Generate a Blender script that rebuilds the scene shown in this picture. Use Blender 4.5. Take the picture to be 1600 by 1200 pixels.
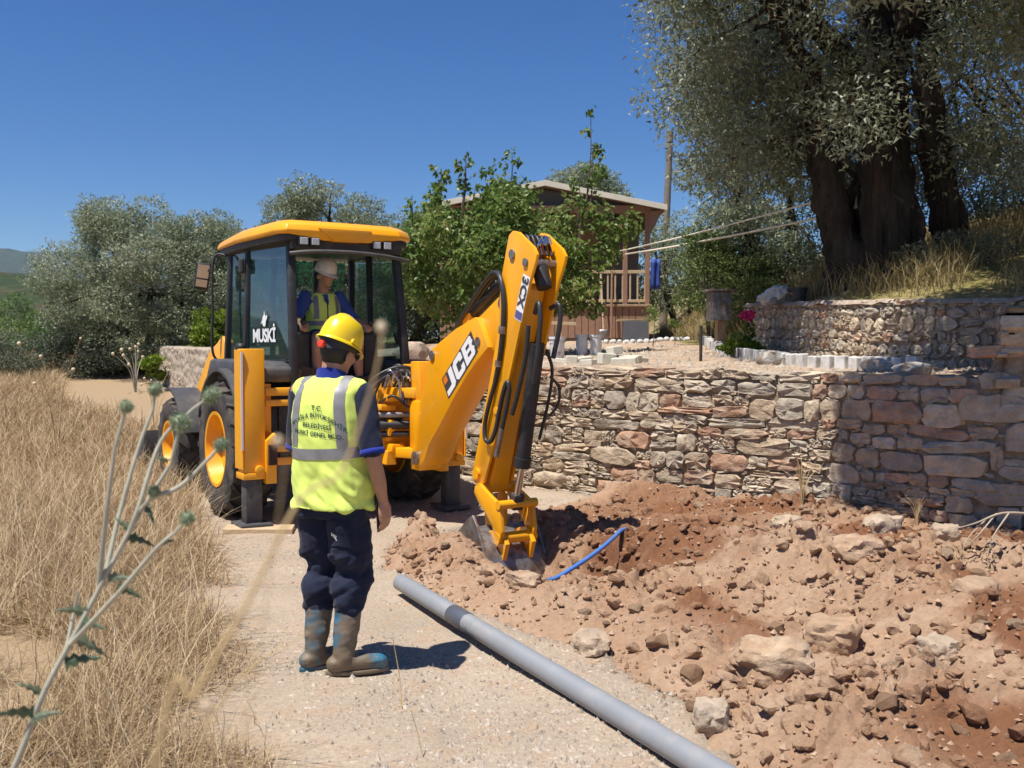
import bpy, bmesh, math, random
import numpy as np
from mathutils import Vector, Matrix, Euler
from mathutils.bvhtree import BVHTree
from mathutils import noise as mnoise

for _o in list(bpy.data.objects):
    bpy.data.objects.remove(_o)
SC = bpy.context.scene
COL = SC.collection
RAD = math.radians
random.seed(7)
RNG = np.random.default_rng(11)

# ------------------------------------------------------------------ camera, sky, sun, exposure
cam_d = bpy.data.cameras.new('camera')
cam = bpy.data.objects.new('camera', cam_d)
COL.objects.link(cam)
cam.location = (0, 0, 1.65)
cam.rotation_euler = (RAD(90) - math.atan(50 / 1550), 0, 0)
cam_d.sensor_width = 36
cam_d.lens = 36 * 1550 / 1600
cam_d.clip_start = 0.05
cam_d.clip_end = 6000
cam_d.dof.use_dof = True
cam_d.dof.focus_distance = 7.0
cam_d.dof.aperture_fstop = 5.6
SC.camera = cam

SUN_EL, SUN_FROM = 68.0, (-0.74, -0.67)          # sun behind the camera, to the left
world = bpy.data.worlds.new('World')
SC.world = world
world.use_nodes = True
wn = world.node_tree.nodes
wl = world.node_tree.links
bg = wn['Background']
sky = wn.new('ShaderNodeTexSky')
sky.sky_type = 'NISHITA'
sky.sun_disc = False
sky.sun_elevation = RAD(SUN_EL)
sky.sun_rotation = math.atan2(SUN_FROM[0], SUN_FROM[1])
sky.altitude = 300
sky.air_density = 1.0
sky.dust_density = 0.0
sky.ozone_density = 8.0
skysat = wn.new('ShaderNodeHueSaturation')
skysat.inputs['Saturation'].default_value = 1.2
skysat.inputs['Hue'].default_value = 0.508
wl.new(sky.outputs[0], skysat.inputs['Color'])
wl.new(skysat.outputs[0], bg.inputs[0])
bg.inputs[1].default_value = 0.077
sun_d = bpy.data.lights.new('sun', 'SUN')
sun = bpy.data.objects.new('sun', sun_d)
COL.objects.link(sun)
sun_d.energy = 5.0
sun_d.angle = RAD(0.53)
sun_d.color = (1.0, 0.955, 0.88)
_sv = Vector((SUN_FROM[0], SUN_FROM[1], 0)).normalized() * math.cos(RAD(SUN_EL))
_sv.z = math.sin(RAD(SUN_EL))
sun.rotation_euler = _sv.to_track_quat('Z', 'Y').to_euler()
sun.location = (-20, -20, 40)
SC.view_settings.view_transform = 'Standard'
SC.view_settings.look = 'None'
SC.view_settings.exposure = 0.48
SC.view_settings.gamma = 1.0
SC.view_settings.use_curve_mapping = False
SC.render.engine = 'CYCLES'
SC.cycles.max_bounces = 8
SC.cycles.transparent_max_bounces = 12
SC.cycles.use_denoising = True

# ------------------------------------------------------------------ helpers
def lin(r, g, b):
    def c(u):
        u /= 255.0
        return u / 12.92 if u <= 0.04045 else ((u + 0.055) / 1.055) ** 2.4
    return (c(r), c(g), c(b), 1.0)

def tag(o, label=None, cat=None, group=None, kind=None):
    if label: o['label'] = label
    if cat: o['category'] = cat
    if group: o['group'] = group
    if kind: o['kind'] = kind
    return o

def empty(name, loc=(0, 0, 0), rz=0.0, label=None, cat=None, group=None):
    o = bpy.data.objects.new(name, None)
    COL.objects.link(o)
    o.location = loc
    o.rotation_euler = (0, 0, rz)
    o.empty_display_size = 0.2
    return tag(o, label, cat, group)

def link(name, me, mats=None, parent=None):
    o = bpy.data.objects.new(name, me)
    COL.objects.link(o)
    if mats is not None and not me.materials:
        for m in (mats if isinstance(mats, (list, tuple)) else [mats]):
            me.materials.append(m)
    if parent: o.parent = parent
    return o

def np_mesh(name, verts, faces, mats, parent=None, smooth=False, mat_idx=None, attrs=None):
    """verts (N,3); faces (M,k) all the same size"""
    verts = np.asarray(verts, dtype=np.float32)
    faces = np.asarray(faces, dtype=np.int32)
    M, k = faces.shape
    me = bpy.data.meshes.new(name)
    me.vertices.add(len(verts))
    me.vertices.foreach_set('co', verts.ravel())
    me.loops.add(M * k)
    me.loops.foreach_set('vertex_index', faces.ravel())
    me.polygons.add(M)
    me.polygons.foreach_set('loop_start', np.arange(0, M * k, k, dtype=np.int32))
    me.polygons.foreach_set('loop_total', np.full(M, k, dtype=np.int32))
    if mat_idx is not None:
        me.polygons.foreach_set('material_index', np.asarray(mat_idx, dtype=np.int32))
    me.polygons.foreach_set('use_smooth', np.full(M, bool(smooth)))
    if attrs:
        for an, (dom, vals) in attrs.items():
            a = me.attributes.new(an, 'FLOAT', dom)
            a.data.foreach_set('value', np.asarray(vals, dtype=np.float32))
    me.update(calc_edges=True)
    me.validate()
    return link(name, me, mats, parent)

class MB:
    """collects shapes for ONE mesh object"""
    def __init__(self):
        self.v, self.f, self.m, self.mi = [], [], [], 0
    def add(self, vs, fs):
        b = len(self.v)
        self.v += [tuple(p) for p in vs]
        self.f += [tuple(i + b for i in f) for f in fs]
        self.m += [self.mi] * len(fs)
        return self
    def box(self, c, s, rot=None):
        c = Vector(c)
        R = Euler(rot).to_matrix() if rot else Matrix.Identity(3)
        vs = []
        for dz in (-.5, .5):
            for dx, dy in ((-.5, -.5), (.5, -.5), (.5, .5), (-.5, .5)):
                vs.append(c + R @ Vector((dx * s[0], dy * s[1], dz * s[2])))
        return self.add(vs, [(3, 2, 1, 0), (4, 5, 6, 7), (0, 1, 5, 4), (1, 2, 6, 5), (2, 3, 7, 6), (3, 0, 4, 7)])
    def bar(self, a, b, w, h, up=(0, 0, 1)):
        a, b = Vector(a), Vector(b)
        d = (b - a).normalized()
        u = Vector(up)
        if abs(d.dot(u)) > .98: u = Vector((0, 1, 0))
        s = d.cross(u).normalized()
        u = s.cross(d).normalized()
        vs = []
        for p in (a, b):
            for i, j in ((-1, -1), (1, -1), (1, 1), (-1, 1)):
                vs.append(p + s * (i * w / 2) + u * (j * h / 2))
        return self.add(vs, [(0, 1, 2, 3), (7, 6, 5, 4), (4, 5, 1, 0), (5, 6, 2, 1), (6, 7, 3, 2), (7, 4, 0, 3)])
    def prism(self, poly, x0, x1, axis='x'):
        """polygon in the other two axes, extruded along axis from x0 to x1"""
        def P(a, b, t):
            return {'x': (t, a, b), 'y': (a, t, b), 'z': (a, b, t)}[axis]
        n = len(poly)
        vs = [P(a, b, x0) for a, b in poly] + [P(a, b, x1) for a, b in poly]
        area = sum(poly[i][0] * poly[(i + 1) % n][1] - poly[(i + 1) % n][0] * poly[i][1] for i in range(n))
        fl = (area < 0) ^ (axis == 'y')
        lo, hi = tuple(range(n)), tuple(range(n, 2 * n))
        fs = []
        if x1 > x0: fl = not fl
        if not fl:
            fs += [lo, hi[::-1]] + [(i, i + n, (i + 1) % n + n, (i + 1) % n) for i in range(n)]
        else:
            fs += [lo[::-1], hi] + [(i, (i + 1) % n, (i + 1) % n + n, i + n) for i in range(n)]
        return self.add(vs, fs)
    def tube(self, path, r, n=10, caps=True, flat=1.0):
        pts = [Vector(p) for p in path]
        rs = list(r) if isinstance(r, (list, tuple, np.ndarray)) else [r] * len(pts)
        vs, fs = [], []
        prev = None
        for i, p in enumerate(pts):
            d = (pts[min(i + 1, len(pts) - 1)] - pts[max(i - 1, 0)])
            if d.length < 1e-9: d = Vector((0, 0, 1))
            d.normalize()
            if prev is None:
                u = Vector((0, 0, 1)) if abs(d.z) < .9 else Vector((1, 0, 0))
            else: u = prev
            u = (u - d * u.dot(d))
            u.normalize()
            prev = u
            s = d.cross(u)
            for k in range(n):
                a = 2 * math.pi * k / n
                vs.append(p + (u * math.cos(a) * flat + s * math.sin(a)) * rs[i])
        for i in range(len(pts) - 1):
            for k in range(n):
                a, b = i * n + k, i * n + (k + 1) % n
                fs.append((a, b, b + n, a + n))
        if caps:
            fs.append(tuple(range(n))[::-1])
            fs.append(tuple(range((len(pts) - 1) * n, len(pts) * n)))
        return self.add(vs, fs)
    def cyl(self, a, b, r, n=16, r2=None):
        return self.tube([a, b], [r, r if r2 is None else r2], n)
    def lathe(self, prof, c=(0, 0, 0), axis='z', n=24, caps=True):
        """prof: list of (radius, height) along axis"""
        c = Vector(c)
        vs, fs = [], []
        for r, h in prof:
            for k in range(n):
                a = 2 * math.pi * k / n
                x, y = r * math.cos(a), r * math.sin(a)
                vs.append(c + Vector({'z': (x, y, h), 'x': (h, x, y), 'y': (y, h, x)}[axis]))
        for i in range(len(prof) - 1):
            for k in range(n):
                a, b = i * n + k, i * n + (k + 1) % n
                fs.append((a, b, b + n, a + n))
        if caps:
            fs.append(tuple(range(n))[::-1])
            fs.append(tuple(range((len(prof) - 1) * n, len(prof) * n)))
        return self.add(vs, fs)
    def ball(self, c, r, n=12, m=8, s=(1, 1, 1)):
        prof = []
        vs, fs = [], []
        c = Vector(c)
        for i in range(m + 1):
            t = math.pi * i / m
            for k in range(n):
                a = 2 * math.pi * k / n
                vs.append(c + Vector((r * s[0] * math.sin(t) * math.cos(a), r * s[1] * math.sin(t) * math.sin(a), -r * s[2] * math.cos(t))))
        for i in range(m):
            for k in range(n):
                a, b = i * n + k, i * n + (k + 1) % n
                fs.append((a, b, b + n, a + n))
        return self.add(vs, fs)
    def mesh(self, name, bevel=0.0, smooth=None, seg=2):
        me = bpy.data.meshes.new(name)
        me.from_pydata(self.v, [], self.f)
        if any(self.m): me.polygons.foreach_set('material_index', self.m)
        if bevel > 0:
            bm = bmesh.new()
            bm.from_mesh(me)
            es = [e for e in bm.edges if len(e.link_faces) == 2 and e.calc_face_angle(0) > .5]
            bmesh.ops.bevel(bm, geom=es, offset=bevel, offset_type='OFFSET', segments=seg, affect='EDGES', profile=.5, clamp_overlap=True)
            bm.to_mesh(me)
            bm.free()
        if smooth is not None:
            me.polygons.foreach_set('use_smooth', [True] * len(me.polygons))
            me.update()
            me.set_sharp_from_angle(angle=RAD(smooth))
        me.update()
        return me
    def build(self, name, mats, parent=None, bevel=0.0, smooth=None, seg=2):
        return link(name, self.mesh(name, bevel, smooth, seg), mats, parent)

def smooth_path(pts, n=8):
    """Catmull-Rom through pts"""
    P = [Vector(p) for p in pts]
    P = [P[0] * 2 - P[1]] + P + [P[-1] * 2 - P[-2]]
    out = []
    for i in range(1, len(P) - 2):
        for k in range(n):
            t = k / n
            a, b, c, d = P[i - 1], P[i], P[i + 1], P[i + 2]
            out.append(.5 * ((2 * b) + (c - a) * t + (2 * a - 5 * b + 4 * c - d) * t * t + (3 * b - a - 3 * c + d) * t ** 3))
    out.append(P[-2])
    return out

def copy_tree(o, parent=None):
    c = o.copy()
    COL.objects.link(c)
    if parent: c.parent = parent
    for ch in list(o.children):
        copy_tree(ch, c)
    return c

def text_verts(body, size=1.0, bold=0.0, shear=0.0, spacing=1.0, align='CENTER', extrude=0.0):
    cu = bpy.data.curves.new('lettering', 'FONT')
    cu.body = body
    cu.size = size
    cu.offset = bold
    cu.shear = shear
    cu.space_character = spacing
    cu.align_x = align
    cu.extrude = extrude
    cu.resolution_u = 3
    ob = bpy.data.objects.new('lettering', cu)
    COL.objects.link(ob)
    dg = bpy.context.evaluated_depsgraph_get()
    me = bpy.data.meshes.new_from_object(ob.evaluated_get(dg))
    bpy.data.objects.remove(ob)
    vs = [v.co.copy() for v in me.vertices]
    fs = [tuple(p.vertices) for p in me.polygons]
    bpy.data.meshes.remove(me)
    return vs, fs

# numpy value noise / fbm ------------------------------------------------
_perm = RNG.permutation(4096)
_grad = RNG.random(4096)
def vnoise(x, y, seed=0):
    x = np.asarray(x, dtype=float); y = np.asarray(y, dtype=float)
    xi = np.floor(x).astype(int); yi = np.floor(y).astype(int)
    xf = x - xi; yf = y - yi
    u = xf * xf * xf * (xf * (xf * 6 - 15) + 10); v = yf * yf * yf * (yf * (yf * 6 - 15) + 10)
    def g(a, b): return _grad[_perm[(_perm[(a + seed * 131) & 4095] + b) & 4095]]
    n00, n10, n01, n11 = g(xi, yi), g(xi + 1, yi), g(xi, yi + 1), g(xi + 1, yi + 1)
    return (n00 * (1 - u) + n10 * u) * (1 - v) + (n01 * (1 - u) + n11 * u) * v - .5
def fbm(x, y, oct=4, seed=0, gain=.5):
    s = 0; a = 1.0
    x = np.asarray(x, dtype=float); y = np.asarray(y, dtype=float)
    for i in range(oct):
        s = s + a * vnoise(x, y, seed + i)
        x, y = x * 2.03 + 3.1, y * 2.03 + 1.7
        a *= gain
    return s
def sstep(a, b, x):
    t = np.clip((np.asarray(x, dtype=float) - a) / (b - a), 0, 1)
    return t * t * (3 - 2 * t)

# ------------------------------------------------------------------ materials
def nodes_of(m):
    m.use_nodes = True
    return m.node_tree.nodes, m.node_tree.links

def material(name, col, rough=.8, metal=0.0, var=.15, scale=6.0, bump=.0, bscale=40.0, col2=None, mixscale=None,
             objcol=False, coat=0.0, spec=.5, bdist=.01, sheen=0.0, thr=(.45, .6), detail=6, stretch=None):
    """col: base colour; var: value variation; col2: second colour laid on in patches"""
    m = bpy.data.materials.new(name)
    N, L = nodes_of(m)
    p = N['Principled BSDF']
    p.inputs['Roughness'].default_value = rough
    p.inputs['Metallic'].default_value = metal
    p.inputs['Specular IOR Level'].default_value = spec
    p.inputs['Coat Weight'].default_value = coat
    if sheen: p.inputs['Sheen Weight'].default_value = sheen
    tc = N.new('ShaderNodeTexCoord')
    oi = N.new('ShaderNodeObjectInfo')
    off = N.new('ShaderNodeVectorMath'); off.operation = 'SCALE'
    off.inputs[0].default_value = (37.0, 19.0, 53.0)
    L.new(oi.outputs['Random'], off.inputs['Scale'])
    ad = N.new('ShaderNodeVectorMath'); ad.operation = 'ADD'
    L.new(tc.outputs['Object'], ad.inputs[0]); L.new(off.outputs[0], ad.inputs[1])
    if stretch:
        st_ = N.new('ShaderNodeVectorMath'); st_.operation = 'MULTIPLY'; st_.inputs[1].default_value = stretch
        L.new(ad.outputs[0], st_.inputs[0]); ad = st_
    n1 = N.new('ShaderNodeTexNoise')
    n1.inputs['Scale'].default_value = scale
    n1.inputs['Detail'].default_value = detail
    n1.inputs['Roughness'].default_value = .65
    L.new(ad.outputs[0], n1.inputs['Vector'])
    src = None
    if objcol:
        src = oi.outputs['Color']
    base = N.new('ShaderNodeMix'); base.data_type = 'RGBA'
    if src is not None: L.new(src, base.inputs['A'])
    else: base.inputs['A'].default_value = col
    if col2 is not None:
        n2 = N.new('ShaderNodeTexNoise')
        n2.inputs['Scale'].default_value = mixscale or scale * .5
        n2.inputs['Detail'].default_value = 8
        n2.inputs['Roughness'].default_value = .7
        L.new(ad.outputs[0], n2.inputs['Vector'])
        cr = N.new('ShaderNodeMapRange')
        cr.inputs['From Min'].default_value = thr[0]; cr.inputs['From Max'].default_value = thr[1]
        L.new(n2.outputs['Fac'], cr.inputs['Value'])
        L.new(cr.outputs['Result'], base.inputs['Factor'])
        base.inputs['B'].default_value = col2
    else:
        base.inputs['Factor'].default_value = 0
    hv = N.new('ShaderNodeHueSaturation')
    mr = N.new('ShaderNodeMapRange')
    mr.inputs['From Min'].default_value = .25; mr.inputs['From Max'].default_value = .75
    mr.inputs['To Min'].default_value = 1 - var; mr.inputs['To Max'].default_value = 1 + var
    L.new(n1.outputs['Fac'], mr.inputs['Value'])
    L.new(mr.outputs['Result'], hv.inputs['Value'])
    L.new(base.outputs['Result'], hv.inputs['Color'])
    L.new(hv.outputs['Color'], p.inputs['Base Color'])
    if bump > 0:
        n3 = N.new('ShaderNodeTexNoise')
        n3.inputs['Scale'].default_value = bscale
        n3.inputs['Detail'].default_value = 8
        n3.inputs['Roughness'].default_value = .65
        L.new(ad.outputs[0], n3.inputs['Vector'])
        b = N.new('ShaderNodeBump')
        b.inputs['Strength'].default_value = bump
        b.inputs['Distance'].default_value = bdist
        L.new(n3.outputs['Fac'], b.inputs['Height'])
        L.new(b.outputs['Normal'], p.inputs['Normal'])
    return m

def leaf_material(name, stops, rough=.5, trans=.35, bright=1.0):
    """stops: colours picked by the per-leaf attribute 'rnd'"""
    m = bpy.data.materials.new(name)
    N, L = nodes_of(m)
    p = N['Principled BSDF']
    at = N.new('ShaderNodeAttribute'); at.attribute_name = 'rnd'
    cr = N.new('ShaderNodeValToRGB')
    e = cr.color_ramp.elements
    while len(e) < len(stops): e.new(.5)
    for i, c in enumerate(stops):
        e[i].position = i / (len(stops) - 1)
        e[i].color = (c[0] * bright, c[1] * bright, c[2] * bright, 1)
    L.new(at.outputs['Fac'], cr.inputs['Fac'])
    L.new(cr.outputs['Color'], p.inputs['Base Color'])
    p.inputs['Roughness'].default_value = rough
    p.inputs['Specular IOR Level'].default_value = .35
    t = N.new('ShaderNodeBsdfTranslucent')
    L.new(cr.outputs['Color'], t.inputs['Color'])
    mx = N.new('ShaderNodeMixShader')
    mx.inputs[0].default_value = trans
    L.new(p.outputs[0], mx.inputs[1]); L.new(t.outputs[0], mx.inputs[2])
    L.new(mx.outputs[0], N['Material Output'].inputs['Surface'])
    return m

def glass_material(name, tint, refl=.12, opac=0.0, opcol=(.02, .03, .04, 1)):
    m = bpy.data.materials.new(name)
    N, L = nodes_of(m)
    N.remove(N['Principled BSDF'])
    t = N.new('ShaderNodeBsdfTransparent'); t.inputs[0].default_value = tint
    d = N.new('ShaderNodeBsdfDiffuse'); d.inputs[0].default_value = opcol
    g = N.new('ShaderNodeBsdfGlossy'); g.inputs['Roughness'].default_value = .03
    m1 = N.new('ShaderNodeMixShader'); m1.inputs[0].default_value = opac
    L.new(t.outputs[0], m1.inputs[1]); L.new(d.outputs[0], m1.inputs[2])
    fr = N.new('ShaderNodeFresnel'); fr.inputs[0].default_value = 1.5
    ad = N.new('ShaderNodeMath'); ad.operation = 'ADD'; ad.inputs[1].default_value = refl; ad.use_clamp = True
    ml = N.new('ShaderNodeMath'); ml.operation = 'MULTIPLY'; ml.inputs[1].default_value = .22
    L.new(fr.outputs[0], ml.inputs[0]); L.new(ml.outputs[0], ad.inputs[0])
    m2 = N.new('ShaderNodeMixShader')
    L.new(ad.outputs[0], m2.inputs[0]); L.new(m1.outputs[0], m2.inputs[1]); L.new(g.outputs[0], m2.inputs[2])
    L.new(m2.outputs[0], N['Material Output'].inputs['Surface'])
    return m

MT = {}
MT['yellow'] = material('digger_yellow_paint', (.90, .385, .003, 1), rough=.40, var=.06, scale=3, coat=.2, col2=(.70, .34, .045, 1), mixscale=2.6, thr=(.48, .80), bump=.05, bscale=60, bdist=.002)
MT['black'] = material('black_plastic', (.022, .022, .024, 1), rough=.55, var=.25, scale=8, col2=(.06, .052, .045, 1), mixscale=4, thr=(.5, .75))
MT['grey'] = material('dark_grey_plastic', (.055, .055, .06, 1), rough=.6, var=.2, scale=6, col2=(.11, .10, .085, 1), mixscale=3, thr=(.45, .75))
MT['rubber'] = material('tyre_rubber', (.028, .026, .025, 1), rough=.85, var=.3, scale=9, col2=(.14, .11, .085, 1), mixscale=5, thr=(.42, .72), bump=.3, bscale=60)
MT['chrome'] = material('chrome_rod', (.62, .62, .64, 1), rough=.18, metal=1.0, var=.05)
MT['steel'] = material('worn_steel', (.28, .28, .29, 1), rough=.45, metal=.7, var=.3, scale=20, bump=.2, bscale=60, col2=(.22, .15, .10, 1), mixscale=12)
MT['hose'] = material('hydraulic_hose', (.03, .03, .032, 1), rough=.45, var=.2)
MT['white_paint'] = material('white_lettering', (.82, .82, .82, 1), rough=.5, var=.04)
MT['decal_grey'] = material('decal_charcoal', (.05, .05, .055, 1), rough=.5, var=.05)
MT['orange'] = material('orange_paint', (.72, .20, .02, 1), rough=.45, var=.1)
# ================================================================== terrain
WALL = np.array([(7.2, 6.6), (5.2, 7.35), (3.75, 7.9), (2.95, 8.9), (1.3, 10.25), (-.5, 11.7), (-2.0, 13.6), (-4.2, 17.2), (-9.0, 25.0)])
UPWALL = np.array([(3.3, 14.3), (3.5, 12.6), (3.85, 11.1), (4.3, 10.25), (4.95, 9.5), (6.6, 8.6), (8.6, 7.7)])
TOE = np.array([(1.6, 1.0), (1.2, 2.5), (.93, 3.93), (.86, 4.3), (.79, 4.75), (.52, 5.42), (.10, 5.85), (-.33, 6.45), (-.98, 7.7), (-1.1, 8.4), (-.75, 9.1), (.1, 9.6), (.9, 10.45)])
HEAP_POLY = np.vstack([TOE, [(2.95, 8.95), (3.8, 8.0), (5.2, 7.4), (7.2, 6.7), (7.2, 1.0)]])

def polyline_dist(x, y, P):
    """unsigned distance, side (+1 left of travel direction), arc length"""
    x = np.asarray(x, float); y = np.asarray(y, float)
    best = np.full(x.shape, 1e9); side = np.zeros(x.shape); arc = np.zeros(x.shape)
    s0 = 0.0
    for a, b in zip(P[:-1], P[1:]):
        d = b - a; L = math.hypot(*d)
        t = np.clip(((x - a[0]) * d[0] + (y - a[1]) * d[1]) / (L * L), 0, 1)
        qx, qy = a[0] + t * d[0], a[1] + t * d[1]
        dd = np.hypot(x - qx, y - qy)
        sd = np.sign(d[0] * (y - a[1]) - d[1] * (x - a[0]))
        m = dd < best - 1e-9
        best = np.where(m, dd, best); side = np.where(m, sd, side); arc = np.where(m, s0 + t * L, arc)
        s0 += L
    return best, side, arc

def inside(x, y, P):
    x = np.asarray(x, float); y = np.asarray(y, float)
    c = np.zeros(x.shape, bool)
    n = len(P)
    for i in range(n):
        (x1, y1), (x2, y2) = P[i], P[(i + 1) % n]
        if y1 == y2: continue
        m = ((y1 > y) != (y2 > y)) & (x < (x2 - x1) * (y - y1) / (y2 - y1) + x1)
        c ^= m
    return c

def base_ground(x, y):
    x = np.asarray(x, float); y = np.asarray(y, float)
    z = .06 * np.clip(y - 11, 0, 19) * sstep(9, 14, y)
    z = z + .10 * sstep(24, 28, y) * sstep(-7, -11, x)
    # grassy verge on the left stands a little higher than the track
    v = -(x - (.42 - .34 * y))
    z = z + .10 * sstep(0, 1.2, v) + .05 * fbm(x * .8, y * .8, 3, 3) * sstep(0, 1, v)
    z = z + .030 * fbm(x * .7, y * .7, 3, 5) + .012 * fbm(x * 4, y * 4, 3, 6)
    # shallow wheel tracks
    tr = np.exp(-((x + .33 * y - 1.35) / .28) ** 2) + np.exp(-((x + .50 * y - 3.6) / .28) ** 2)
    z = z - .03 * tr * sstep(3, 5, y) * sstep(12, 9, y)
    z = z - 9 * sstep(40, 120, y)
    # foot of the wall is banked up with fallen gravel
    d, sd, _ = polyline_dist(x, y, WALL)
    z = z + .13 * sstep(1.5, .1, d) * sstep(18, 12, y) * (sd > 0)
    return z

TR_A, TR_B = np.array((-.42, 8.85)), np.array((.62, 7.1))
def heap_h(x, y):
    x = np.asarray(x, float); y = np.asarray(y, float)
    d, sd, arc = polyline_dist(x, y, TOE)
    s = np.where(inside(x, y, HEAP_POLY), d, -d)
    s = s + .10 * fbm(x * 2.2, y * 2.2, 3, 21)
    g = base_ground(x, y)
    w = sstep(.1, 1.6, x - .15 * (y - 6))
    dw, sw_, _ = polyline_dist(x, y, WALL)
    h = .13 * sstep(-.02, .42, s) * (.6 + .9 * (fbm(x * 1.3, y * 1.3, 2, 22) + .5)) + (.15 * sstep(.6, 1.8, s) * sstep(.2, 1.6, dw) - .05 * sstep(1.2, .2, dw)) * w
    h = h + .11 * sstep(.2, 1.0, s) * sstep(.0, .8, dw) * fbm(x * 1.6, y * 1.6, 3, 23)
    h = h + (.20 * np.exp(-((x + .78) ** 2 + (y - 8.35) ** 2) / .10) + .13 * np.exp(-((x + .30) ** 2 + (y - 7.65) ** 2) / .12)) * sstep(.0, .3, s)
    dt, _, _ = polyline_dist(x, y, np.array([TR_A, TR_B]))
    tr = sstep(.62, .16, dt + .12 * fbm(x * 3, y * 3, 2, 24))
    h = h - .60 * tr
    h = h + (.055 * fbm(x * 5, y * 5, 4, 25, .6)) * sstep(0, .3, s)
    return np.where(s < -.06, -.2, g * np.where(s > 0, 1, 1) + h - .05 * sstep(.03, -.05, s)), s

def grid_axis(segs):
    out = [segs[0][0]]
    for a, b, st in segs:
        n = max(1, int(round((b - a) / st)))
        out += list(np.linspace(a, b, n + 1)[1:])
    return np.array(out)

def sheet(name, xs, ys, zf, mat, keep=None, attrs=None):
    X, Y = np.meshgrid(xs, ys)
    Z = zf(X, Y)
    nx, ny = len(xs), len(ys)
    idx = np.arange(nx * ny).reshape(ny, nx)
    F = np.stack([idx[:-1, :-1], idx[:-1, 1:], idx[1:, 1:], idx[1:, :-1]], -1).reshape(-1, 4)
    V = np.stack([X.ravel(), Y.ravel(), Z.ravel()], -1)
    if keep is not None:
        K = keep(X, Y).ravel()
        F = F[K[F].all(1)]
    at = {k: ('POINT', fn(X, Y).ravel()) for k, fn in (attrs or {}).items()}
    return np_mesh(name, V, F, mat, smooth=True, attrs=at)

def soil_mix(name, cols, attr=None, attrcol=None, bump=.6, bscale=14, scales=(1.1, 5.0, 45.0), var=.28, stones=0.0):
    """soil/gravel: two tones in patches, a third by vertex attribute, fine speckle and relief"""
    m = bpy.data.materials.new(name)
    N, L = nodes_of(m)
    p = N['Principled BSDF']
    p.inputs['Roughness'].default_value = .95
    p.inputs['Specular IOR Level'].default_value = .15
    tc = N.new('ShaderNodeTexCoord')
    def noise(sc, det=7, ro=.65):
        n = N.new('ShaderNodeTexNoise')
        n.inputs['Scale'].default_value = sc; n.inputs['Detail'].default_value = det; n.inputs['Roughness'].default_value = ro
        L.new(tc.outputs['Object'], n.inputs['Vector'])
        return n.outputs['Fac']
    def rng(v, a, b, c=0, d=1):
        r = N.new('ShaderNodeMapRange')
        for k, q in zip(('From Min', 'From Max', 'To Min', 'To Max'), (a, b, c, d)): r.inputs[k].default_value = q
        L.new(v, r.inputs['Value'])
        return r.outputs['Result']
    def mix(f, a, b):
        x = N.new('ShaderNodeMix'); x.data_type = 'RGBA'
        L.new(f, x.inputs['Factor'])
        for s, q in (('A', a), ('B', b)):
            if isinstance(q, tuple): x.inputs[s].default_value = q
            else: L.new(q, x.inputs[s])
        return x.outputs['Result']
    c = mix(rng(noise(scales[0]), .38, .62), cols[0], cols[1])
    if len(cols) > 2: c = mix(rng(noise(scales[1]), .50, .66), c, cols[2])
    if attr:
        at = N.new('ShaderNodeAttribute'); at.attribute_name = attr
        c = mix(at.outputs['Fac'], c, attrcol)
    hv = N.new('ShaderNodeHueSaturation')
    L.new(c, hv.inputs['Color'])
    L.new(rng(noise(scales[2], 6, .75), .25, .75, 1 - var, 1 + var), hv.inputs['Value'])
    col = hv.outputs['Color']
    hsum = noise(bscale, 10, .72)
    if stones > 0:
        vo = N.new('ShaderNodeTexVoronoi'); vo.inputs['Scale'].default_value = 38
        L.new(tc.outputs['Object'], vo.inputs['Vector'])
        wv = N.new('ShaderNodeTexVoronoi'); wv.inputs['Scale'].default_value = 90
        L.new(tc.outputs['Object'], wv.inputs['Vector'])
        f = rng(vo.outputs['Distance'], .15, .45, 1, 0)
        sep = N.new('ShaderNodeSeparateColor'); L.new(vo.outputs['Color'], sep.inputs[0])
        pick = rng(sep.outputs[0], 1 - stones, 1 - stones + .02)
        mu = N.new('ShaderNodeMath'); mu.operation = 'MULTIPLY'; L.new(f, mu.inputs[0]); L.new(pick, mu.inputs[1])
        tone = mix(sep.outputs[1], (.24, .20, .165, 1), (.46, .40, .335, 1))
        col = mix(mu.outputs[0], col, tone)
        add = N.new('ShaderNodeMath'); add.operation = 'MULTIPLY_ADD'; add.inputs[1].default_value = .5
        L.new(mu.outputs[0], add.inputs[0]); L.new(hsum, add.inputs[2])
        hsum = add.outputs[0]
    L.new(col, p.inputs['Base Color'])
    b = N.new('ShaderNodeBump'); b.inputs['Strength'].default_value = bump; b.inputs['Distance'].default_value = .03
    L.new(hsum, b.inputs['Height']); L.new(b.outputs['Normal'], p.inputs['Normal'])
    return m

MT['track'] = soil_mix('pale_gravel_track', [(.405, .325, .245, 1), (.335, .272, .205, 1), (.385, .28, .195, 1)], 'verge', (.33, .235, .14, 1), bump=.55, bscale=18, stones=.20)
MT['soil'] = soil_mix('dug_red_brown_soil', [(.40, .268, .176, 1), (.335, .202, .122, 1), (.43, .298, .202, 1)], 'wet', (.21, .098, .05, 1), bump=.9, bscale=16, scales=(.9, 3.0, 30.0), var=.22)
MT['terrace'] = soil_mix('terrace_earth', [(.42, .31, .22, 1), (.36, .24, .165, 1), (.46, .37, .28, 1)], 'green', (.20, .17, .055, 1), bump=.6, bscale=9, scales=(.5, 2.2, 25.0))

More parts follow.
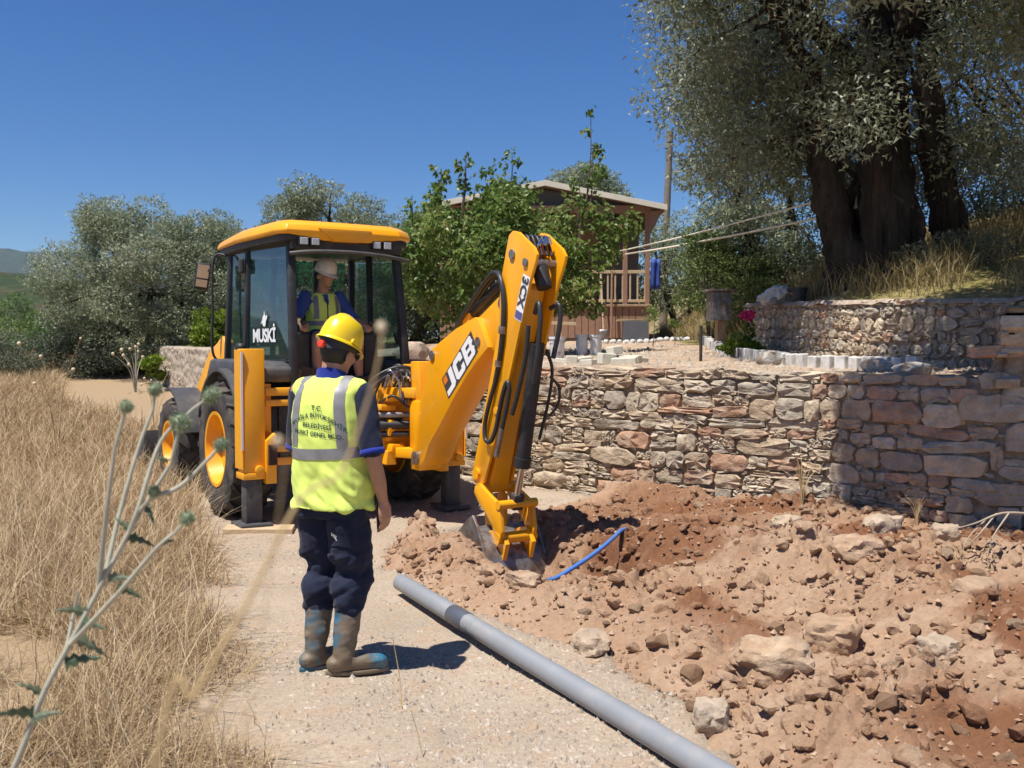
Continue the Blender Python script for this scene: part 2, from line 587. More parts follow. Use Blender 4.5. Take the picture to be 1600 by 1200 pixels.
gx = grid_axis([(-2500, -600, 400), (-600, -100, 60), (-100, -30, 8), (-30, -12, 1.0), (-12, -4, .25), (-4, 3, .07), (3, 8, .3), (8, 30, 3), (30, 200, 30), (200, 2500, 400)])
gy = grid_axis([(-60, -6, 9), (-6, 1.5, .5), (1.5, 8, .07), (8, 14, .12), (14, 34, .4), (34, 140, 6), (140, 600, 60), (600, 3000, 400)])
def ground_z(x, y):
    z = base_ground(x, y)
    h, s = heap_h(x, y)
    z = np.where(s > .04, np.minimum(z, h) - .12, z)
    return z
def verge_w(x, y):
    v = -(x - (.42 - .34 * y)) + .35 * fbm(x * 1.5, y * 1.5, 3, 9)
    return sstep(-.1, .5, v)
ground = sheet('ground', gx, gy, ground_z, MT['track'], attrs={'verge': verge_w})
tag(ground, kind='structure')

# dug earth between the track and the wall: lumps are pressed into the relief itself
def worley(x, y, cell, seed):
    """distance to nearest and second feature point, cell random, offset to the point"""
    gx, gy = np.floor(x / cell).astype(int), np.floor(y / cell).astype(int)
    f1 = np.full(x.shape, 1e9); f2 = np.full(x.shape, 1e9); rid = np.zeros(x.shape); ox = np.zeros(x.shape); oy = np.zeros(x.shape)
    for a in (-1, 0, 1):
        for b in (-1, 0, 1):
            ix, iy = gx + a, gy + b
            h = _perm[(_perm[(ix + seed * 77) & 4095] + iy) & 4095]
            px = (ix + .5 + .9 * (_grad[h] - .5)) * cell; py = (iy + .5 + .9 * (_grad[(h * 7 + 13) & 4095] - .5)) * cell
            d = np.hypot(x - px, y - py)
            m = d < f1
            f2 = np.where(m, f1, np.minimum(f2, d))
            rid = np.where(m, _grad[(h * 3 + 5) & 4095], rid); ox = np.where(m, x - px, ox); oy = np.where(m, y - py, oy)
            f1 = np.where(m, d, f1)
    return f1, f2, rid, ox, oy

def clods(x, y, cell, amp, seed):
    wx, wy = x + cell * .5 * fbm(x / cell * .8, y / cell * .8, 2, seed + 50), y + cell * .5 * fbm(x / cell * .8 + 9, y / cell * .8, 2, seed + 51)
    f1, f2, rid, ox, oy = worley(wx, wy, cell, seed)
    a = rid * 40
    tilt = (ox * np.cos(a) + oy * np.sin(a)) / cell
    return amp * (rid * 1.1 + .5 * tilt) * sstep(.0, .35, (f2 - f1) / cell) * (.4 + .6 * (1 - (f1 / cell) ** 2))

def make_heap():
    xs = np.arange(-1.35, 5.3, .0165); ys = np.arange(2.6, 10.7, .0165)
    X, Y = np.meshgrid(xs, ys)
    Z, S = heap_h(X, Y)
    e = sstep(.0, .25, S)
    rough = .35 + .9 * sstep(-.25, .25, fbm(X * 1.4, Y * 1.4, 3, 71))
    Z = Z + e * rough * (clods(X, Y, .25, .07, 72) * sstep(-.1, .15, fbm(X * 2.1, Y * 2.1, 2, 73)) + clods(X, Y, .12, .032, 74) + clods(X, Y, .06, .018, 75)) + e * .012 * fbm(X * 30, Y * 30, 3, 76, .7)
    r = np.random.default_rng(5)
    wet = sstep(.0, .28, fbm(X * 1.1 + 4, Y * 1.1, 4, 31) + .22 * sstep(8.2, 7.6, Y) * sstep(1.6, .6, np.abs(X - 1.6 - .3 * (7 - Y))) - .10) * sstep(.35, .9, S)
    wet = np.maximum(wet, .75 * sstep(7.0, 8.6, Y) * sstep(.3, .8, S) * sstep(.9, .3, np.abs(X - 1.7 + .4 * (Y - 8)) * .6))
    dt, _, _ = polyline_dist(X, Y, np.array([TR_A, TR_B]))
    nx, ny = len(xs), len(ys)
    idx = np.arange(nx * ny).reshape(ny, nx)
    F = np.stack([idx[:-1, :-1], idx[:-1, 1:], idx[1:, 1:], idx[1:, :-1]], -1).reshape(-1, 4)
    K = (S > -.055).ravel()
    F = F[K[F].all(1)]
    used = np.unique(F)
    remap = -np.ones(nx * ny, int); remap[used] = np.arange(len(used))
    V = np.stack([X.ravel(), Y.ravel(), Z.ravel()], -1)[used]
    o = np_mesh('spoil_heap', V, remap[F], MT['soil'], smooth=True, attrs={'wet': ('POINT', wet.ravel()[used])})
    tag(o, 'broad heap of freshly dug reddish brown earth spread below the stone wall', 'earth heap')
    return xs, ys, Z, S, wet
HX, HY, HZ, HS, HW = make_heap()
def heap_at(x, y):
    i = int(np.clip(np.searchsorted(HX, x), 1, len(HX) - 1)); j = int(np.clip(np.searchsorted(HY, y), 1, len(HY) - 1))
    return float(HZ[j, i]), float(HS[j, i])
def floor_at(x, y):
    if HX[0] < x < HX[-1] and HY[0] < y < HY[-1]:
        z, s = heap_at(x, y)
        if s > 0: return z
    return float(base_ground(np.array([x]), np.array([y]))[0])

# terrace behind the lower wall, stepping up behind the upper wall
def wall_top(y):
    return 1.47 + .019 * np.clip(np.asarray(y, float) - 9, 0, 20)
def tall_end(x):
    return .55 * sstep(3.72, 4.05, x)
def terrace_z(x, y):
    x = np.asarray(x, float); y = np.asarray(y, float)
    d, sd, _ = polyline_dist(x, y, WALL)
    z = wall_top(y) - .06 + .030 * np.clip(d, 0, 14) + .05 * fbm(x * .9, y * .9, 3, 41) + .02 * fbm(x * 4, y * 4, 2, 42)
    du, su, _ = polyline_dist(x, y, UPWALL)
    z = z + np.where((su < 0) & (y < 10), (.55 * sstep(3.99, 4.06, x - .557 * (y - 8.0))), 0)
    behind = (su > 0) & (y < 14.3 + (x - 3.3) * .15)
    sl = np.where(x > 3.3, du, 0)
    up = np.where(behind & (du > .28), .72 + .27 * np.clip(du - .3, 0, 22), 0)
    ramp = sstep(3.2, 5.2, x - .06 * (y - 14))
    far = (.55 + .27 * np.clip((x - 3.6) * .8 + (y - 15) * .12, 0, 22)) * ramp
    up = np.where(y >= 14.3 + (x - 3.3) * .15, np.maximum(far, 0), up)
    z = z + up + .12 * fbm(x * .5, y * .5, 3, 44) * sstep(0, 2, du) * (up > .3)
    z = z - 12 * sstep(40, 90, y) * sstep(10, -2, x)
    return z
tx = grid_axis([(-60, -14, 6), (-14, -3, .4), (-3, 9, .11), (9, 30, .6), (30, 120, 8)])
ty = grid_axis([(5.5, 16, .11), (16, 32, .3), (32, 60, 1.5), (60, 180, 12)])
def terr_keep(x, y):
    d, sd, _ = polyline_dist(x, y, WALL)
    return (sd < 0) & (d > .14)
def green_w(x, y):
    du, su, _ = polyline_dist(x, y, UPWALL)
    up = ((su > 0) & (x > 3.2)) | (y > 24) | ((x > 3.2) & (y > 15))
    return np.where(up, .75 + .5 * fbm(x * .8, y * .8, 3, 47), .12 * (fbm(x, y, 3, 48) + .3)).clip(0, 1)
terrace = sheet('terrace', tx, ty, terrace_z, MT['terrace'], keep=terr_keep, attrs={'green': green_w})
tag(terrace, kind='structure')
def terr_at(x, y):
    return float(terrace_z(np.array([x]), np.array([y]))[0])

# hills far off on the left
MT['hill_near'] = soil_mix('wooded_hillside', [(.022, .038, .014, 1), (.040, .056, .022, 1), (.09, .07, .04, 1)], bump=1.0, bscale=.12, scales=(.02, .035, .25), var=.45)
MT['hill_far'] = soil_mix('haze_tinted_ridge', [(.040, .062, .060, 1), (.055, .078, .075, 1)], bump=1.0, bscale=.03, scales=(.006, .01, .06), var=.3)  # woodland green with the blue of distance haze mixed into the colour
hx = np.linspace(-700, 60, 150); hy = np.linspace(140, 460, 70)
def hill1(x, y):
    r = np.exp(-((y - 300) / 85) ** 2) * (27 * sstep(40, -150, x) + 5)
    return -9 + r + 5 * fbm(x / 30, y / 30, 4, 61) * sstep(140, 220, y) + 2.2 * np.abs(fbm(x / 5, y / 5, 3, 62))
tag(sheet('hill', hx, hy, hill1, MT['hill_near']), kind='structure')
hx = np.linspace(-2600, 1500, 240); hy = np.linspace(900, 1700, 60)
def hill2(x, y):
    r = np.exp(-((y - 1300) / 200) ** 2) * (120 * sstep(100, -700, x) + 20 + 40 * fbm(x / 330, y / 330, 3, 64))
    return -10 + r + 12 * fbm(x / 60, y / 60, 4, 65)
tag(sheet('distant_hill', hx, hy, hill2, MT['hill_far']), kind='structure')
# ================================================================== dry stone walls
MT['stone'] = material('wall_stone', (.45, .38, .30, 1), rough=.95, var=.32, scale=9, bump=.9, bscale=16, bdist=.035, objcol=True, col2=(.44, .365, .275, 1), mixscale=5, thr=(.46, .66), spec=.15)
MT['mortar'] = material('earth_packing', (.34, .265, .19, 1), rough=1, var=.4, scale=14, bump=.9, bscale=22, bdist=.03, spec=.1)
MT['lime'] = material('pale_mortar', (.40, .32, .25, 1), rough=1, var=.35, scale=14, bump=.9, bscale=24, bdist=.02, spec=.1)
PAL = [(.50, .42, .32), (.42, .385, .325), (.45, .29, .205), (.46, .37, .27), (.52, .46, .37), (.36, .33, .285), (.44, .335, .25)]
PALW = [.24, .2, .13, .2, .1, .06, .07]

def stone_geo(w, h, d, r, n=14, power=6.5, rough=.075):
    """rounded rough block, front towards -y, centred on the front plane"""
    vs, fs = [], []
    th = [2 * math.pi * (k + .3 * r.uniform(-1, 1)) / n for k in range(n)]
    rad = []
    for t in th:
        c, s = abs(math.cos(t)), abs(math.sin(t))
        rad.append((c ** power + s ** power) ** (-1 / power) * (1 + rough * r.uniform(-1.6, 1)))
    tl = r.uniform(-.10, .10); tp = r.uniform(-.12, .12)
    def ring(sc, y, jit):
        for k, t in enumerate(th):
            q = rad[k] * sc
            x = math.cos(t) * q * w / 2 + tp * h * .5 * math.sin(t) * sc
            z = math.sin(t) * q * h / 2 + tl * w * .25 * math.cos(t) * sc
            vs.append((x, y + r.uniform(-1, 1) * jit, z))
    bulge = min(w, h) * r.uniform(.04, .13)
    ring(.97, d, 0)
    ring(1.0, .02, .006)
    ring(.96, -bulge * .6, .012)
    ring(.60, -bulge, .018)
    vs.append((r.uniform(-.1, .1) * w, -bulge * r.uniform(.7, 1.3), r.uniform(-.1, .1) * h))
    for i in range(3):
        for k in range(n):
            a, b = i * n + k, i * n + (k + 1) % n
            fs.append((a, b, b + n, a + n))
    c = len(vs) - 1
    for k in range(n):
        fs.append((3 * n + k, 3 * n + (k + 1) % n, c))
    fs.append(tuple(range(n))[::-1])
    return vs, fs

def wall_frame(P, s):
    """point, unit tangent at arc length s along polyline P"""
    acc = 0
    for a, b in zip(P[:-1], P[1:]):
        d = b - a; L = math.hypot(*d)
        if s <= acc + L or b is P[-1]:
            return a + d * ((s - acc) / L), d / L
        acc += L
    d = P[-1] - P[-2]; L = math.hypot(*d)
    return P[-1] + d / L * (s - acc), d / L

def plen(P): return float(sum(math.hypot(*(b - a)) for a, b in zip(P[:-1], P[1:])))

def round_poly(P, n=6):
    out = [Vector((p[0], p[1], 0)) for p in P]
    return np.array([(v.x, v.y) for v in smooth_path(out, n)])

def stone_wall(root, P, bot, top, outward, cs, ws, seed, batter=.06, split=.42, depth=.26, power=8.5, mort='mortar', capflat=False, gap=.008, limit=300, seen=None, height=None):
    """P: front foot line; bot/top: height functions of (x,y); outward: +1 if the face looks to the left of travel"""
    r = random.Random(seed)
    L = plen(P)
    cells = []
    v = 0.0
    vmax = 1.0
    H0 = max(top(*wall_frame(P, s)[0]) - bot(*wall_frame(P, s)[0]) for s in np.linspace(0, L, 20))
    if height: H0 = height
    courses = []
    while v < H0:
        h = r.uniform(*cs)
        if v + h > H0 - cs[0] * .6: h = H0 - v
        courses.append((v, h)); v += h
    for ci, (v, h) in enumerate(courses):
        u = r.uniform(-.2, 0)
        while u < L:
            w = min(max(r.lognormvariate(math.log((ws[0] + ws[1]) / 2.3), .42), ws[0] * .6), ws[1] * 1.25)
            if h > cs[0] * 1.35 and r.random() < split:
                q = r.uniform(.35, .65)
                if r.random() < .5:
                    cells.append((u, v, w, h * q)); cells.append((u, v + h * q, w, h * (1 - q)))
                else:
                    k = r.uniform(.35, .65)
                    cells.append((u, v, w, h * q))
                    cells.append((u, v + h * q, w * k, h * (1 - q))); cells.append((u + w * k, v + h * q, w * (1 - k), h * (1 - q)))
            else:
                cells.append((u, v, w, h))
            u += w
    n = 0
    small = MB()
    todo = []
    for (u, v, w, h) in cells:
        uc, vc = u + w / 2, v + h / 2
        if uc < 0 or uc > L: continue
        p, t = wall_frame(P, uc)
        b, tp = bot(*p), top(*p)
        wob = .055 * mnoise.noise(Vector((uc * .9 + seed, vc * 2.2, 0))) + .03 * mnoise.noise(Vector((uc * 2.7, vc * 3, seed)))
        z = b + vc * (tp - b) / H0 + wob * min(1, 4 * min(vc, H0 - vc) / H0 + .3)
        hh = h * (tp - b) / H0
        if seen and not seen(p[0], p[1], z, hh): continue
        nrm = np.array((-t[1], t[0])) * outward
        back = batter * (vc / H0) + r.uniform(-.012, .022)
        px, py = p[0] - nrm[0] * back, p[1] - nrm[1] * back
        vs, fs = stone_geo(max(w - gap, .04) * r.uniform(.97, 1.03), max(hh - gap * .9, .03) * r.uniform(.97, 1.04), depth, r, n=14, power=power * r.uniform(.6, 1.3))
        todo.append((w * hh / (p[1] ** 2) * (.02 if p[0] / p[1] > .54 else 1), vs, fs, (px, py, z), (0, r.uniform(-.06, .06), math.atan2(nrm[0], -nrm[1]))))
        # chinking stones at the edges of the cell
        for q in range(2):
            if r.random() < .75:
                cu, cv = u + r.uniform(0, 1) * w, v + (0 if r.random() < .6 else r.uniform(0, h))
                if not 0 < cu < L: continue
                p2, t2 = wall_frame(P, cu)
                zz = bot(*p2) + cv * (top(*p2) - bot(*p2)) / H0 + wob
                n2 = np.array((-t2[1], t2[0])) * outward
                bk = batter * cv / H0 + .012
                sx, sz = r.uniform(.03, .085), r.uniform(.018, .045)
                cc = Vector((p2[0] - n2[0] * bk, p2[1] - n2[1] * bk, zz))
                g, gf = stone_geo(sx * 1.5, sz * 1.3, .06, r, n=7, power=3)
                a = math.atan2(n2[0], -n2[1])
                M = Matrix.Translation(cc) @ Matrix.Rotation(a, 4, 'Z') @ Matrix.Rotation(r.uniform(-.4, .4), 4, 'Y')
                small.add([M @ Vector(q_) for q_ in g], gf)
    todo.sort(key=lambda q: -q[0])
    for k_, (_, vs, fs, loc, rot) in enumerate(todo):
        if k_ >= limit:
            M = Matrix.Translation(loc) @ Euler(rot).to_matrix().to_4x4()
            small.add([M @ Vector(q_) for q_ in vs], fs)
            continue
        me = bpy.data.meshes.new('stone')
        me.from_pydata(vs, [], fs)
        me.polygons.foreach_set('use_smooth', [True] * len(me.polygons))
        me.set_sharp_from_angle(angle=RAD(50))
        me.materials.append(MT['stone'])
        o = link('stone', me, None, root)
        o.location = loc
        o.rotation_euler = rot
        c = r.choices(PAL, PALW)[0]
        k = r.uniform(.82, 1.15)
        o.color = (c[0] * k * 1.06, c[1] * k, c[2] * k * .93, 1)
        n += 1
    print('STONES', len(todo))
    if small.v:
        o = small.build('chinking_stones', MT['stone'], root)
        o.color = (.45, .37, .28, 1)
        o['kind'] = 'stuff'
    # packing behind the stones
    ss = np.linspace(0, L, max(8, int(L / .12)))
    V, F = [], []
    rows = 8
    for i, s in enumerate(ss):
        p, t = wall_frame(P, s)
        nrm = np.array((-t[1], t[0])) * outward
        b, tp = bot(*p), top(*p)
        for j in range(rows + 3):
            vv = min(j / rows, 1.0)
            off = .040 + batter * vv + .02 * mnoise.noise(Vector((s * 3, vv * 5, seed)))
            if j > rows: off = .055 + batter + (.22 if j == rows + 1 else .36)
            zz = b - .15 + (tp - b + .13) * vv + .02 * mnoise.noise(Vector((s * 4, j, seed)))
            if j == rows + 2: zz = b
            V.append((p[0] - nrm[0] * off, p[1] - nrm[1] * off, zz))
    k = rows + 3
    for i in range(len(ss) - 1):
        for j in range(k - 1):
            a = i * k + j
            F.append((a, a + 1, a + k + 1, a + k))
    np_mesh('packing', V, F, MT[mort], root, smooth=True)
    return n

# lower terrace wall -------------------------------------------------
_wp = WALL[0:7]
lw = round_poly(_wp, 5)
wall1 = empty('stone_wall', (0, 0, 0), label='long dry stone retaining wall of buff, grey and reddish blocks holding up the terrace', cat='wall')
def wb(x, y): return .02 + .03 * max(0.0, y - 11)
def wt(x, y): return float(wall_top(y)) - .01 + float(tall_end(np.array([x]))[0])
stone_wall(wall1, lw, wb, wt, +1, (.10, .23), (.19, .48), 3, height=1.46, split=.5, seen=lambda x, y, z, h: z + h / 2 > floor_at(x - .3 * .6, y - .25) - .06 and y < 13.4)

# upper wall -----------------------------------------------------------
uw = round_poly(UPWALL, 5)
wall2 = empty('stone_wall', (0, 0, 0), label='upper rubble wall of small rounded stones below the old olive tree', cat='wall')
def ub(x, y): return 1.42 + .05 * max(0.0, y - 10)
def ut(x, y): return 2.15 + .036 * max(0.0, y - 9)
stone_wall(wall2, uw, ub, ut, -1, (.11, .19), (.10, .21), 9, batter=.05, split=.2, depth=.2, power=2.6, mort='lime', gap=.018, limit=290)
cop = MB()
_us = np.linspace(0, plen(uw) - .05, 60)
for i, s in enumerate(_us[:-1]):
    (p, t), (q, t2) = wall_frame(uw, s), wall_frame(uw, _us[i + 1])
    za, zb = ut(*p) - .005, ut(*q) - .005
    na, nb = np.array((t[1], -t[0])), np.array((t2[1], -t2[0]))
    j = [mnoise.noise(Vector((k * .7 + i * .9, 3, 1))) * .05 for k in range(3)]
    V = []
    for (P_, n_, z_, jj) in ((p, na, za, j[0]), (q, nb, zb, mnoise.noise(Vector(((i + 1) * .9, 3, 1))) * .05)):
        for o_, dz in ((.02 + jj * .9, -.035 + jj), (-.02 + jj * .6, .014 + jj * .5), (-.36, .012), (-.38, -.04)):
            V.append((P_[0] + n_[0] * (o_ - .05), P_[1] + n_[1] * (o_ - .05), z_ + dz))
    cop.add(V, [(0, 1, 5, 4), (1, 2, 6, 5), (2, 3, 7, 6)])
cop.build('mortar_cap', MT['lime'], wall2, smooth=60)

# short return where the lower wall climbs to meet the upper one
rw = np.array([(3.84, 7.88), (4.1, 8.4), (4.5, 9.1), (4.86, 9.75)])
wall3 = empty('stone_wall', (0, 0, 0), label='short rough stone return joining the lower wall to the upper wall in the shade', cat='wall')
stone_wall(wall3, rw, lambda x, y: 1.36, lambda x, y: 2.02, +1, (.10, .20), (.14, .34), 21, batter=.03, depth=.16, limit=120, gap=.01)
# far wall past the machine --------------------------------------------
def far_wall():
    P = WALL[6:]
    L = plen(P)
    ss = np.linspace(0, L, 280); nv = 26
    r = np.random.default_rng(3)
    cu, cv = r.uniform(0, L, 700), r.uniform(-.2, 1.1, 700)
    V, F = [], []
    for s in ss:
        p, t = wall_frame(P, s)
        nrm = np.array((-t[1], t[0]))
        b = float(base_ground(np.array([p[0]]), np.array([p[1]]))[0]) - .1
        tp = float(wall_top(p[1])) + .02 + .035 * mnoise.noise(Vector((s * 2.2, 0, 5)))
        for j in range(nv):
            vv = j / (nv - 1)
            z = b + (tp - b) * vv
            d2 = np.sort((cu - s) ** 2 + ((cv - vv) * 1.2) ** 2)[:2]
            off = -.05 * min(1, (math.sqrt(d2[1]) - math.sqrt(d2[0])) * 14)
            V.append((p[0] - nrm[0] * (off + .06 * vv), p[1] - nrm[1] * (off + .06 * vv), z))
        V.append((p[0] - nrm[0] * .45, p[1] - nrm[1] * .45, tp + .02))
        V.append((p[0] - nrm[0] * .47, p[1] - nrm[1] * .47, b))
    k = nv + 2
    for i in range(len(ss) - 1):
        for j in range(k - 1):
            a = i * k + j
            F.append((a, a + 1, a + k + 1, a + k))
    o = np_mesh('stone_wall', V, F, MT['farstone'], smooth=True)
    tag(o, 'low pale rubble wall seen far behind the front wheel', 'wall', kind='thing')
    e = [len(ss) * k - k + j for j in range(k)]
MT['farstone'] = material('pale_rubble', (.43, .36, .28, 1), rough=.95, var=.4, scale=7, bump=.8, bscale=12, bdist=.04, col2=(.36, .29, .22, 1), mixscale=3, spec=.1)
far_wall()

for _w in (wall1, wall2, wall3): _w['kind'] = 'thing'
# ================================================================== trees
OLIVE = [(.112, .138, .070), (.165, .198, .105), (.228, .262, .150), (.305, .335, .215), (.42, .44, .32)]
MT['olive'] = leaf_material('olive_leaves', OLIVE, rough=.45, trans=.35)
MT['olive_dark'] = leaf_material('olive_leaves_deep', [(.095, .115, .066), (.155, .182, .110), (.245, .272, .180), (.40, .42, .31)], rough=.42, trans=.38)
MT['broad'] = leaf_material('broad_green_leaves', [(.060, .105, .018), (.105, .175, .034), (.16, .24, .055), (.24, .31, .09), (.28, .23, .075)], rough=.4, trans=.45)
MT['lime_leaf'] = leaf_material('bright_green_leaves', [(.10, .16, .012), (.17, .25, .02), (.26, .34, .04)], rough=.5, trans=.4)
MT['pale_leaf'] = leaf_material('pale_green_leaves', [(.09, .14, .035), (.15, .21, .06), (.24, .29, .11)], rough=.5, trans=.4)
MT['grey_leaf'] = leaf_material('grey_scrub_leaves', [(.07, .085, .05), (.13, .15, .095), (.21, .22, .15)], rough=.6, trans=.25)
MT['bark'] = material('olive_bark', (.060, .050, .042, 1), rough=.95, var=.6, scale=9, bump=1.0, bscale=13, bdist=.14, stretch=(1, 1, .22), col2=(.13, .068, .04, 1), mixscale=1.1, thr=(.52, .68), spec=.1)
MT['bark2'] = material('grey_bark', (.13, .105, .08, 1), rough=.95, var=.35, scale=9, bump=.7, bscale=25, bdist=.02, spec=.1)

def leaves(clumps, n, ll, lw, seed, shell=.5, droop=.0, tone=.5, dens=None, fold=0.15, spread=1.0, tri=False):
    """diamond leaves through the volume of ellipsoid clumps; returns verts, faces, per-face tone"""
    r = np.random.default_rng(seed)
    C = np.array([c[0] for c in clumps], float); R = np.array([c[1] for c in clumps], float)
    w = (R[:, 0] * R[:, 1] + R[:, 0] * R[:, 2]) if dens is None else dens
    k = r.choice(len(C), n, p=w / w.sum())
    d = r.normal(size=(n, 3)); d /= np.linalg.norm(d, axis=1)[:, None]
    rad = shell + (1 - shell) * r.random(n) ** .6
    lump = 1 + .25 * np.sin(d[:, 0] * 5 + k) * np.cos(d[:, 2] * 6 + 2 * k) * spread
    P = C[k] + d * R[k] * (rad * lump)[:, None]
    ax = d * .6 + r.normal(size=(n, 3)) * .7
    ax[:, 2] -= droop
    ax /= np.linalg.norm(ax, axis=1)[:, None]
    nr = d * .5 + r.normal(size=(n, 3)) * .6 + np.array([0, 0, .4])
    s = np.cross(ax, nr); s /= (np.linalg.norm(s, axis=1)[:, None] + 1e-9)
    u = np.cross(s, ax)
    L = ll * r.uniform(.65, 1.25, n)[:, None]; W = lw * r.uniform(.7, 1.2, n)[:, None]
    a = P - ax * L * .5; b = P + s * W * .5 + u * L * fold; c = P + ax * L * .5; e = P - s * W * .5 + u * L * fold
    if tri:
        V = np.stack([P - ax * L * .35 + s * W * .55, P - ax * L * .25 - s * W * .55, c], 1).reshape(-1, 3)
        F = np.arange(3 * n).reshape(-1, 3)
    else:
        V = np.stack([a, b, c, e], 1).reshape(-1, 3)
        F = np.arange(4 * n).reshape(-1, 4)
    ct = r.normal(0, .10, len(C))
    T = np.clip(tone + ct[k] + r.normal(0, .17, n) + (r.random(n) < .08) * .3, 0, 1)
    return V, F, T

def crown(name, parent, clumps, n, ll, lw, seed, mat, **kw):
    if 'olive' in mat.name or 'scrub' in mat.name: kw['tri'] = True
    V, F, T = leaves(clumps, n, ll, lw, seed, **kw)
    return np_mesh(name, V, F, mat, parent, attrs={'rnd': ('FACE', T)})

def limb_tube(mb, pts, r0, r1, n=10, knob=.12, seed=0, m=5):
    path = smooth_path(pts, m)
    k = len(path)
    rs = [r0 + (r1 - r0) * (i / (k - 1)) ** .8 for i in range(k)]
    b = len(mb.v)
    mb.tube(path, rs, n)
    for i in range(b, len(mb.v)):
        v = Vector(mb.v[i]); q = (i - b) // n
        if q >= k: continue
        ctr = path[q]
        d = v - ctr
        k_ = 1.0 / max(.10, rs[q] * .75)
        f = 1 + knob * 1.5 * mnoise.noise(Vector((v.x * k_, v.y * k_, v.z * k_ * .22 + seed))) + knob * 1.1 * mnoise.noise(Vector((v.x * k_ * 2.2, v.y * k_ * 2.2, v.z * k_ * .5 + seed))) + knob * .8 * mnoise.noise(v * k_ * .4 + Vector((seed, 0, 0)))
        mb.v[i] = tuple(ctr + d * f)

def ell_clumps(c, R, n, cr, seed, zmin=-.35, inner=.25, flat=.8):
    r = random.Random(seed)
    out = []
    while len(out) < n:
        d = Vector((r.gauss(0, 1), r.gauss(0, 1), r.gauss(0, 1))).normalized()
        if d.z < zmin: continue
        q = 1.0 if r.random() > inner else r.uniform(.3, .8)
        q *= r.uniform(.8, 1.08)
        p = Vector((c[0] + d.x * R[0] * q, c[1] + d.y * R[1] * q, c[2] + d.z * R[2] * q))
        s = cr * r.uniform(.65, 1.35)
        out.append((tuple(p), (s * r.uniform(.9, 1.2), s * r.uniform(.9, 1.2), s * flat * r.uniform(.8, 1.1))))
    return out

def tree(name, label, base, c, R, ncl, cr, nleaf, ll, lw, mat, seed, trunk_r=.16, bark='bark2', stems=3, cat='tree', zmin=-.35, group=None, extra=None, tone=.5, nb=22, shoots=(), **kw):
    root = empty(name, base, label=label, cat=cat, group=group)
    r = random.Random(seed)
    cl = ell_clumps((c[0] - base[0], c[1] - base[1], c[2] - base[2]), R, ncl, cr, seed, zmin)
    if extra: cl += [((p[0] - base[0], p[1] - base[1], p[2] - base[2]), q) for p, q in extra]
    mb = MB()
    cc = Vector((c[0] - base[0], c[1] - base[1], c[2] - base[2]))
    hubs = []
    for i in range(stems):
        a = 6.28 * i / stems + r.uniform(-.4, .4)
        top = cc + Vector((math.cos(a) * R[0] * .4, math.sin(a) * R[1] * .4, r.uniform(-.1, .35) * R[2]))
        mid = top * .45 + Vector((math.cos(a) * trunk_r, math.sin(a) * trunk_r, -.1))
        st = Vector((math.cos(a) * trunk_r * .4, math.sin(a) * trunk_r * .4, -.15))
        limb_tube(mb, [st, mid, top], trunk_r * (1.1 if stems == 1 else .8), trunk_r * .3, 9, .18, i + seed)
        hubs += [mid * .4 + top * .6, top]
    for p0_, p1_ in shoots:
        p0_, p1_ = Vector(p0_) - Vector(base), Vector(p1_) - Vector(base)
        limb_tube(mb, [p0_, p0_.lerp(p1_, .5) + Vector((.03, 0, 0)), p1_], .014, .005, 6, .1, 1, 4)
    for p, q in r.sample(cl[:ncl], min(nb, ncl)):
        p = Vector(p)
        h = min(hubs, key=lambda v: (v - p).length)
        limb_tube(mb, [h, (h + p) * .5 + Vector((0, 0, .08 * (p - h).length)), p], trunk_r * .28, trunk_r * .06, 6, .1, 1, 4)
    mb.build('trunk', MT[bark], root, smooth=60)
    crown('crown', root, cl, nleaf, ll, lw, seed + 1, MT[mat], tone=tone, **kw)
    return root

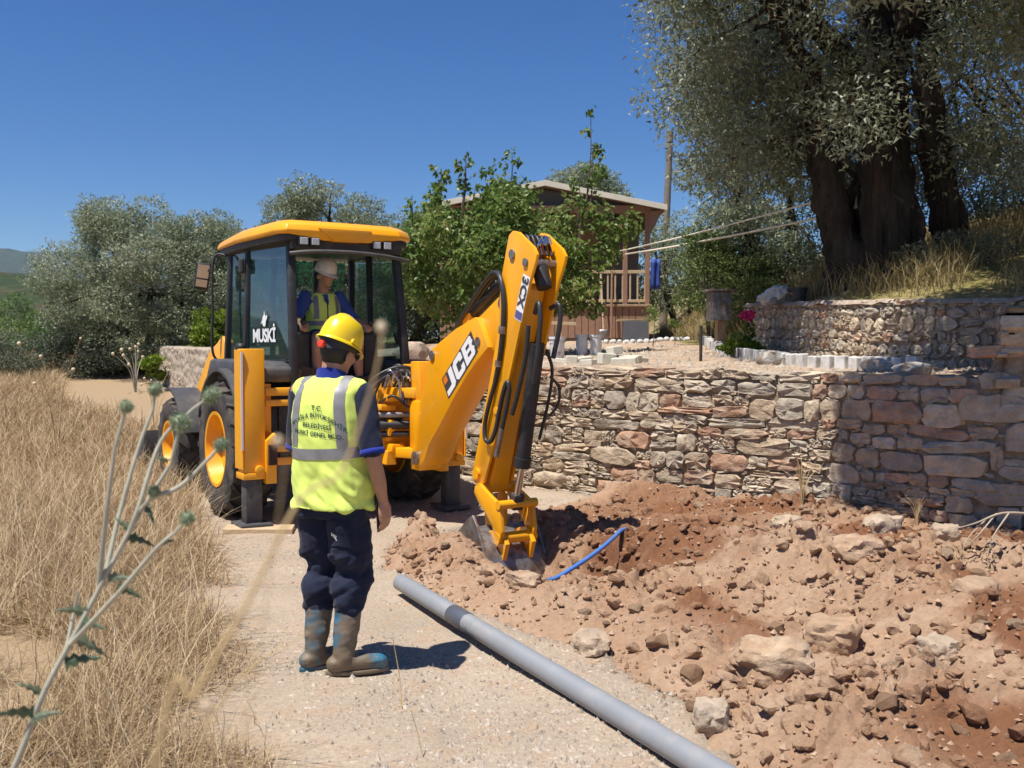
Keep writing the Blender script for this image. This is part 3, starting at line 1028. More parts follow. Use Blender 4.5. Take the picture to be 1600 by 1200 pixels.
# ---- the old olive above the upper wall
def old_olive():
    B = Vector((4.75, 13.0, 2.25))
    root = empty('olive_tree', B, label='huge old olive tree with a gnarled multi-stemmed trunk above the upper wall', cat='tree')
    mb = MB()
    def S(pts, r0, r1, n=18, knob=.28, seed=0, m=8): limb_tube(mb, [Vector(p) - B for p in pts], r0, r1, n, knob, seed, m)
    # fused foot
    S([(4.82, 13.0, 2.0), (4.80, 13.0, 2.6), (4.78, 13.05, 3.2), (4.74, 13.1, 3.5)], .60, .28, 26, .34, 1)
    S([(4.50, 12.8, 2.0), (4.38, 12.8, 2.7), (4.20, 12.8, 3.2), (4.02, 12.7, 3.8), (3.84, 12.6, 4.4), (3.7, 12.4, 5.2)], .32, .11, 18, .3, 2)
    S([(4.72, 12.55, 2.1), (4.72, 12.55, 3.0), (4.70, 12.65, 4.0), (4.68, 12.8, 5.2), (4.55, 12.9, 6.4), (4.5, 12.9, 7.6)], .30, .15, 18, .28, 3)
    S([(5.05, 12.9, 2.1), (5.05, 12.9, 3.2), (4.98, 13.0, 4.2), (5.0, 13.1, 5.4), (5.1, 13.2, 6.8)], .30, .11, 18, .3, 4)
    S([(6.05, 13.3, 2.1), (5.90, 13.2, 2.9), (5.70, 13.1, 3.6), (5.48, 13.0, 4.4), (5.35, 12.9, 5.3), (5.4, 12.7, 6.4)], .25, .13, 16, .28, 5)
    S([(4.68, 13.0, 4.6), (4.2, 12.6, 5.3), (3.55, 12.2, 5.75), (3.15, 12.0, 5.95), (2.72, 11.9, 5.98)], .17, .11, 12, .25, 6)
    S([(4.6, 12.9, 6.0), (4.4, 11.5, 6.6), (4.2, 9.8, 6.9), (3.9, 8.2, 6.6), (2.6, 7.2, 5.9)], .17, .05, 10, .2, 7)
    S([(5.1, 13.1, 5.8), (5.8, 11.4, 6.6), (6.2, 9.4, 6.7), (6.0, 7.6, 6.3)], .16, .05, 10, .2, 8)
    S([(3.7, 12.4, 5.1), (3.0, 12.1, 6.0), (2.4, 11.8, 7.0)], .12, .04, 8, .2, 9)
    S([(5.4, 12.7, 6.3), (6.4, 12.4, 7.0), (7.4, 12.2, 7.2)], .15, .05, 8, .2, 10)
    # root flares
    for i in range(9):
        a = 6.28 * i / 9 + .3
        S([(4.8 + .36 * math.cos(a), 12.95 + .3 * math.sin(a), 2.85), (4.8 + .62 * math.cos(a), 12.95 + .5 * math.sin(a), 2.45), (4.8 + .95 * math.cos(a), 12.95 + .8 * math.sin(a), 2.12)], .28, .12, 9, .3, 20 + i, 4)
    # cords of old wood twisting up the stems
    rc = random.Random(14)
    for (ax_, r0_, r1_, cnt) in (([(4.82, 13.0, 2.05), (4.80, 13.0, 2.6), (4.78, 13.05, 3.2), (4.74, 13.1, 3.7), (4.74, 13.0, 3.9)], .58, .27, 24), ([(4.50, 12.8, 2.05), (4.38, 12.8, 2.7), (4.20, 12.8, 3.2), (4.02, 12.7, 3.8), (3.84, 12.6, 4.4)], .30, .13, 9), ([(4.72, 12.55, 2.1), (4.72, 12.55, 3.0), (4.70, 12.65, 4.0), (4.68, 12.8, 5.2)], .27, .18, 12), ([(6.05, 13.3, 2.1), (5.90, 13.2, 2.9), (5.70, 13.1, 3.6), (5.48, 13.0, 4.4)], .22, .14, 8), ([(5.05, 12.9, 2.1), (5.05, 12.9, 3.2), (4.98, 13.0, 4.2), (5.0, 13.1, 5.2)], .27, .15, 9)):
        sp_ = smooth_path(ax_, 4)
        for c_ in range(cnt):
            a0_ = rc.uniform(0, 6.28); tw_ = rc.uniform(-.7, .7); i0 = rc.randrange(0, max(1, len(sp_) // 3)); i1 = min(len(sp_), i0 + rc.randrange(6, len(sp_)))
            pts_ = []
            for i_ in range(i0, i1):
                t_ = i_ / (len(sp_) - 1)
                rr_ = (r0_ + (r1_ - r0_) * t_) * rc.uniform(.86, .99)
                a_ = a0_ + tw_ * t_ * 2
                pts_.append(sp_[i_] + Vector((math.cos(a_) * rr_, math.sin(a_) * rr_, 0)))
            if len(pts_) > 3: S(pts_, rc.uniform(.045, .10), .025, 8, .3, c_, 2)
    mb.build('trunk', MT['bark'], root, smooth=70)
    r = random.Random(4)
    cl = []
    def put(c, s): cl.append(((c[0] - B.x, c[1] - B.y, c[2] - B.z), (s * 1.1, s * 1.1, s * .85)))
    n = 0
    while n < 185:                                   # main dome
        d = Vector((r.gauss(0, 1), r.gauss(0, 1), r.gauss(0, 1))).normalized()
        q = r.uniform(.55, 1.0)
        p = (5.0 + d.x * 3.9 * q, 12.4 + d.y * 4.4 * q, 6.6 + d.z * 3.3 * q)
        zlim = 4.95 if p[0] > 4.1 else 3.9
        if p[0] > 5.5 and p[1] > 11.5: zlim = 3.95
        if p[1] < 10.6: zlim = 5.4 + (10.6 - p[1]) * -.05
        if p[2] < zlim: continue
        px = 800 + 1550 * p[0] / p[1]; py = 550 - 1550 * (p[2] - 1.65) / p[1]
        if px < 1060 + max(0, 130 - py) * -.15: continue
        if py > -40 and px < 1130 and py < 110 and r.random() < .35: continue
        sx_, sy_ = p[0] + .2995 * (p[2] - 1.9), p[1] + .2712 * (p[2] - 1.9)
        if 3.2 < sx_ < 4.5 and 9.9 < sy_ < 13.5 and r.random() < .7: continue
        put(p, r.uniform(.45, .85)); n += 1
    for p in [(3.55, 12.6, 4.5), (3.3, 12.3, 4.9), (3.15, 12.4, 4.3), (3.6, 12.9, 4.1), (3.0, 12.8, 4.7), (3.9, 13.3, 4.6), (3.25, 13.0, 5.2), (3.7, 12.3, 5.2),
              (4.15, 12.5, 4.9), (4.3, 12.2, 5.2), (3.85, 12.2, 4.6), (5.3, 12.2, 5.3), (5.9, 12.4, 4.3), (6.3, 12.6, 4.1), (6.0, 12.0, 4.6), (6.6, 12.4, 3.9), (2.3, 11.6, 5.6), (2.15, 11.7, 6.0), (2.5, 11.8, 5.25), (2.0, 11.5, 5.75), (2.3, 11.8, 6.4), (2.75, 12.2, 6.6), (2.9, 12.3, 5.2)]:
        put(p, r.uniform(.38, .55))
    n_dome = len(cl)
    for i in range(60):                              # boughs that reach out over the track and shade the wall's end
        tx_ = r.uniform(3.05, 5.6); k_ = r.uniform(0, 1)
        ty_ = (8.75 - (tx_ - 3.05) * .62) if k_ < .6 else r.uniform(8.2, 10.6)
        tz_ = r.uniform(.2, 1.4) if k_ < .6 else 1.6
        dz_ = r.uniform(3.7, 5.3)
        p = (tx_ - .2995 * dz_, ty_ - .2712 * dz_, tz_ + dz_)
        if p[1] < 6.0 or r.random() < .35 * (tx_ < 3.5): continue
        if 550 - 1550 * (p[2] - 1.65) / p[1] > -90 and 800 + 1550 * p[0] / p[1] < 1330: continue
        put(p, r.uniform(.26, .44))
    for i in range(80):
        tx_ = r.uniform(3.75, 5.6); dz_ = r.uniform(3.4, 4.8); tz_ = r.uniform(.2, 2.0)
        p = (tx_ - .2995 * dz_, 8.0 - (tx_ - 3.6) * .4 - .2712 * dz_, tz_ + dz_)
        if 550 - 1550 * (p[2] - 1.65) / p[1] > -110: continue
        put(p, r.uniform(.34, .5))
    n_over = len(cl)
    for i in range(36):
        p = (r.uniform(3.6, 6.8), r.uniform(6.2, 9.6), r.uniform(5.2, 6.9))
        put(p, r.uniform(.45, .7))
    for i in range(16):
        put((r.uniform(3.9, 6.2), r.uniform(14.6, 16.4), r.uniform(3.7, 5.8)), r.uniform(.5, .8))
    for p in [(5.2, 15.5, 4.5), (5.05, 15.2, 4.1), (5.4, 15.6, 5.0), (4.9, 15.0, 4.7), (6.4, 14.8, 4.2), (6.9, 14.5, 4.6)]: put(p, .6)
    for i in range(20):
        p = (r.uniform(5.0, 7.5), r.uniform(8.2, 12.0), r.uniform(4.6, 5.6))
        if 1550 * p[0] / p[1] + 800 < 1480: continue
        put(p, r.uniform(.45, .7))
    # twigs
    tb = MB()
    hubs = [Vector(v) - B for v in ((4.5, 12.9, 7.2), (3.5, 12.4, 5.6), (5.1, 13.2, 6.7), (5.4, 12.7, 6.2), (3.15, 12.0, 5.95), (4.3, 10.6, 6.8), (3.9, 8.2, 6.6), (6.2, 9.4, 6.7), (6.0, 7.6, 6.3), (2.4, 11.8, 6.9), (7.2, 12.2, 7.2), (3.8, 12.7, 4.4))]
    for p, s in cl:
        if r.random() < .45: continue
        p = Vector(p); h = min(hubs, key=lambda v: (v - p).length)
        j1 = Vector((r.uniform(-1, 1), r.uniform(-1, 1), r.uniform(-.4, 1))) * (p - h).length * .16
        limb_tube(tb, [h, h.lerp(p, .4) + j1, h.lerp(p, .75) - j1 * .4, p], .038, .008, 6, .1, 1, 4)
    tb.build('branches', MT['bark'], root, smooth=60)
    wts = np.array([c[1][0] ** 2 for c in cl]); wts[n_dome:n_over] *= 2.4
    crown('crown', root, cl, 370000, .10, .031, 17, MT['olive_dark'], dens=wts, tone=.6, shell=.15, droop=.25)
old_olive()

# ---- the others
def T(x, y): return terr_at(x, y)
tree('olive_tree', 'grey green olive tree hanging low beside the garden, right of the utility pole', (4.9, 18.5, T(4.9, 18.5)), (4.55, 18.5, 4.6), (1.45, 1.5, 2.6), 46, .52, 26000, .12, .032, 'olive', 31, .22, 'bark', 3, zmin=-.95)
tree('olive_tree', 'large rounded silver green olive tree standing beyond the bend at far left', (-9.7, 26.5, 1.2), (-9.75, 26.6, 3.2), (2.4, 2.2, 2.25), 150, .52, 125000, .10, .034, 'olive', 41, .22, 'bark', 3, zmin=-.97, tone=.58)
tree('olive_tree', 'narrow dark olive tree squeezed between the big olive and the cab', (-7.9, 27.5, 1.2), (-7.75, 27.5, 3.3), (1.05, 1.1, 2.0), 40, .5, 30000, .10, .034, 'olive', 43, .2, 'bark', 2, zmin=-.8)
tree('olive_tree', 'olive tree rising just behind the cab roof', (-4.2, 21.5, T(-4.2, 21.5)), (-4.0, 21.6, 3.55), (1.35, 1.3, 1.65), 60, .45, 45000, .095, .03, 'olive', 45, .2, 'bark', 3, zmin=-.9)
tree('olive_tree', 'rounded olive crown showing above the cabin roof', (1.9, 31, T(1.9, 31)), (1.85, 31, 5.9), (1.75, 1.6, 1.35), 56, .5, 34000, .13, .04, 'olive', 47, .25, 'bark', 3, zmin=-.6)
tree('olive_tree', 'olive tree filling the gap behind the cab\'s far corner', (-2.6, 24.5, T(-2.6, 24.5)), (-2.5, 24.5, 3.3), (1.35, 1.3, 1.45), 50, .45, 26000, .12, .036, 'olive', 46, .2, 'bark', 3, zmin=-.95)
tree('olive_tree', 'olive tree low in the distance between the big olive and the cab roof', (-7.4, 33, 1.3), (-7.2, 33, 3.6), (2.4, 1.6, 1.9), 60, .6, 26000, .15, .045, 'olive', 48, .25, 'bark', 3, zmin=-.95)
tree('olive_tree', 'dense olive tree beyond the boom and the cabin skirting', (-1.2, 27.5, T(-1.2, 27.5)), (-1.3, 27.5, 3.7), (1.9, 1.3, 1.7), 56, .55, 26000, .14, .042, 'olive', 49, .25, 'bark', 3, zmin=-.95)
tree('shrub', 'olive green thicket behind the utility pole foot', (4.6, 27.5, T(4.6, 27.5)), (4.6, 27.5, 4.0), (2.2, 1.2, 1.3), 50, .55, 20000, .13, .045, 'olive', 64, .1, 'bark', 3, cat='bush', zmin=-.95)
# leafy fruit tree before the cabin: upright shoots stand clear of the crown
sh = []
sh_st = []
for px, py0, py1, s in ((922, 180, 262, .15), (925, 240, 290, .2), (728, 245, 275, .10), (727, 262, 300, .18), (800, 240, 262, .11), (690, 265, 300, .15), (770, 260, 300, .16), (680, 300, 330, .2), (645, 325, 360, .22), (905, 290, 330, .2)):
    sh_st.append((((px - 800) * 15.6 / 1550 - .06, 15.6, 1.65 + (550 - py1 - 50) * 15.6 / 1550), ((px - 800) * 15.6 / 1550, 15.6, 1.65 + (550 - py0) * 15.6 / 1550)))
    for k in range(4):
        py = py0 + (py1 - py0) * k / 3
        if k == 1 and px % 2: continue
        sh.append((((px - 800) * 15.6 / 1550 + .10 * math.sin(px * 1.7 + k * 2.6), 15.6 + .1 * math.cos(px + k), 1.65 + (550 - py) * 15.6 / 1550), (s * (.5 + .22 * ((k * 7) % 3)), s * (.5 + .2 * ((k * 5) % 3)), s * .8)))
for px, py, s in ((985, 352, .22), (960, 365, .3), (930, 340, .3), (940, 400, .35), (910, 440, .35), (880, 350, .3), (925, 480, .25)):
    sh.append((((px - 800) * 15.6 / 1550, 15.6, 1.65 + (550 - py) * 15.6 / 1550), (s, s, s)))
tree('fruit_tree', 'broad leafy green fruit tree growing in front of the brown cabin', (-.35, 15.6, T(-.35, 15.6)), (-.25, 15.6, 3.1), (1.45, 1.2, 1.05), 88, .33, 19000, .10, .065, 'broad', 51, .07, 'bark2', 4, zmin=-.9, extra=sh, shoots=sh_st, nb=60, shell=.2, droop=.5, fold=.1)
tree('shrub', 'bright yellow green bush glowing behind the far rubble wall', (-7.0, 24.6, 1.3), (-7.0, 24.8, 2.1), (.95, .7, .62), 22, .3, 9000, .10, .05, 'lime_leaf', 53, .04, 'bark2', 3, cat='bush', zmin=-.9)
tree('fig_shoot', 'small bright green leafy sprig at the end of the far rubble wall', (-8.6, 24.0, .85), (-8.55, 23.7, 1.28), (.42, .3, .22), 10, .14, 1100, .10, .08, 'lime_leaf', 54, .02, 'bark2', 2, cat='bush', zmin=-.9)
tree('sapling', 'young pale green tree beside the cabin corner', (3.55, 17.8, T(3.55, 17.8)), (3.5, 17.8, 3.05), (.5, .5, .75), 22, .25, 5200, .085, .035, 'pale_leaf', 55, .03, 'bark2', 3, zmin=-.9)
tree('shrub', 'tall yellowish green bush at the foot of the low hanging olive', (4.1, 17.4, T(4.1, 17.4)), (4.05, 17.3, 2.75), (.45, .45, .6), 18, .25, 4200, .085, .035, 'pale_leaf', 56, .03, 'bark2', 3, cat='bush', zmin=-.9, tone=.7)
tree('shrub', 'fresh green bush on the bank under the old olive', (4.9, 19.5, T(4.9, 19.5)), (4.9, 18.9, 3.2), (.9, .5, .5), 18, .3, 5000, .08, .04, 'lime_leaf', 57, .03, 'bark2', 3, cat='bush', zmin=-.9, tone=.2)
tree('shrub', 'grey green scrub bush at the very left edge below the olive', (-12.3, 25, .9), (-12.4, 25, 1.35), (.9, .8, .75), 24, .35, 9000, .09, .03, 'grey_leaf', 58, .03, 'bark2', 3, cat='bush', zmin=-.9)
tree('shrub', 'dark scrubby bush under the left flank of the big olive', (-10.9, 25.6, 1.0), (-10.9, 25.6, 1.6), (1.0, .7, .7), 26, .35, 9000, .09, .03, 'grey_leaf', 59, .03, 'bark2', 3, cat='bush', zmin=-.9, tone=.35)
_r = random.Random(8)
for i in range(14):
    y = 95 + 7 * i
    x = -(.505 + _r.uniform(-.05, .04)) * y
    z = float(base_ground(np.array([x]), np.array([y]))[0])
    s = _r.uniform(3.2, 4.6); h = _r.uniform(5.5, 7.5) + i * .35
    tree('hillside_tree', 'dark green tree on the wooded slope at the left edge', (x, y, z), (x, y, z + h), (s, s, h * .75), 16, s * .42, 3200, .5, .26, 'broad', 100 + i, .3, 'bark2', 1, zmin=-.9, group='trees on the far slope', nb=3, tone=.25)
# ================================================================== cabin, pole and garden things
MT['brown_board'] = material('brown_stained_board', (.295, .165, .105, 1), rough=.7, var=.15, scale=12, bump=.2, bscale=40)
MT['wood'] = material('weathered_wood', (.36, .25, .15, 1), rough=.85, var=.25, scale=14, bump=.3, bscale=50)
MT['pale_wood'] = material('pale_new_wood', (.52, .38, .23, 1), rough=.8, var=.15, scale=14)
MT['cream'] = material('cream_painted_trim', (.68, .62, .50, 1), rough=.7, var=.08)
MT['slate'] = material('blue_grey_panel', (.10, .105, .12, 1), rough=.8, var=.15)
MT['dark_wall'] = material('dark_cabin_wall', (.17, .135, .11, 1), rough=.85, var=.15)  # dark brown of the cabin walls, skirting frame and box lid
MT['roofing'] = material('brown_roofing', (.16, .10, .075, 1), rough=.9, var=.25, scale=5, bump=.3, bscale=20)
MT['blue_cloth'] = material('blue_tarpaulin', (.02, .05, .24, 1), rough=.7, var=.2)
MT['white_stone'] = material('whitewashed_stone', (.62, .60, .56, 1), rough=.95, var=.2, scale=12, bump=.5, bscale=30, bdist=.01, col2=(.40, .38, .35, 1), mixscale=9, thr=(.5, .7))
MT['limestone'] = material('pale_cut_stone', (.60, .57, .47, 1), rough=.95, var=.15, scale=10, bump=.4, bscale=30, bdist=.01)
MT['white_plastic'] = material('white_plastic', (.66, .69, .72, 1), rough=.5, var=.1, col2=(.25, .27, .30, 1), mixscale=9, thr=(.56, .66))
MT['rock'] = material('rough_rock', (.43, .36, .29, 1), rough=.95, var=.3, scale=7, bump=.9, bscale=14, bdist=.03, objcol=True, col2=(.38, .29, .21, 1), mixscale=4)
MT['pole'] = material('weathered_pole', (.22, .18, .145, 1), rough=.9, var=.25, scale=8)

hz = 1.98
cab = empty('cabin', (.72, 22.0, hz), label='small brown timber cabin with railed porch and shallow gable roof behind the fruit tree', cat='cabin')
W2 = 2.32
for i in range(31):
    w = 2 * W2 / 31
    x = -W2 + w * (i + .5)
    MB().box((x, 0, .33), (w - .012, .03, .70)).build('plank', MT['brown_board'], cab, bevel=.004)
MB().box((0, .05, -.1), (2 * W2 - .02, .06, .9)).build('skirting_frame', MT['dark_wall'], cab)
MB().box((0, .9, .70), (2 * W2 + .1, 1.95, .05)).build('porch_floor', MT['wood'], cab, bevel=.006)
MB().box((0, .0, .80), (2 * W2, .05, .06)).build('bottom_rail', MT['pale_wood'], cab, bevel=.005)
MB().box((0, .0, 1.44), (2 * W2, .06, .07)).build('handrail', MT['pale_wood'], cab, bevel=.005)
for i in range(28):
    x = -W2 + .1 + i * (2 * W2 - .2) / 27
    MB().box((x, 0, 1.118), (.035, .03, .575)).build('baluster', MT['pale_wood'], cab)
for x in (-2.26, -.75, .75, 1.78, 2.27):
    MB().box((x, .012, 1.78), (.10, .10, 2.14)).build('post', MT['brown_board'], cab, bevel=.006)
# walls
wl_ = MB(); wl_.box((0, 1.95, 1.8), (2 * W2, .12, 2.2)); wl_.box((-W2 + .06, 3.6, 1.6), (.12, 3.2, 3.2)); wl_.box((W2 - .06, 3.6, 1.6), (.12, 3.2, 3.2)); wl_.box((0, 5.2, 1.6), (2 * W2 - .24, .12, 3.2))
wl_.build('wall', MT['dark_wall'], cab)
wd = MB().box((-.6, 1.88, 1.95), (1.0, .03, .9)).build('window', MT['brown_board'], cab)
MB().box((-.6, 1.858, 1.95), (.84, .02, .74)).build('pane', MT['black'], wd)
dr = MB().box((.9, 1.87, 1.65), (.85, .04, 1.85)).build('door', MT['brown_board'], cab, bevel=.01)
MB().box((1.22, 1.83, 1.65), (.03, .05, .12)).build('handle', MT['steel'], dr)
MB().box((0, .02, 2.82), (2 * W2 + .12, .12, .16)).build('porch_beam', MT['brown_board'], cab, bevel=.008)
MB().prism([(-2.4, 2.86), (2.4, 2.86), (.0, 3.26)], .12, .16, 'y').build('gable_panel', MT['slate'], cab)
rf = MB()
rf.prism([(-2.62, 2.78), (0, 3.30), (2.62, 2.78), (2.62, 2.86), (0, 3.385), (-2.62, 2.86)], -.28, 5.5, 'y')
roof = rf.build('roof', MT['roofing'], cab)
fb = MB(); fb.prism([(-2.66, 2.755), (0, 3.285), (2.66, 2.755), (2.66, 2.875), (0, 3.405), (-2.66, 2.875)], -.315, -.283, 'y')
fb.build('bargeboard', MT['cream'], roof, bevel=.004)
for s in (-1, 1):
    MB().box((s * 2.64, 2.6, 2.815), (.03, 5.8, .10)).build('fascia_board', MT['cream'], roof)
    MB().prism([(s * 2.3, 2.2), (s * 2.3, 2.74), (s * 2.6, 2.80)], -.10, -.04, 'y').build('eaves_bracket', MT['brown_board'], cab)
# blue cover hung on the side rail
bl = MB()
V = []
for i in range(7):
    for j in range(7):
        V.append((i * .035, .03 * math.sin(i * 1.9 + j * .4), -j * .11))
bl.add(V, [(i * 7 + j, i * 7 + j + 1, (i + 1) * 7 + j + 1, (i + 1) * 7 + j) for i in range(6) for j in range(6)])
o = bl.build('tarpaulin', MT['blue_cloth'], None, smooth=60)
o.location = (.72 + W2 + .02, 21.93, hz + 1.72)
_sm = o.modifiers.new('thick', 'SOLIDIFY'); _sm.thickness = .01
tag(o, 'deep blue cloth hanging from the cabin corner post', 'cloth')

# utility pole, cable and two pale ropes
up = empty('utility_pole', (4.62, 30.2, T(4.62, 30.2)), label='tall leaning wooden utility pole behind the cabin', cat='pole')
b = up.location
MB().tube([(-.03, 0, -.4), (.04, 0, 3.0), (.17, 0, 8.32 - b.z)], [.13, .115, .09], 12).build('shaft', MT['pole'], up, smooth=50)
MB().cyl((.14, -.12, 7.55 - b.z), (.14, .12, 7.55 - b.z), .035, 8).build('insulator', MT['white_stone'], up)
def cable(name, a, c, sag, r, mat, label):
    a, c = Vector(a), Vector(c)
    pts = [a.lerp(c, t / 14) - Vector((0, 0, sag * 4 * (t / 14) * (1 - t / 14))) for t in range(15)]
    tag(MB().tube(pts, r, 6).build(name, mat, smooth=60), label, 'cable' if 'cable' in name else 'rope')
cable('power_cable', (4.76, 30.08, 7.55), (34, 16, 8.5), .9, .016, MT['black'], 'thin dark cable running from the utility pole towards the olive')
cable('rope', (2.30, 21.6, 3.83), (4.05, 12.72, 3.62), .03, .014, MT['cream'], 'upper of two pale ropes stretched from the cabin to the trees')
cable('rope', (2.45, 21.5, 3.76), (4.20, 12.70, 3.42), .03, .016, MT['cream'], 'lower of two pale ropes stretched from the cabin to the trees')

def blob_rock(name, loc, s, seed, col, mat='rock', parent=None, sub=3, rough=.35, rz=None, flat=0.0, cubic=.35):
    bm = bmesh.new()
    bmesh.ops.create_icosphere(bm, subdivisions=sub, radius=1.0)
    q = Vector((seed * 3.7, seed * 1.3, seed * .7))
    for v in bm.verts:
        n = v.co.normalized()
        m = max(abs(n.x), abs(n.y), abs(n.z))
        k = (1 - cubic) + cubic / m * .85
        k *= 1 + rough * .55 * mnoise.noise(n * 1.3 + q) + rough * .35 * mnoise.noise(n * 3.1 + q) + rough * .16 * mnoise.noise(n * 7 + q)
        v.co = Vector((n.x * k * s[0], n.y * k * s[1], n.z * k * s[2]))
    me = bpy.data.meshes.new(name)
    bm.to_mesh(me); bm.free()
    me.polygons.foreach_set('use_smooth', [True] * len(me.polygons))
    me.set_sharp_from_angle(angle=RAD(38))
    o = link(name, me, MT[mat], parent)
    o.location = loc
    o.rotation_euler = (0, 0, (seed * 1.7) % 6.28 if rz is None else rz)
    o.color = (*col, 1)
    return o

# whitewashed kerb stones set in an arc below the upper wall
arc = smooth_path([(4.05, 9.62, 0), (3.62, 10.45, 0), (3.25, 11.2, 0), (2.98, 12.4, 0), (2.95, 13.9, 0), (3.25, 16.2, 0), (3.6, 18.6, 0)], 40)
ds, acc, last = [], 0, arc[0]
nk = 0
for i in range(1, len(arc)):
    acc += (arc[i] - arc[i - 1]).length
    if acc > .165 + .008 * nk * .3:
        acc = 0
        p = arc[i]; t = arc[i] - arc[i - 1]
        r_ = random.Random(nk)
        m = MB().box((0, 0, 0), (.125 + .02 * r_.random(), .10, .17 + .03 * r_.random()))
        o = m.build('kerb_stone', MT['white_stone'], bevel=.014)
        o.location = (p.x, p.y, T(p.x, p.y) + .045)
        o.rotation_euler = (r_.uniform(-.08, .08), r_.uniform(-.06, .06), math.atan2(t.y, t.x) + r_.uniform(-.1, .1))
        tag(o, 'whitewashed kerb stone in the curved row below the upper wall', 'kerb stone', 'whitewashed kerb stones in an arc')
        nk += 1
for i in range(17):
    px = 905 + i * 10.5; Y = 20.3 - .02 * i
    x = (px - 800) * Y / 1550
    o = blob_rock('edging_stone', (x, Y, T(x, Y) + .03), (.075, .06, .055), 200 + i, (.66, .64, .60), 'white_stone', sub=2)
    tag(o, 'small whitewashed stone in the row edging the bed before the cabin', 'stone', 'whitewashed stones edging the cabin bed')

def bucket(loc, r0, r1, h, mat, label, name='bucket', cat='bucket'):
    root = empty(name, loc, label=label, cat=cat)
    MB().lathe([(r0 * .96, 0), (r0, .01), (r1, h), (r1 * 1.07, h), (r1 * 1.07, h - .03), (r1 * .97, h - .035)], n=20, caps=False).lathe([(.001, .012), (r0 * .97, .012), (r1 * .94, h - .01), (r1 * 1.0, h)], n=20, caps=False).build('body', MT[mat], root, smooth=40)
    pts = [Vector((r1 * 1.06 * math.cos(a), -.02 - .6 * r1 * math.sin(a), h - .05 - .35 * r1 * math.sin(a))) for a in np.linspace(0, math.pi, 10)]
    MB().tube(pts, .005, 6).build('handle', MT['steel'], root)
    return root
bucket((1.07, 15.2, T(1.07, 15.2)), .085, .095, .31, 'white_plastic', 'smeared white plastic bucket, nearer the boom of the pair by the cabin')
bucket((1.28, 15.15, T(1.28, 15.15)), .085, .095, .31, 'white_plastic', 'smeared white plastic bucket, nearer the cabin door of the pair')
bucket((.62, 13.6, T(.62, 13.6)), .09, .11, .30, 'white_plastic', 'dented white bucket standing alone by the wooden marker cross')
# marker cross
mc = empty('marker_cross', (.70, 14.4, T(.7, 14.4)), label='pale wooden stake with a crosspiece behind the lone bucket', cat='stake')
MB().box((0, 0, .33), (.04, .03, .72)).build('stake', MT['pale_wood'], mc, bevel=.003)
MB().box((.05, -.03, .48), (.36, .02, .045), (0, .03, 0)).build('crosspiece', MT['pale_wood'], mc, bevel=.003)
# shovel and pole leaning on the porch
sv = empty('shovel', (2.0, 21.72, T(2.0, 21.7)), label='shovel with grey blade leaning against the porch rail', cat='shovel')
MB().tube([(0, -.03, .22), (-.04, .2, 1.5)], .02, 8).build('shaft', MT['pale_wood'], sv)
sb = MB()
V = []
for i in range(5):
    for j in range(6):
        t = j / 5; w = .12 * (1 - .75 * max(0, (.45 - t)) ** 1.2)
        V.append(((i / 2 - 1) * w, -.05 + .02 * abs(i / 2 - 1) ** 2, t * .28))
sb.add(V, [(i * 6 + j, (i + 1) * 6 + j, (i + 1) * 6 + j + 1, i * 6 + j + 1) for i in range(4) for j in range(5)])
o = sb.build('blade', MT['steel'], sv, smooth=60); m_ = o.modifiers.new('t', 'SOLIDIFY'); m_.thickness = .006
o = MB().tube([(0, 0, -.05), (.03, .12, 1.55)], .026, 8).build('post', MT['brown_board']); o.location = (2.17, 21.75, T(2.17, 21.75)); o.name = 'wooden_pole'
tag(o, 'brown round pole leaning on the porch rail beside the shovel', 'pole')
# low work table
tb_ = empty('work_table', (2.55, 20.6, T(2.55, 20.6)), label='low dark crate table with a rough plank top before the cabin', cat='table')
MB().box((0, 0, .23), (.5, .4, .44)).build('crate', MT['slate'], tb_, bevel=.006)
MB().box((.0, -.05, .475), (.78, .16, .03), (0, -.05, .06)).build('plank', MT['wood'], tb_, bevel=.004)
MB().box((.0, .14, .475), (.70, .15, .03), (0, .03, -.05)).build('plank', MT['wood'], tb_, bevel=.004)
# black iron stake
o = MB().tube([(0, 0, -.1), (0, 0, .44)], .02, 8).build('iron_stake', MT['black']); o.location = (2.33, 12.25, T(2.33, 12.25))
tag(o, 'short black iron stake standing on the terrace above the wall', 'stake')
# seedlings with bare stems
for k, (px, Y, h, lab) in enumerate(((1018, 17.5, .65, 'thin seedling with a small leafy top in front of the cabin post'), (1052, 18.2, .42, 'spindly seedling right of the cabin on bare earth'), (1150, 12.6, .30, 'tiny seedling beside the white kerb arc'))):
    x = (px - 800) * Y / 1550
    tree('seedling', lab, (x, Y, T(x, Y)), (x, Y, T(x, Y) + h * .85), (h * .22, h * .22, h * .26), 8, h * .12, 260, .05, .022, 'broad', 70 + k, .012, 'bark2', 1, cat='seedling', nb=6)
# cut blocks on the wall edge
_blk = [(893, 12.2, .14, .12, .0), (912, 12.3, .2, .10, 0), (920, 12.0, .16, .08, 0), (948, 12.1, .2, .14, 0), (962, 12.25, .24, .12, 0), (985, 12.15, .26, .12, 0), (960, 12.2, .16, .10, .125), (975, 11.9, .3, .10, 0), (876, 12.4, .24, .07, 0), (1000, 12.4, .16, .09, 0)]
for k, (px, Y, w, h, up_) in enumerate(_blk):
    x = (px - 800) * Y / 1550
    m = MB().box((0, 0, 0), (w, .15, h))
    o = m.build('cut_stone_block', MT['limestone'], bevel=.012)
    o.location = (x, Y, T(x, Y) + h / 2 - .01 + up_)
    o.rotation_euler = (.06 * math.sin(k * 3), .1 * math.sin(k * 5), .6 * math.sin(k * 2.3))
    tag(o, 'pale cut stone block lying loose on the terrace edge', 'stone block', 'pale cut blocks on the terrace edge')
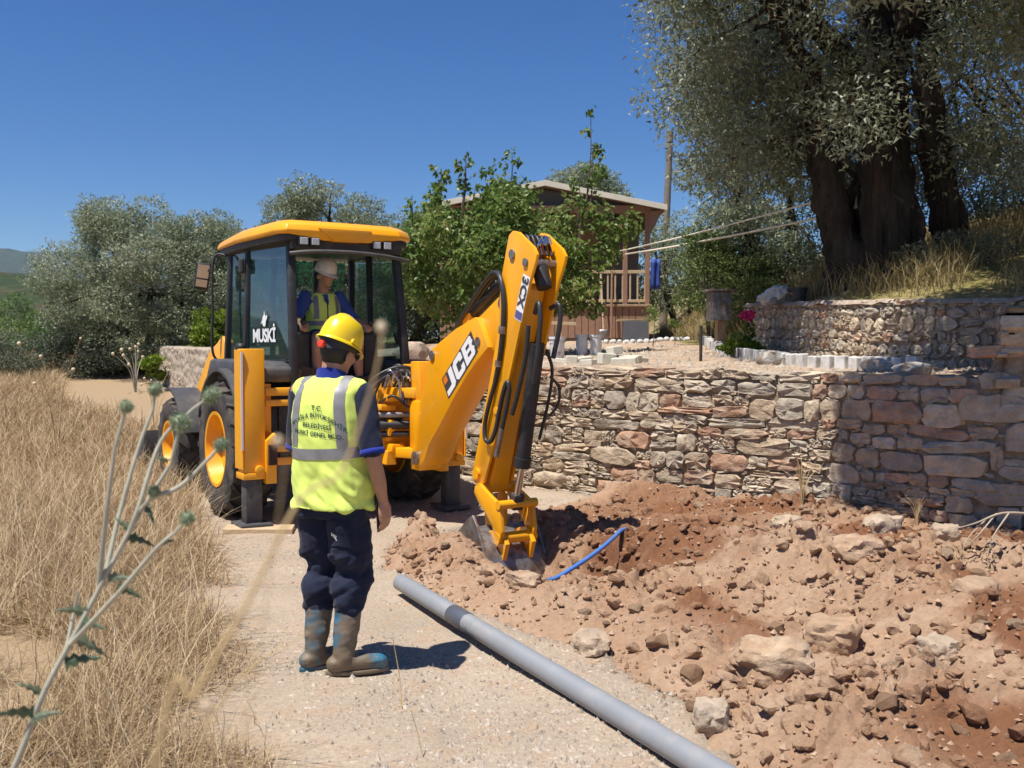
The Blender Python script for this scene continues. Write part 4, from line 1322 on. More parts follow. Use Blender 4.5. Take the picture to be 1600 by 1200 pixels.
for k, (px, py, Y, s, c, lab) in enumerate([
        (648, 552, 13.9, (.24, .2, .2), (.50, .36, .28), 'big pinkish boulder on the terrace edge left of the boom'),
        (688, 553, 13.3, (.19, .17, .13), (.48, .38, .30), 'buff boulder between the boom and the pink boulder'),
        (628, 540, 14.6, (.17, .15, .13), (.44, .36, .29), 'tan boulder half hidden behind the cab corner'),
        (1212, 551, 11.6, (.22, .14, .11), (.42, .41, .38), 'pale grey boulder at the foot of the upper wall'),
        (1205, 471, 12.9, (.10, .08, .06), (.22, .20, .18), 'dark rock lying on top of the upper wall'),
        (1330, 474, 12.0, (.16, .10, .05), (.42, .40, .36), 'flat grey rock on the upper wall below the olive trunk'),
        (1372, 575, 10.05, (.17, .12, .09), (.56, .54, .50), 'whitish rock at the end of the white kerb arc'),
        (1425, 577, 9.3, (.2, .14, .09), (.33, .34, .35), 'blue grey rock in the shade on the lower wall'),
        (1160, 540, 12.9, (.14, .10, .10), (.36, .35, .36), 'round grey stone among the flowers by the kerb')]):
    x = (px - 800) * Y / 1550; z = 1.65 + (550 - py) * Y / 1550
    if 'upper wall' not in lab or 'foot' in lab: z = T(x, Y) + s[2] * .5
    tag(blob_rock('rock', (x, Y, z), s, 300 + k, c), lab, 'rock')
# grey box on the end of the upper wall
bx_ = empty('wooden_box', (3.06, 14.7, 2.12), rz=.15, label='weathered grey wooden box with overhanging lid at the end of the upper wall', cat='box')
MB().box((0, 0, .20), (.30, .28, .42)).build('body', MT['steel'], bx_, bevel=.008)
MB().box((0, 0, .435), (.40, .36, .035)).build('lid', MT['dark_wall'], bx_, bevel=.006)
MB().box((.02, 0, -.35), (.12, .12, .75)).build('leg', MT['wood'], bx_)
MT['sackcloth'] = material('dirty_white_sacking', (.58, .58, .57, 1), rough=.8, var=.15, scale=10, bump=.5, bscale=18, bdist=.02, col2=(.36, .38, .42, 1), mixscale=6)
# sack and bucket on the wall
o = blob_rock('sack', (3.40, 12.92, 2.40), (.20, .10, .085), 333, (.6, .6, .6), 'sackcloth', sub=4, rough=.9, cubic=.25, rz=.2)
o.rotation_euler = (.1, -.42, .2)
tag(o, 'crumpled white sack slumped on the upper wall', 'sack')
bucket((3.66, 12.75, 2.27), .10, .12, .20, 'black', 'black rubber bucket beside the white sack on the upper wall')
# flowers
fl = empty('flowering_plant', (2.98, 13.0, T(2.98, 13.0)), label='green plant with a cluster of magenta flowers by the kerb arc', cat='plant')
MT['petal'] = leaf_material('magenta_petals', [(.45, .01, .10), (.62, .03, .2)], trans=.3)
crown('leaves', fl, [((0, 0, .14), (.26, .22, .13)), ((.16, -.1, .10), (.16, .14, .1)), ((.12, .0, .35), (.08, .08, .16))], 1500, .06, .035, 5, MT['lime_leaf'], tone=.2)
crown('blossoms', fl, [((.10, -.05, .56), (.10, .08, .07))], 130, .05, .045, 6, MT['petal'])
MB().tube([(0, 0, 0), (.06, -.02, .3), (.10, -.05, .56)], .008, 6).build('stem', MT['bark2'], fl)
# ================================================================== backhoe loader  (local: x right, y forward, z up)
LR = empty('backhoe_loader', (-1.585, 9.84, 0), RAD(32), 'yellow and black backhoe loader digging at the trench with its rear arm', 'digger')
MT['cab_glass'] = glass_material('tinted_cab_glass', (.42, .58, .60, 1), refl=.035, opac=.22, opcol=(.025, .06, .08, 1))
MT['green_glass'] = glass_material('green_sun_band', (.12, .42, .32, 1), refl=.04, opac=.25, opcol=(.02, .20, .14, 1))
MT['lens'] = material('lamp_lens', (.55, .55, .55, 1), rough=.15, var=.1)
MT['red_lens'] = material('red_lamp_lens', (.10, .02, .014, 1), rough=.35, var=.1)
MT['mirror_face'] = material('ground_tinted_mirror', (.55, .42, .32, 1), rough=.25, metal=.8, var=.1)  # brown of the reflected ground is put into the base colour
MT['yellow_alias'] = MT['yellow']  # second key for the same yellow paint
Y_, K_, G_ = MT['yellow'], MT['black'], MT['grey']
def bx(name, c, s, mat, parent=LR, bev=.008, rot=None): return MB().box(c, s, rot).build(name, mat, parent, bevel=bev, smooth=30)

# chassis and rear frame
ch = MB(); ch.box((0, 1.75, .72), (.62, 3.2, .42)); ch.box((0, .25, .9), (1.5, .5, .5)); ch.cyl((-.8, .72, .685), (.8, .72, .685), .12); ch.cyl((-.75, 2.88, .55), (.75, 2.88, .55), .10)
ch.build('chassis', K_, LR, smooth=40)
for z, h, nm in ((1.275, .075, 'upper'), (1.17, .06, 'upper'), (.735, .06, 'lower'), (.615, .07, 'lower')):
    bx('rear_rail', (.02, -.06, z), (1.86, .07, h), Y_, bev=.008)
for x in (-.88, .92):
    bx('rear_upright', (x, .04, .95), (.09, .14, .80), Y_)
bx('rear_plate', (.02, .06, .95), (1.72, .03, .62), K_)
bx('fuel_tank', (-.55, 1.2, .75), (.32, .6, .42), K_, bev=.03)

def stabiliser(s):
    g = MB()
    x0, x1 = (-1.16, -.94) if s < 0 else (.94, 1.16)
    g.box(((x0 + x1) / 2, -.10, 1.09), (.20, .20, 1.18))
    ob = g.build('stabiliser', Y_, LR, bevel=.012, smooth=30)
    fx = x0 - .004 if s < 0 else x1 + .004
    MB().box((fx, -.10, 1.12), (.012, .24, 1.10)).build('side_plate', Y_, ob, bevel=.003)
    MB().box((fx - s * .004 + s * .012, -.222, 1.2), (.02, .006, .9)).build('reflective_strip', MT['white_paint'], ob)
    xi = x1 + .035 if s < 0 else x0 - .035
    gu = MB().prism([(-.05, .55), (-.05, .95), (.035, 1.02), (.05, 1.0), (.05, .55)], -.24, .0, 'y')
    gm = gu.mesh('lamp_housing', .006, 30)
    h = link('lamp_housing', gm, Y_, ob); h.location = (xi + (0 if s < 0 else 0), 0, -.12); h.scale = (1 if s < 0 else -1, 1, 1)
    lm = MB().box((xi, -.262, .70), (.075, .02, .19)).build('tail_light', MT['red_lens'], ob, bevel=.004)
    gd = MB()
    for k in range(6): gd.box((xi, -.285, .615 + k * .034), (.085, .01, .006))
    for k in range(4): gd.box((xi - .036 + k * .024, -.287, .70), (.006, .01, .19))
    gd.build('lamp_guard', K_, ob)
    gb = MB().box(((x0 + x1) / 2, -.1, .505), (.225, .235, .06)); gb.cyl(((x0 + x1) / 2 + .04, -.20, .56), ((x0 + x1) / 2 + .04, -.24, .56), .045, 14)
    gb.build('collar', Y_, ob, bevel=.006, smooth=30)
    MB().box(((x0 + x1) / 2, -.1, .30), (.155, .15, .50)).build('leg', G_, ob, bevel=.008, smooth=30)
    MB().box(((x0 + x1) / 2, -.1, .045), (.30, .34, .045)).build('foot_pad', G_, ob, bevel=.01)
    return ob
stabiliser(-1); stabiliser(1)

# wheels
def wheel(name, cx, cy, r, w, rim_r, s, lugs):
    """s = -1 left, +1 right; outer face at cx"""
    root = empty(name, (cx, cy, r)); root.parent = LR
    t = MB()
    h = w / 2
    prof = [(rim_r, -h * .80), (rim_r + .05, -h * .98), (r * .80, -h * 1.02), (r * .915, -h * .93), (r * .935, -h * .5), (r * .945, 0), (r * .935, h * .5), (r * .915, h * .93), (r * .80, h * 1.02), (rim_r + .05, h * .98), (rim_r, h * .80)]
    t.lathe(prof, (-s * h, 0, 0), 'x', 40, caps=False)
    for k in range(lugs):
        for sd in (-1, 1):
            a0 = 2 * math.pi * (k + (.5 if sd > 0 else 0)) / lugs
            sec = []
            for q in range(4):
                f = q / 3
                ax = sd * h * (-.04 + 1.03 * f)
                an = a0 + (1 - f) * .30
                rb, rt = (r * .93, r) if q < 3 else (r * .84, r * .93)
                dw = .030 if q < 3 else .04
                for rr, aa in ((rb, an - dw), (rt, an - dw * .75), (rt, an + dw * .75), (rb, an + dw)):
                    sec.append((-s * h + ax, rr * math.cos(aa), rr * math.sin(aa)))
            fs = [(0, 1, 2, 3), (15, 14, 13, 12)]
            for q in range(3):
                b = q * 4
                fs += [(b + 1, b, b + 4, b + 5), (b + 2, b + 1, b + 5, b + 6), (b + 3, b + 2, b + 6, b + 7)]
            t.add(sec, fs)
    t.build('tyre', MT['rubber'], root, smooth=35)
    m = MB()
    o = -s * h
    prof = [(rim_r + .02, s * h * .90), (rim_r + .022, s * h * .97), (rim_r - .01, s * h * .95), (rim_r - .03, s * h * .6), (rim_r * .86, s * h * .28), (rim_r * .45, s * h * .16), (rim_r * .42, s * h * .30), (rim_r * .16, s * h * .34), (.001, s * h * .36)]
    m.lathe(prof, (o, 0, 0), 'x', 36, caps=False)
    m.lathe([(rim_r, -h * .95), (rim_r, h * .95)], (o, 0, 0), 'x', 36, caps=False)
    rim = m.build('rim', Y_, root, smooth=40)
    nb = MB()
    for k in range(8):
        a = 2 * math.pi * k / 8
        nb.cyl((o + s * h * .28, rim_r * .34 * math.cos(a), rim_r * .34 * math.sin(a)), (o + s * h * .38, rim_r * .34 * math.cos(a), rim_r * .34 * math.sin(a)), .016, 6)
    nb.build('wheel_nuts', MT['steel'], rim)
    return root
for s in (-1, 1):
    wheel('wheel', s * 1.17, .72, .685, .42, .355, s, 19)
    wheel('wheel', s * 1.13, 2.88, .555, .34, .265, s, 17)

# mudguards
def sweep_guard(name, cy, cz, r, a0, a1, x0, x1, mat, th=.03, n=12):
    g = MB()
    P = []
    for rr in (r, r + th):
        P.append([(cy + rr * math.cos(a), cz + rr * math.sin(a)) for a in np.linspace(a0, a1, n)])
    poly = P[0] + P[1][::-1]
    V = []
    for x in (x0, x1):
        for row in P:
            V += [(x, y, z) for y, z in row]
    F = []
    for i in range(n - 1):
        F += [(i, i + 1, 2 * n + i + 1, 2 * n + i), (n + i + 1, n + i, 3 * n + i, 3 * n + i + 1), (i + 1, i, n + i, n + i + 1), (2 * n + i, 2 * n + i + 1, 3 * n + i + 1, 3 * n + i)]
    F += [(0, 2 * n, 3 * n, n), (n - 1, 2 * n - 1, 4 * n - 1, 3 * n - 1)]
    g.add(V, F)
    return g.build(name, mat, LR, smooth=40)
for s in (-1, 1):
    a, b = (s * .60, s * 1.14)
    sweep_guard('rear_mudguard', .72, .70, .76, RAD(20), RAD(150), min(a, b), max(a, b), G_)
    sweep_guard('front_mudguard', 2.88, .57, .63, RAD(75), RAD(165), min(s * .80, s * 1.12), max(s * .80, s * 1.12), G_)
    # broad plastic shoulder between guard and cab
    g = MB(); g.prism([(-.02, 1.36), (-.02, 1.50), (.25, 1.56), (1.3, 1.58), (1.45, 1.40), (1.40, 1.36)], min(s * .52, s * 1.05), max(s * .52, s * 1.05), 'x')
    g.build('cab_shoulder', G_, LR, bevel=.03, smooth=40)

# cab
CABR, CABM, CABF = (.59, .16), (.71, 1.15), (.73, 1.78)
cabo = empty('cab', (0, 0, 0)); cabo.parent = LR
fl_ = MB(); fl_.prism([(-.60, .12), (.60, .12), (.73, 1.15), (.74, 1.85), (-.74, 1.85), (-.73, 1.15)], 1.12, 1.20, 'z'); fl_.build('floor', K_, cabo)
for s in (-1, 1):
    for (x, y), w in ((CABR, .075), (CABM, .055), (CABF, .06)):
        MB().bar((s * (x + .01), y - (.17 if y < .5 else 0), 1.30), (s * (x - .03), y + (.03 if y < .5 else -.02 if y < 1.5 else -.10), 2.76), w, w + .01, (0, 1, 0)).build('post', K_, cabo, bevel=.012, smooth=40)
    # lower side panels
    V = [(s * x, y, z) for z in (1.18, 1.58) for x, y in (CABR, CABM, CABF)]
    pm = MB().add(V, [(0, 1, 4, 3), (1, 2, 5, 4)])
    o = pm.build('side_panel', K_, cabo); o.modifiers.new('t', 'SOLIDIFY').thickness = .03
    # glazing
    for (A, B_, nm) in ((CABR, CABM, 'quarter_window'), (CABM, CABF, 'door_window')):
        t = Vector((s * (B_[0] - A[0]), B_[1] - A[1], 0)); L_ = t.length; t.normalize()
        p0 = Vector((s * A[0], A[1], 0)) + t * .03; p1 = Vector((s * B_[0], B_[1], 0)) - t * .03
        q = MB().add([(p0.x, p0.y - (.13 if nm[0] == 'q' else 0), 1.56), (p1.x, p1.y, 1.56), (p1.x - s * .02, p1.y - (.0 if nm[0] == 'q' else .10), 2.715), (p0.x - s * .02, p0.y + (.03 if nm[0] == 'q' else 0), 2.715)], [(0, 1, 2, 3)])
        w_ = q.build(nm, MT['cab_glass'], cabo)
        ed = MB()
        vs = [Vector(v) for v in q.v]
        for i in range(4): ed.tube([vs[i], vs[(i + 1) % 4]], .013, 6)
        ed.build('seal', K_, w_)
# windscreen far side with its green sun band
MB().add([(-.66, 1.80, 1.35), (.66, 1.80, 1.35), (.64, 1.70, 2.40), (-.64, 1.70, 2.40)], [(0, 1, 2, 3)]).build('windscreen', MT['cab_glass'], cabo)
MB().add([(-.64, 1.70, 2.40), (.64, 1.70, 2.40), (.63, 1.685, 2.68), (-.63, 1.685, 2.68)], [(0, 1, 2, 3)]).build('sun_band', MT['green_glass'], cabo)
MB().bar((-.22, 1.78, 1.3), (-.22, 1.70, 2.7), .05, .05).build('windscreen_pillar', K_, cabo)
MB().bar((.28, 1.78, 1.3), (.28, 1.70, 2.7), .05, .05).build('windscreen_pillar', K_, cabo)
# roof: black gutter band and a yellow shell with a dipped lip over the rear window
gt = MB(); gt.prism([(-.64, .02), (.55, .02), (.66, .12), (.78, 1.2), (.76, 1.92), (-.76, 1.92), (-.78, 1.2), (-.70, .12)], 2.715, 2.80, 'z'); gt.build('roof_gutter', K_, cabo, bevel=.02, smooth=40)
out = [(-.66, .0), (-.30, -.03), (.15, -.03), (.52, .0), (.70, .14), (.80, 1.2), (.77, 1.96), (.3, 2.05), (-.3, 2.05), (-.77, 1.96), (-.80, 1.2), (-.74, .14)]
rings = []
for k, (sc, z) in enumerate(((1.0, 2.785), (1.012, 2.82), (.985, 2.875), (.90, 2.925), (.6, 2.955))):
    rings.append([(x * sc, 1.0 + (y - 1.0) * sc, z + (.0 if k else 0) - .05 * max(0, (y - 1.2)) * .6 * (k > 0) - (.055 if (k == 0 and -.31 < x < .16 and y < 0) else 0)) for x, y in out])
n = len(out)
V = [p for r_ in rings for p in r_]
F = [(i * n + k, i * n + (k + 1) % n, (i + 1) * n + (k + 1) % n, (i + 1) * n + k) for i in range(len(rings) - 1) for k in range(n)]
F += [tuple(range((len(rings) - 1) * n, len(rings) * n)), tuple(range(n))[::-1]]
MB().add(V, F).build('roof', Y_, cabo, bevel=.008, smooth=35)
MB().prism([(-.36, 2.85), (-.30, 2.80), (-.21, 2.725), (.07, 2.725), (.15, 2.79), (.20, 2.85)], -.055, .03, 'y').build('roof_lip', Y_, cabo, bevel=.008, smooth=30)
for x in (-.50, -.385, .26, .375):
    lp = MB().box((x, .0, 2.715), (.095, .06, .085)).build('work_lamp', K_, cabo, bevel=.008)
    MB().box((x, -.034, 2.715), (.075, .012, .065)).build('lens', MT['lens'], lp, bevel=.004)
# raised rear window: bowed top bar
MB().tube(smooth_path([(-.64, -.02, 2.59), (-.45, -.09, 2.61), (-.05, -.11, 2.62), (.35, -.09, 2.60), (.60, -.05, 2.57)], 6), .020, 8).build('rear_window_bar', G_, cabo, smooth=60)
MB().bar((-.60, .07, 2.69), (.56, .07, 2.69), .10, .09).build('rear_header', K_, cabo, bevel=.01)
# sloping rear sill
MB().prism([(-.60, 1.46), (-.56, 1.54), (.0, 1.40), (.55, 1.42), (.57, 1.30), (-.60, 1.30)], .10, .15, 'y').build('rear_sill', K_, cabo, bevel=.006)
MB().box((-.05, .13, 1.24), (1.1, .05, .16)).build('rear_panel', K_, cabo)
# seat, console, levers, steering wheel
st = empty('driver_seat', (0, 0, 0)); st.parent = LR
MB().box((-.05, .62, 1.61), (.48, .46, .14)).build('cushion', K_, st, bevel=.05, seg=3, smooth=50)
MB().box((-.05, .88, 1.92), (.46, .13, .60), (-.12, 0, 0)).build('backrest', K_, st, bevel=.05, seg=3, smooth=50)
MB().box((-.05, .62, 1.37), (.36, .36, .36)).build('pedestal', K_, st, bevel=.02)
for x in (-.42, .30):
    MB().box((x, .36, 1.52), (.16, .30, .66)).build('control_pod', K_, cabo, bevel=.03)
    lv = MB().tube([(x, .26, 1.84), (x - .01, .2, 1.93)], .012, 8).ball((x - .01, .195, 1.95), .032).build('lever', K_, cabo, smooth=60)
MB().box((.0, 1.62, 1.5), (.34, .22, .6)).build('dashboard', K_, cabo, bevel=.03)
sw = MB(); sw.tube([(.19 * math.cos(a), 1.40 + .17 * math.sin(a) * .6, 1.88 + .17 * math.sin(a) * .5) for a in np.linspace(0, 6.283, 25)], .014, 8, caps=False); sw.tube([(0, 1.40, 1.88), (0, 1.55, 1.7)], .02, 8)
sw.build('steering_wheel', K_, cabo, smooth=60)
# mirror
MB().tube(smooth_path([(-.72, 1.72, 2.70), (-.82, 1.82, 2.72), (-.87, 1.82, 2.60), (-.88, 1.80, 2.14), (-.89, 1.79, 1.70), (-.84, 1.78, 1.56), (-.74, 1.76, 1.50)], 6), .014, 8).build('mirror_arm', K_, cabo, smooth=60)
mi = empty('mirror', (0, 0, 0)); mi.parent = LR
MB().box((0, 0, 0), (.155, .05, .30)).build('housing', K_, mi, bevel=.03, seg=3, smooth=50)
mf = MB().box((0, -.03, .055), (.125, .012, .15)).build('mirror_glass', MT['mirror_face'], mi, bevel=.004)
MB().box((0, -.03, -.075), (.12, .012, .085)).build('mirror_glass', MT['mirror_face'], mi, bevel=.004)
mi.location = (-.945, 1.95, 2.485); mi.rotation_euler = (RAD(6), RAD(8), RAD(-12))
MB().bar((-.86, 1.84, 2.58), (-.93, 1.97, 2.50), .02, .02).build('mirror_bracket', K_, cabo)
MB().ball((-.79, 1.10, 1.70), .06, s=(.8, 1.2, .8)).build('door_handle', K_, cabo, smooth=60)
MB().box((-.75, 1.16, 2.55), (.05, .10, .16)).build('hinge_cover', K_, cabo, bevel=.02)

# word and drop-hand emblem on the quarter window
t = Vector((CABR[0] * -1 - CABM[0] * -1, CABR[1] - CABM[1], 0)).normalized()      # runs to the rear = reads left to right
nrm = Vector((-1, -.1, 0)).normalized()
org = Vector((-CABM[0], CABM[1], 0)) + t * .47 + nrm * .016
def put_text(body, size, z, bold, name, parent, mat, o=org, sp=1.0):
    vs, fs = text_verts(body, size, bold=bold, spacing=sp)
    m = MB().add([o + t * v.x + Vector((0, 0, z + v.y)) for v in vs], fs)
    return m.build(name, mat, parent)
put_text('MUSK\u0130', .185, 1.755, .006, 'lettering', cabo, MT['white_paint'], sp=.93)
em = [(.02, 0), (-.035, .02), (-.06, .07), (-.13, .045), (-.06, .11), (-.035, .17), (.0, .20), (.015, .27), (.035, .20), (.05, .175), (.12, .19), (.125, .17), (.11, .13), (.075, .10), (.06, .03)]
MB().add([org + t * (x * .62 + .0) + Vector((0, 0, 1.905 + z * .62)) for x, z in em], [tuple(range(len(em)))]).build('emblem', MT['white_paint'], cabo)

# engine bonnet, loader arms, front shovel
bn = MB().prism([(1.95, 1.0), (1.95, 1.62), (3.3, 1.50), (3.55, 1.36), (3.6, 1.0)], -.42, .42, 'x').build('bonnet', Y_, LR, bevel=.03, smooth=40)
MB().box((0, 3.61, 1.16), (.6, .02, .28)).build('grille', K_, bn)
for s in (-1, 1):
    MB().prism([(1.86, 1.1), (1.84, 1.74), (1.98, 1.84), (2.16, 1.76), (2.5, 1.66), (3.7, .78), (4.15, .46), (4.1, .34), (3.9, .34), (2.4, 1.36), (2.15, 1.1)], s * .68 - .05, s * .68 + .05, 'x').build('loader_arm', Y_, LR, bevel=.012, smooth=35)
    MB().cyl((s * .68, 2.3, 1.1), (s * .68, 3.3, .75), .05, 14).build('lift_ram', K_, LR, smooth=40)
sh_ = MB()
prof = [(4.05, .62), (4.0, .40), (4.08, .18), (4.35, .03), (4.95, .02), (4.95, .0), (4.30, .0), (4.03, .14), (3.95, .40), (4.0, .65)]
sh_.prism(prof, -1.15, 1.15, 'x')
for s in (-1, 1): sh_.prism([(4.0, .62), (4.0, .40), (4.08, .18), (4.35, .01), (4.95, .01)], s * 1.15 - .012, s * 1.15 + .012, 'x')
sh_.build('front_shovel', G_, LR, smooth=35)

# ---------------------------------------------------------- kingpost and slew gear
kp = empty('kingpost', (0, 0, 0)); kp.parent = LR
MB().box((.52, -.13, .98), (.62, .07, .78)).build('carriage', Y_, kp, bevel=.015, smooth=30)
for z in (.66, 1.25):
    MB().prism([(.28, -.15), (.28, -.26), (.42, -.52), (.55, -.58), (.68, -.52), (.80, -.26), (.80, -.15)], z - .05, z + .05, 'z').build('lug', Y_, kp, bevel=.012, smooth=30)
MB().cyl((.55, -.45, .56), (.55, -.45, 1.40), .075, 18).build('king_pin', MT['steel'], kp, smooth=40)
sp_ = MB(); sp_.box((.55, -.52, .95), (.26, .20, .46)); sp_.prism([(-.42, .50), (-.42, .78), (-.62, .78), (-.68, .62), (-.60, .50)], .43, .67, 'x'); sp_.prism([(-.44, 1.10), (-.40, 1.56), (-.58, 1.56), (-.64, 1.1)], .44, .66, 'x')
sp_.build('slew_post', Y_, kp, bevel=.015, smooth=30)
for z in (.84, .93, 1.03):
    MB().cyl((.05, -.17, z), (.46, -.33, z), .032 if z != .93 else .045, 12).build('slew_ram', MT['steel'] if z == 1.03 else K_, kp, smooth=40)
vb = MB(); vb.box((.58, -.30, 1.42), (.20, .16, .14)); vb.box((.58, -.30, 1.515), (.26, .18, .03)); vb.box((.38, -.24, 1.20), (.30, .14, .07))
vb.build('valve_block', Y_, kp, bevel=.01, smooth=30)
fit = MB()
for k in range(5):
    x = .42 + k * .035
    fit.cyl((x, -.33, 1.36 + .03 * (k % 2)), (x, -.40, 1.40 + .03 * (k % 2)), .016, 8)
    fit.cyl((x, -.36, 1.38), (x, -.36, 1.45), .013, 8)
for k in range(4):
    fit.cyl((.67, -.33 - .03 * k, 1.30 + .05 * k), (.73, -.36 - .03 * k, 1.32 + .05 * k), .018, 8)
fit.cyl((.46, -.42, 1.02), (.52, -.46, 1.02), .04, 12)
fit.build('fittings', MT['chrome'], kp, smooth=40)
def hose(pts, r, mat=None, parent=kp, name='hose', m=7): return MB().tube(smooth_path(pts, m), r, 8).build(name, mat or MT['hose'], parent, smooth=60)
for k in range(4):
    o_ = .03 * k
    hose([(.10 - o_, -.12, 1.22), (.20 - o_ * .5, -.24, 1.36 + o_ * .6), (.36, -.32, 1.45 + o_ * .6), (.50 + o_ * .5, -.36, 1.42 + o_ * .4), (.56 + o_, -.40, 1.28)], .015, MT['steel'] if k == 1 else None)
hose([(.48, -.36, 1.42), (.55, -.42, 1.47), (.60, -.46, 1.40), (.60, -.47, 1.22), (.61, -.48, 1.08)], .018, MT['chrome'])
hose([(.62, -.46, 1.42), (.72, -.6, 1.52), (.70, -.9, 1.66), (.62, -1.2, 1.82)], .018)
hose([(.20, -.2, 1.15), (.28, -.36, 1.22), (.40, -.4, 1.12), (.5, -.44, 1.1)], .012)
for k in range(3):
    MB().cyl((.28 + .14 * k, -.19, .80 - .08 * (k % 2)), (.28 + .14 * k, -.24, .80 - .08 * (k % 2)), .035, 10).build('bolt_head', Y_, kp, smooth=40)
MB().prism([(.22, .54), (.34, .54), (.32, .68), (.24, .68)], -.30, -.16, 'y').build('clamp', Y_, kp, bevel=.01)

rr_ = random.Random(12)
for k in range(9):
    x0 = .12 + .055 * k
    hose([(x0, -.12, 1.18 + .02 * (k % 3)), (x0 + .05, -.20 - .02 * (k % 2), 1.36 + .03 * (k % 4)), (x0 + .14, -.30, 1.47 + .025 * (k % 3)), (x0 + .20, -.37, 1.38), (x0 + .21 - .03 * k, -.42, 1.20 - .03 * (k % 3))], .010 + .003 * (k % 3), MT['chrome'] if k % 3 == 0 else None, m=6)
for k in range(7):
    MB().cyl((.22 + .05 * k, -.29 - .03 * (k % 2), 1.30 + .03 * (k % 3)), (.24 + .05 * k, -.33 - .03 * (k % 2), 1.42 + .02 * (k % 3)), .017, 8).build('hose_union', MT['chrome'] if k % 2 else MT['steel'], kp, smooth=40)
for (c, sz) in (((.34, -.26, .70), (.16, .12, .08)), ((.30, -.24, .90), (.10, .10, .16)), ((.26, -.22, 1.10), (.18, .10, .06)), ((.45, -.30, 1.30), (.12, .12, .10)), ((.70, -.28, 1.34), (.10, .12, .18))):
    MB().box(c, sz, (0, .1, .2)).build('bracket', Y_, kp, bevel=.012, smooth=30)
MB().box((.30, -.20, 1.0), (.30, .05, .10)).build('shadow_plate', K_, kp, bevel=.01)
# ---------------------------------------------------------- boom
BM = [(-.50, .66), (-.54, .78), (-.72, 1.22), (-.90, 1.62), (-.93, 1.67), (-.99, 1.70), (-1.39, 1.855), (-1.74, 1.95), (-1.80, 1.94), (-1.97, 1.69), (-1.78, 1.57), (-1.60, 1.44), (-1.39, 1.26), (-1.15, 1.03), (-.87, .78), (-.77, .62), (-.69, .555), (-.59, .545), (-.52, .59)]
boom = empty('boom', (0, 0, 0)); boom.parent = LR
MB().prism(BM, .40, .70, 'x').build('boom_box', Y_, boom, bevel=.008, smooth=25)
MB().prism([(-1.70, 1.935), (-2.05, 2.105), (-2.12, 2.125), (-2.19, 2.10), (-2.22, 2.04), (-2.19, 1.88), (-2.12, 1.72), (-1.98, 1.66), (-1.82, 1.66)], .445, .655, 'x').build('boom_nose', Y_, boom, bevel=.01, smooth=30)
MB().cyl((.425, -2.14, 2.055), (.675, -2.14, 2.055), .055, 18).build('nose_pin', MT['steel'], boom, smooth=40)
MB().cyl((.375, -.615, .63), (.725, -.615, .63), .065, 20).build('pivot_pin', MT['steel'], boom, smooth=40)
MB().cyl((.385, -.955, 1.62), (.715, -.955, 1.62), .045, 18).build('ram_pin', MT['steel'], boom, smooth=40)
MB().cyl((.39, -1.80, 1.74), (.71, -1.80, 1.74), .04, 16).build('lock_pin', MT['steel'], boom, smooth=40)
# maker's plate: three white letters on a charcoal parallelogram
Q0, Q1, Q2, Q3 = Vector((0, -1.14, 1.40)), Vector((0, -1.68, 1.835)), Vector((0, -1.805, 1.655)), Vector((0, -1.27, 1.222))
def onq(u, v, x):        # u along the word, v up (1 = top edge)
    p = (Q0.lerp(Q1, u)) * v + (Q3.lerp(Q2, u)) * (1 - v)
    return (x, p.y, p.z)
MB().add([onq(0, 0, .398), onq(1, 0, .398), onq(1, 1, .398), onq(0, 1, .398)], [(0, 1, 2, 3)]).build('maker_plate', MT['decal_grey'], boom)
def letter(polys):
    m = MB()
    for p in polys: m.add([onq(u, v, .3955) for u, v in p], [tuple(range(len(p)))])
    return m
E_ = .06
letter([[(.03, .07), (.26, .07), (.26, .30), (.03, .30)], [(.26, .07), (.315, .18), (.315, .94), (.20, .94), (.20, .30), (.26, .30)]]).build('letter_j', MT['white_paint'], boom)
letter([[(.345, .20), (.40, .07), (.44, .30), (.44, .70), (.40, .94), (.345, .80)], [(.40, .07), (.60, .07), (.63, .14), (.63, .30), (.44, .30)], [(.40, .94), (.60, .94), (.63, .86), (.63, .70), (.44, .70)], [(.54, .30), (.63, .30), (.63, .42), (.54, .40)], [(.54, .70), (.63, .70), (.63, .58), (.54, .60)]]).build('letter_c', MT['white_paint'], boom)
letter([[(.665, .07), (.76, .07), (.76, .94), (.665, .94)], [(.76, .07), (.92, .07), (.95, .14), (.95, .27), (.76, .27)], [(.76, .73), (.95, .73), (.95, .86), (.92, .94), (.76, .94)], [(.76, .42), (.93, .42), (.93, .58), (.76, .58)], [(.86, .27), (.95, .27), (.97, .36), (.93, .46), (.86, .42)], [(.86, .73), (.95, .73), (.97, .64), (.93, .54), (.86, .58)]]).build('letter_b', MT['white_paint'], boom)
letter([[(.03, .62), (.14, .62), (.14, .92), (.03, .92)]]).build('orange_square', MT['orange'], boom)
# dipper ram along the top
MB().cyl((.55, -1.45, 1.99), (.55, -2.02, 2.26), .052, 16).build('dipper_ram', K_, boom, smooth=40)
MB().cyl((.55, -2.02, 2.26), (.55, -2.36, 2.44), .028, 14).build('ram_rod', MT['chrome'], boom, smooth=40)
MB().box((.55, -1.43, 1.95), (.13, .12, .10)).build('ram_clevis', Y_, boom, bevel=.01)
for k in range(2):
    hose([(.47 + .05 * k, -1.2, 1.80), (.47 + .05 * k, -1.5, 2.04), (.44 + .04 * k, -1.85, 2.24), (.40 + .03 * k, -2.08, 2.31), (.375, -2.22, 2.24), (.37, -2.27, 2.06), (.375, -2.25, 1.86), (.378, -2.20, 1.62), (.38, -2.12, 1.40)], .022 - .004 * k, parent=boom)
MB().cyl((.375, -2.245, 1.86), (.375, -2.238, 1.80), .032, 12).build('hose_clamp', MT['steel'], boom, smooth=40)
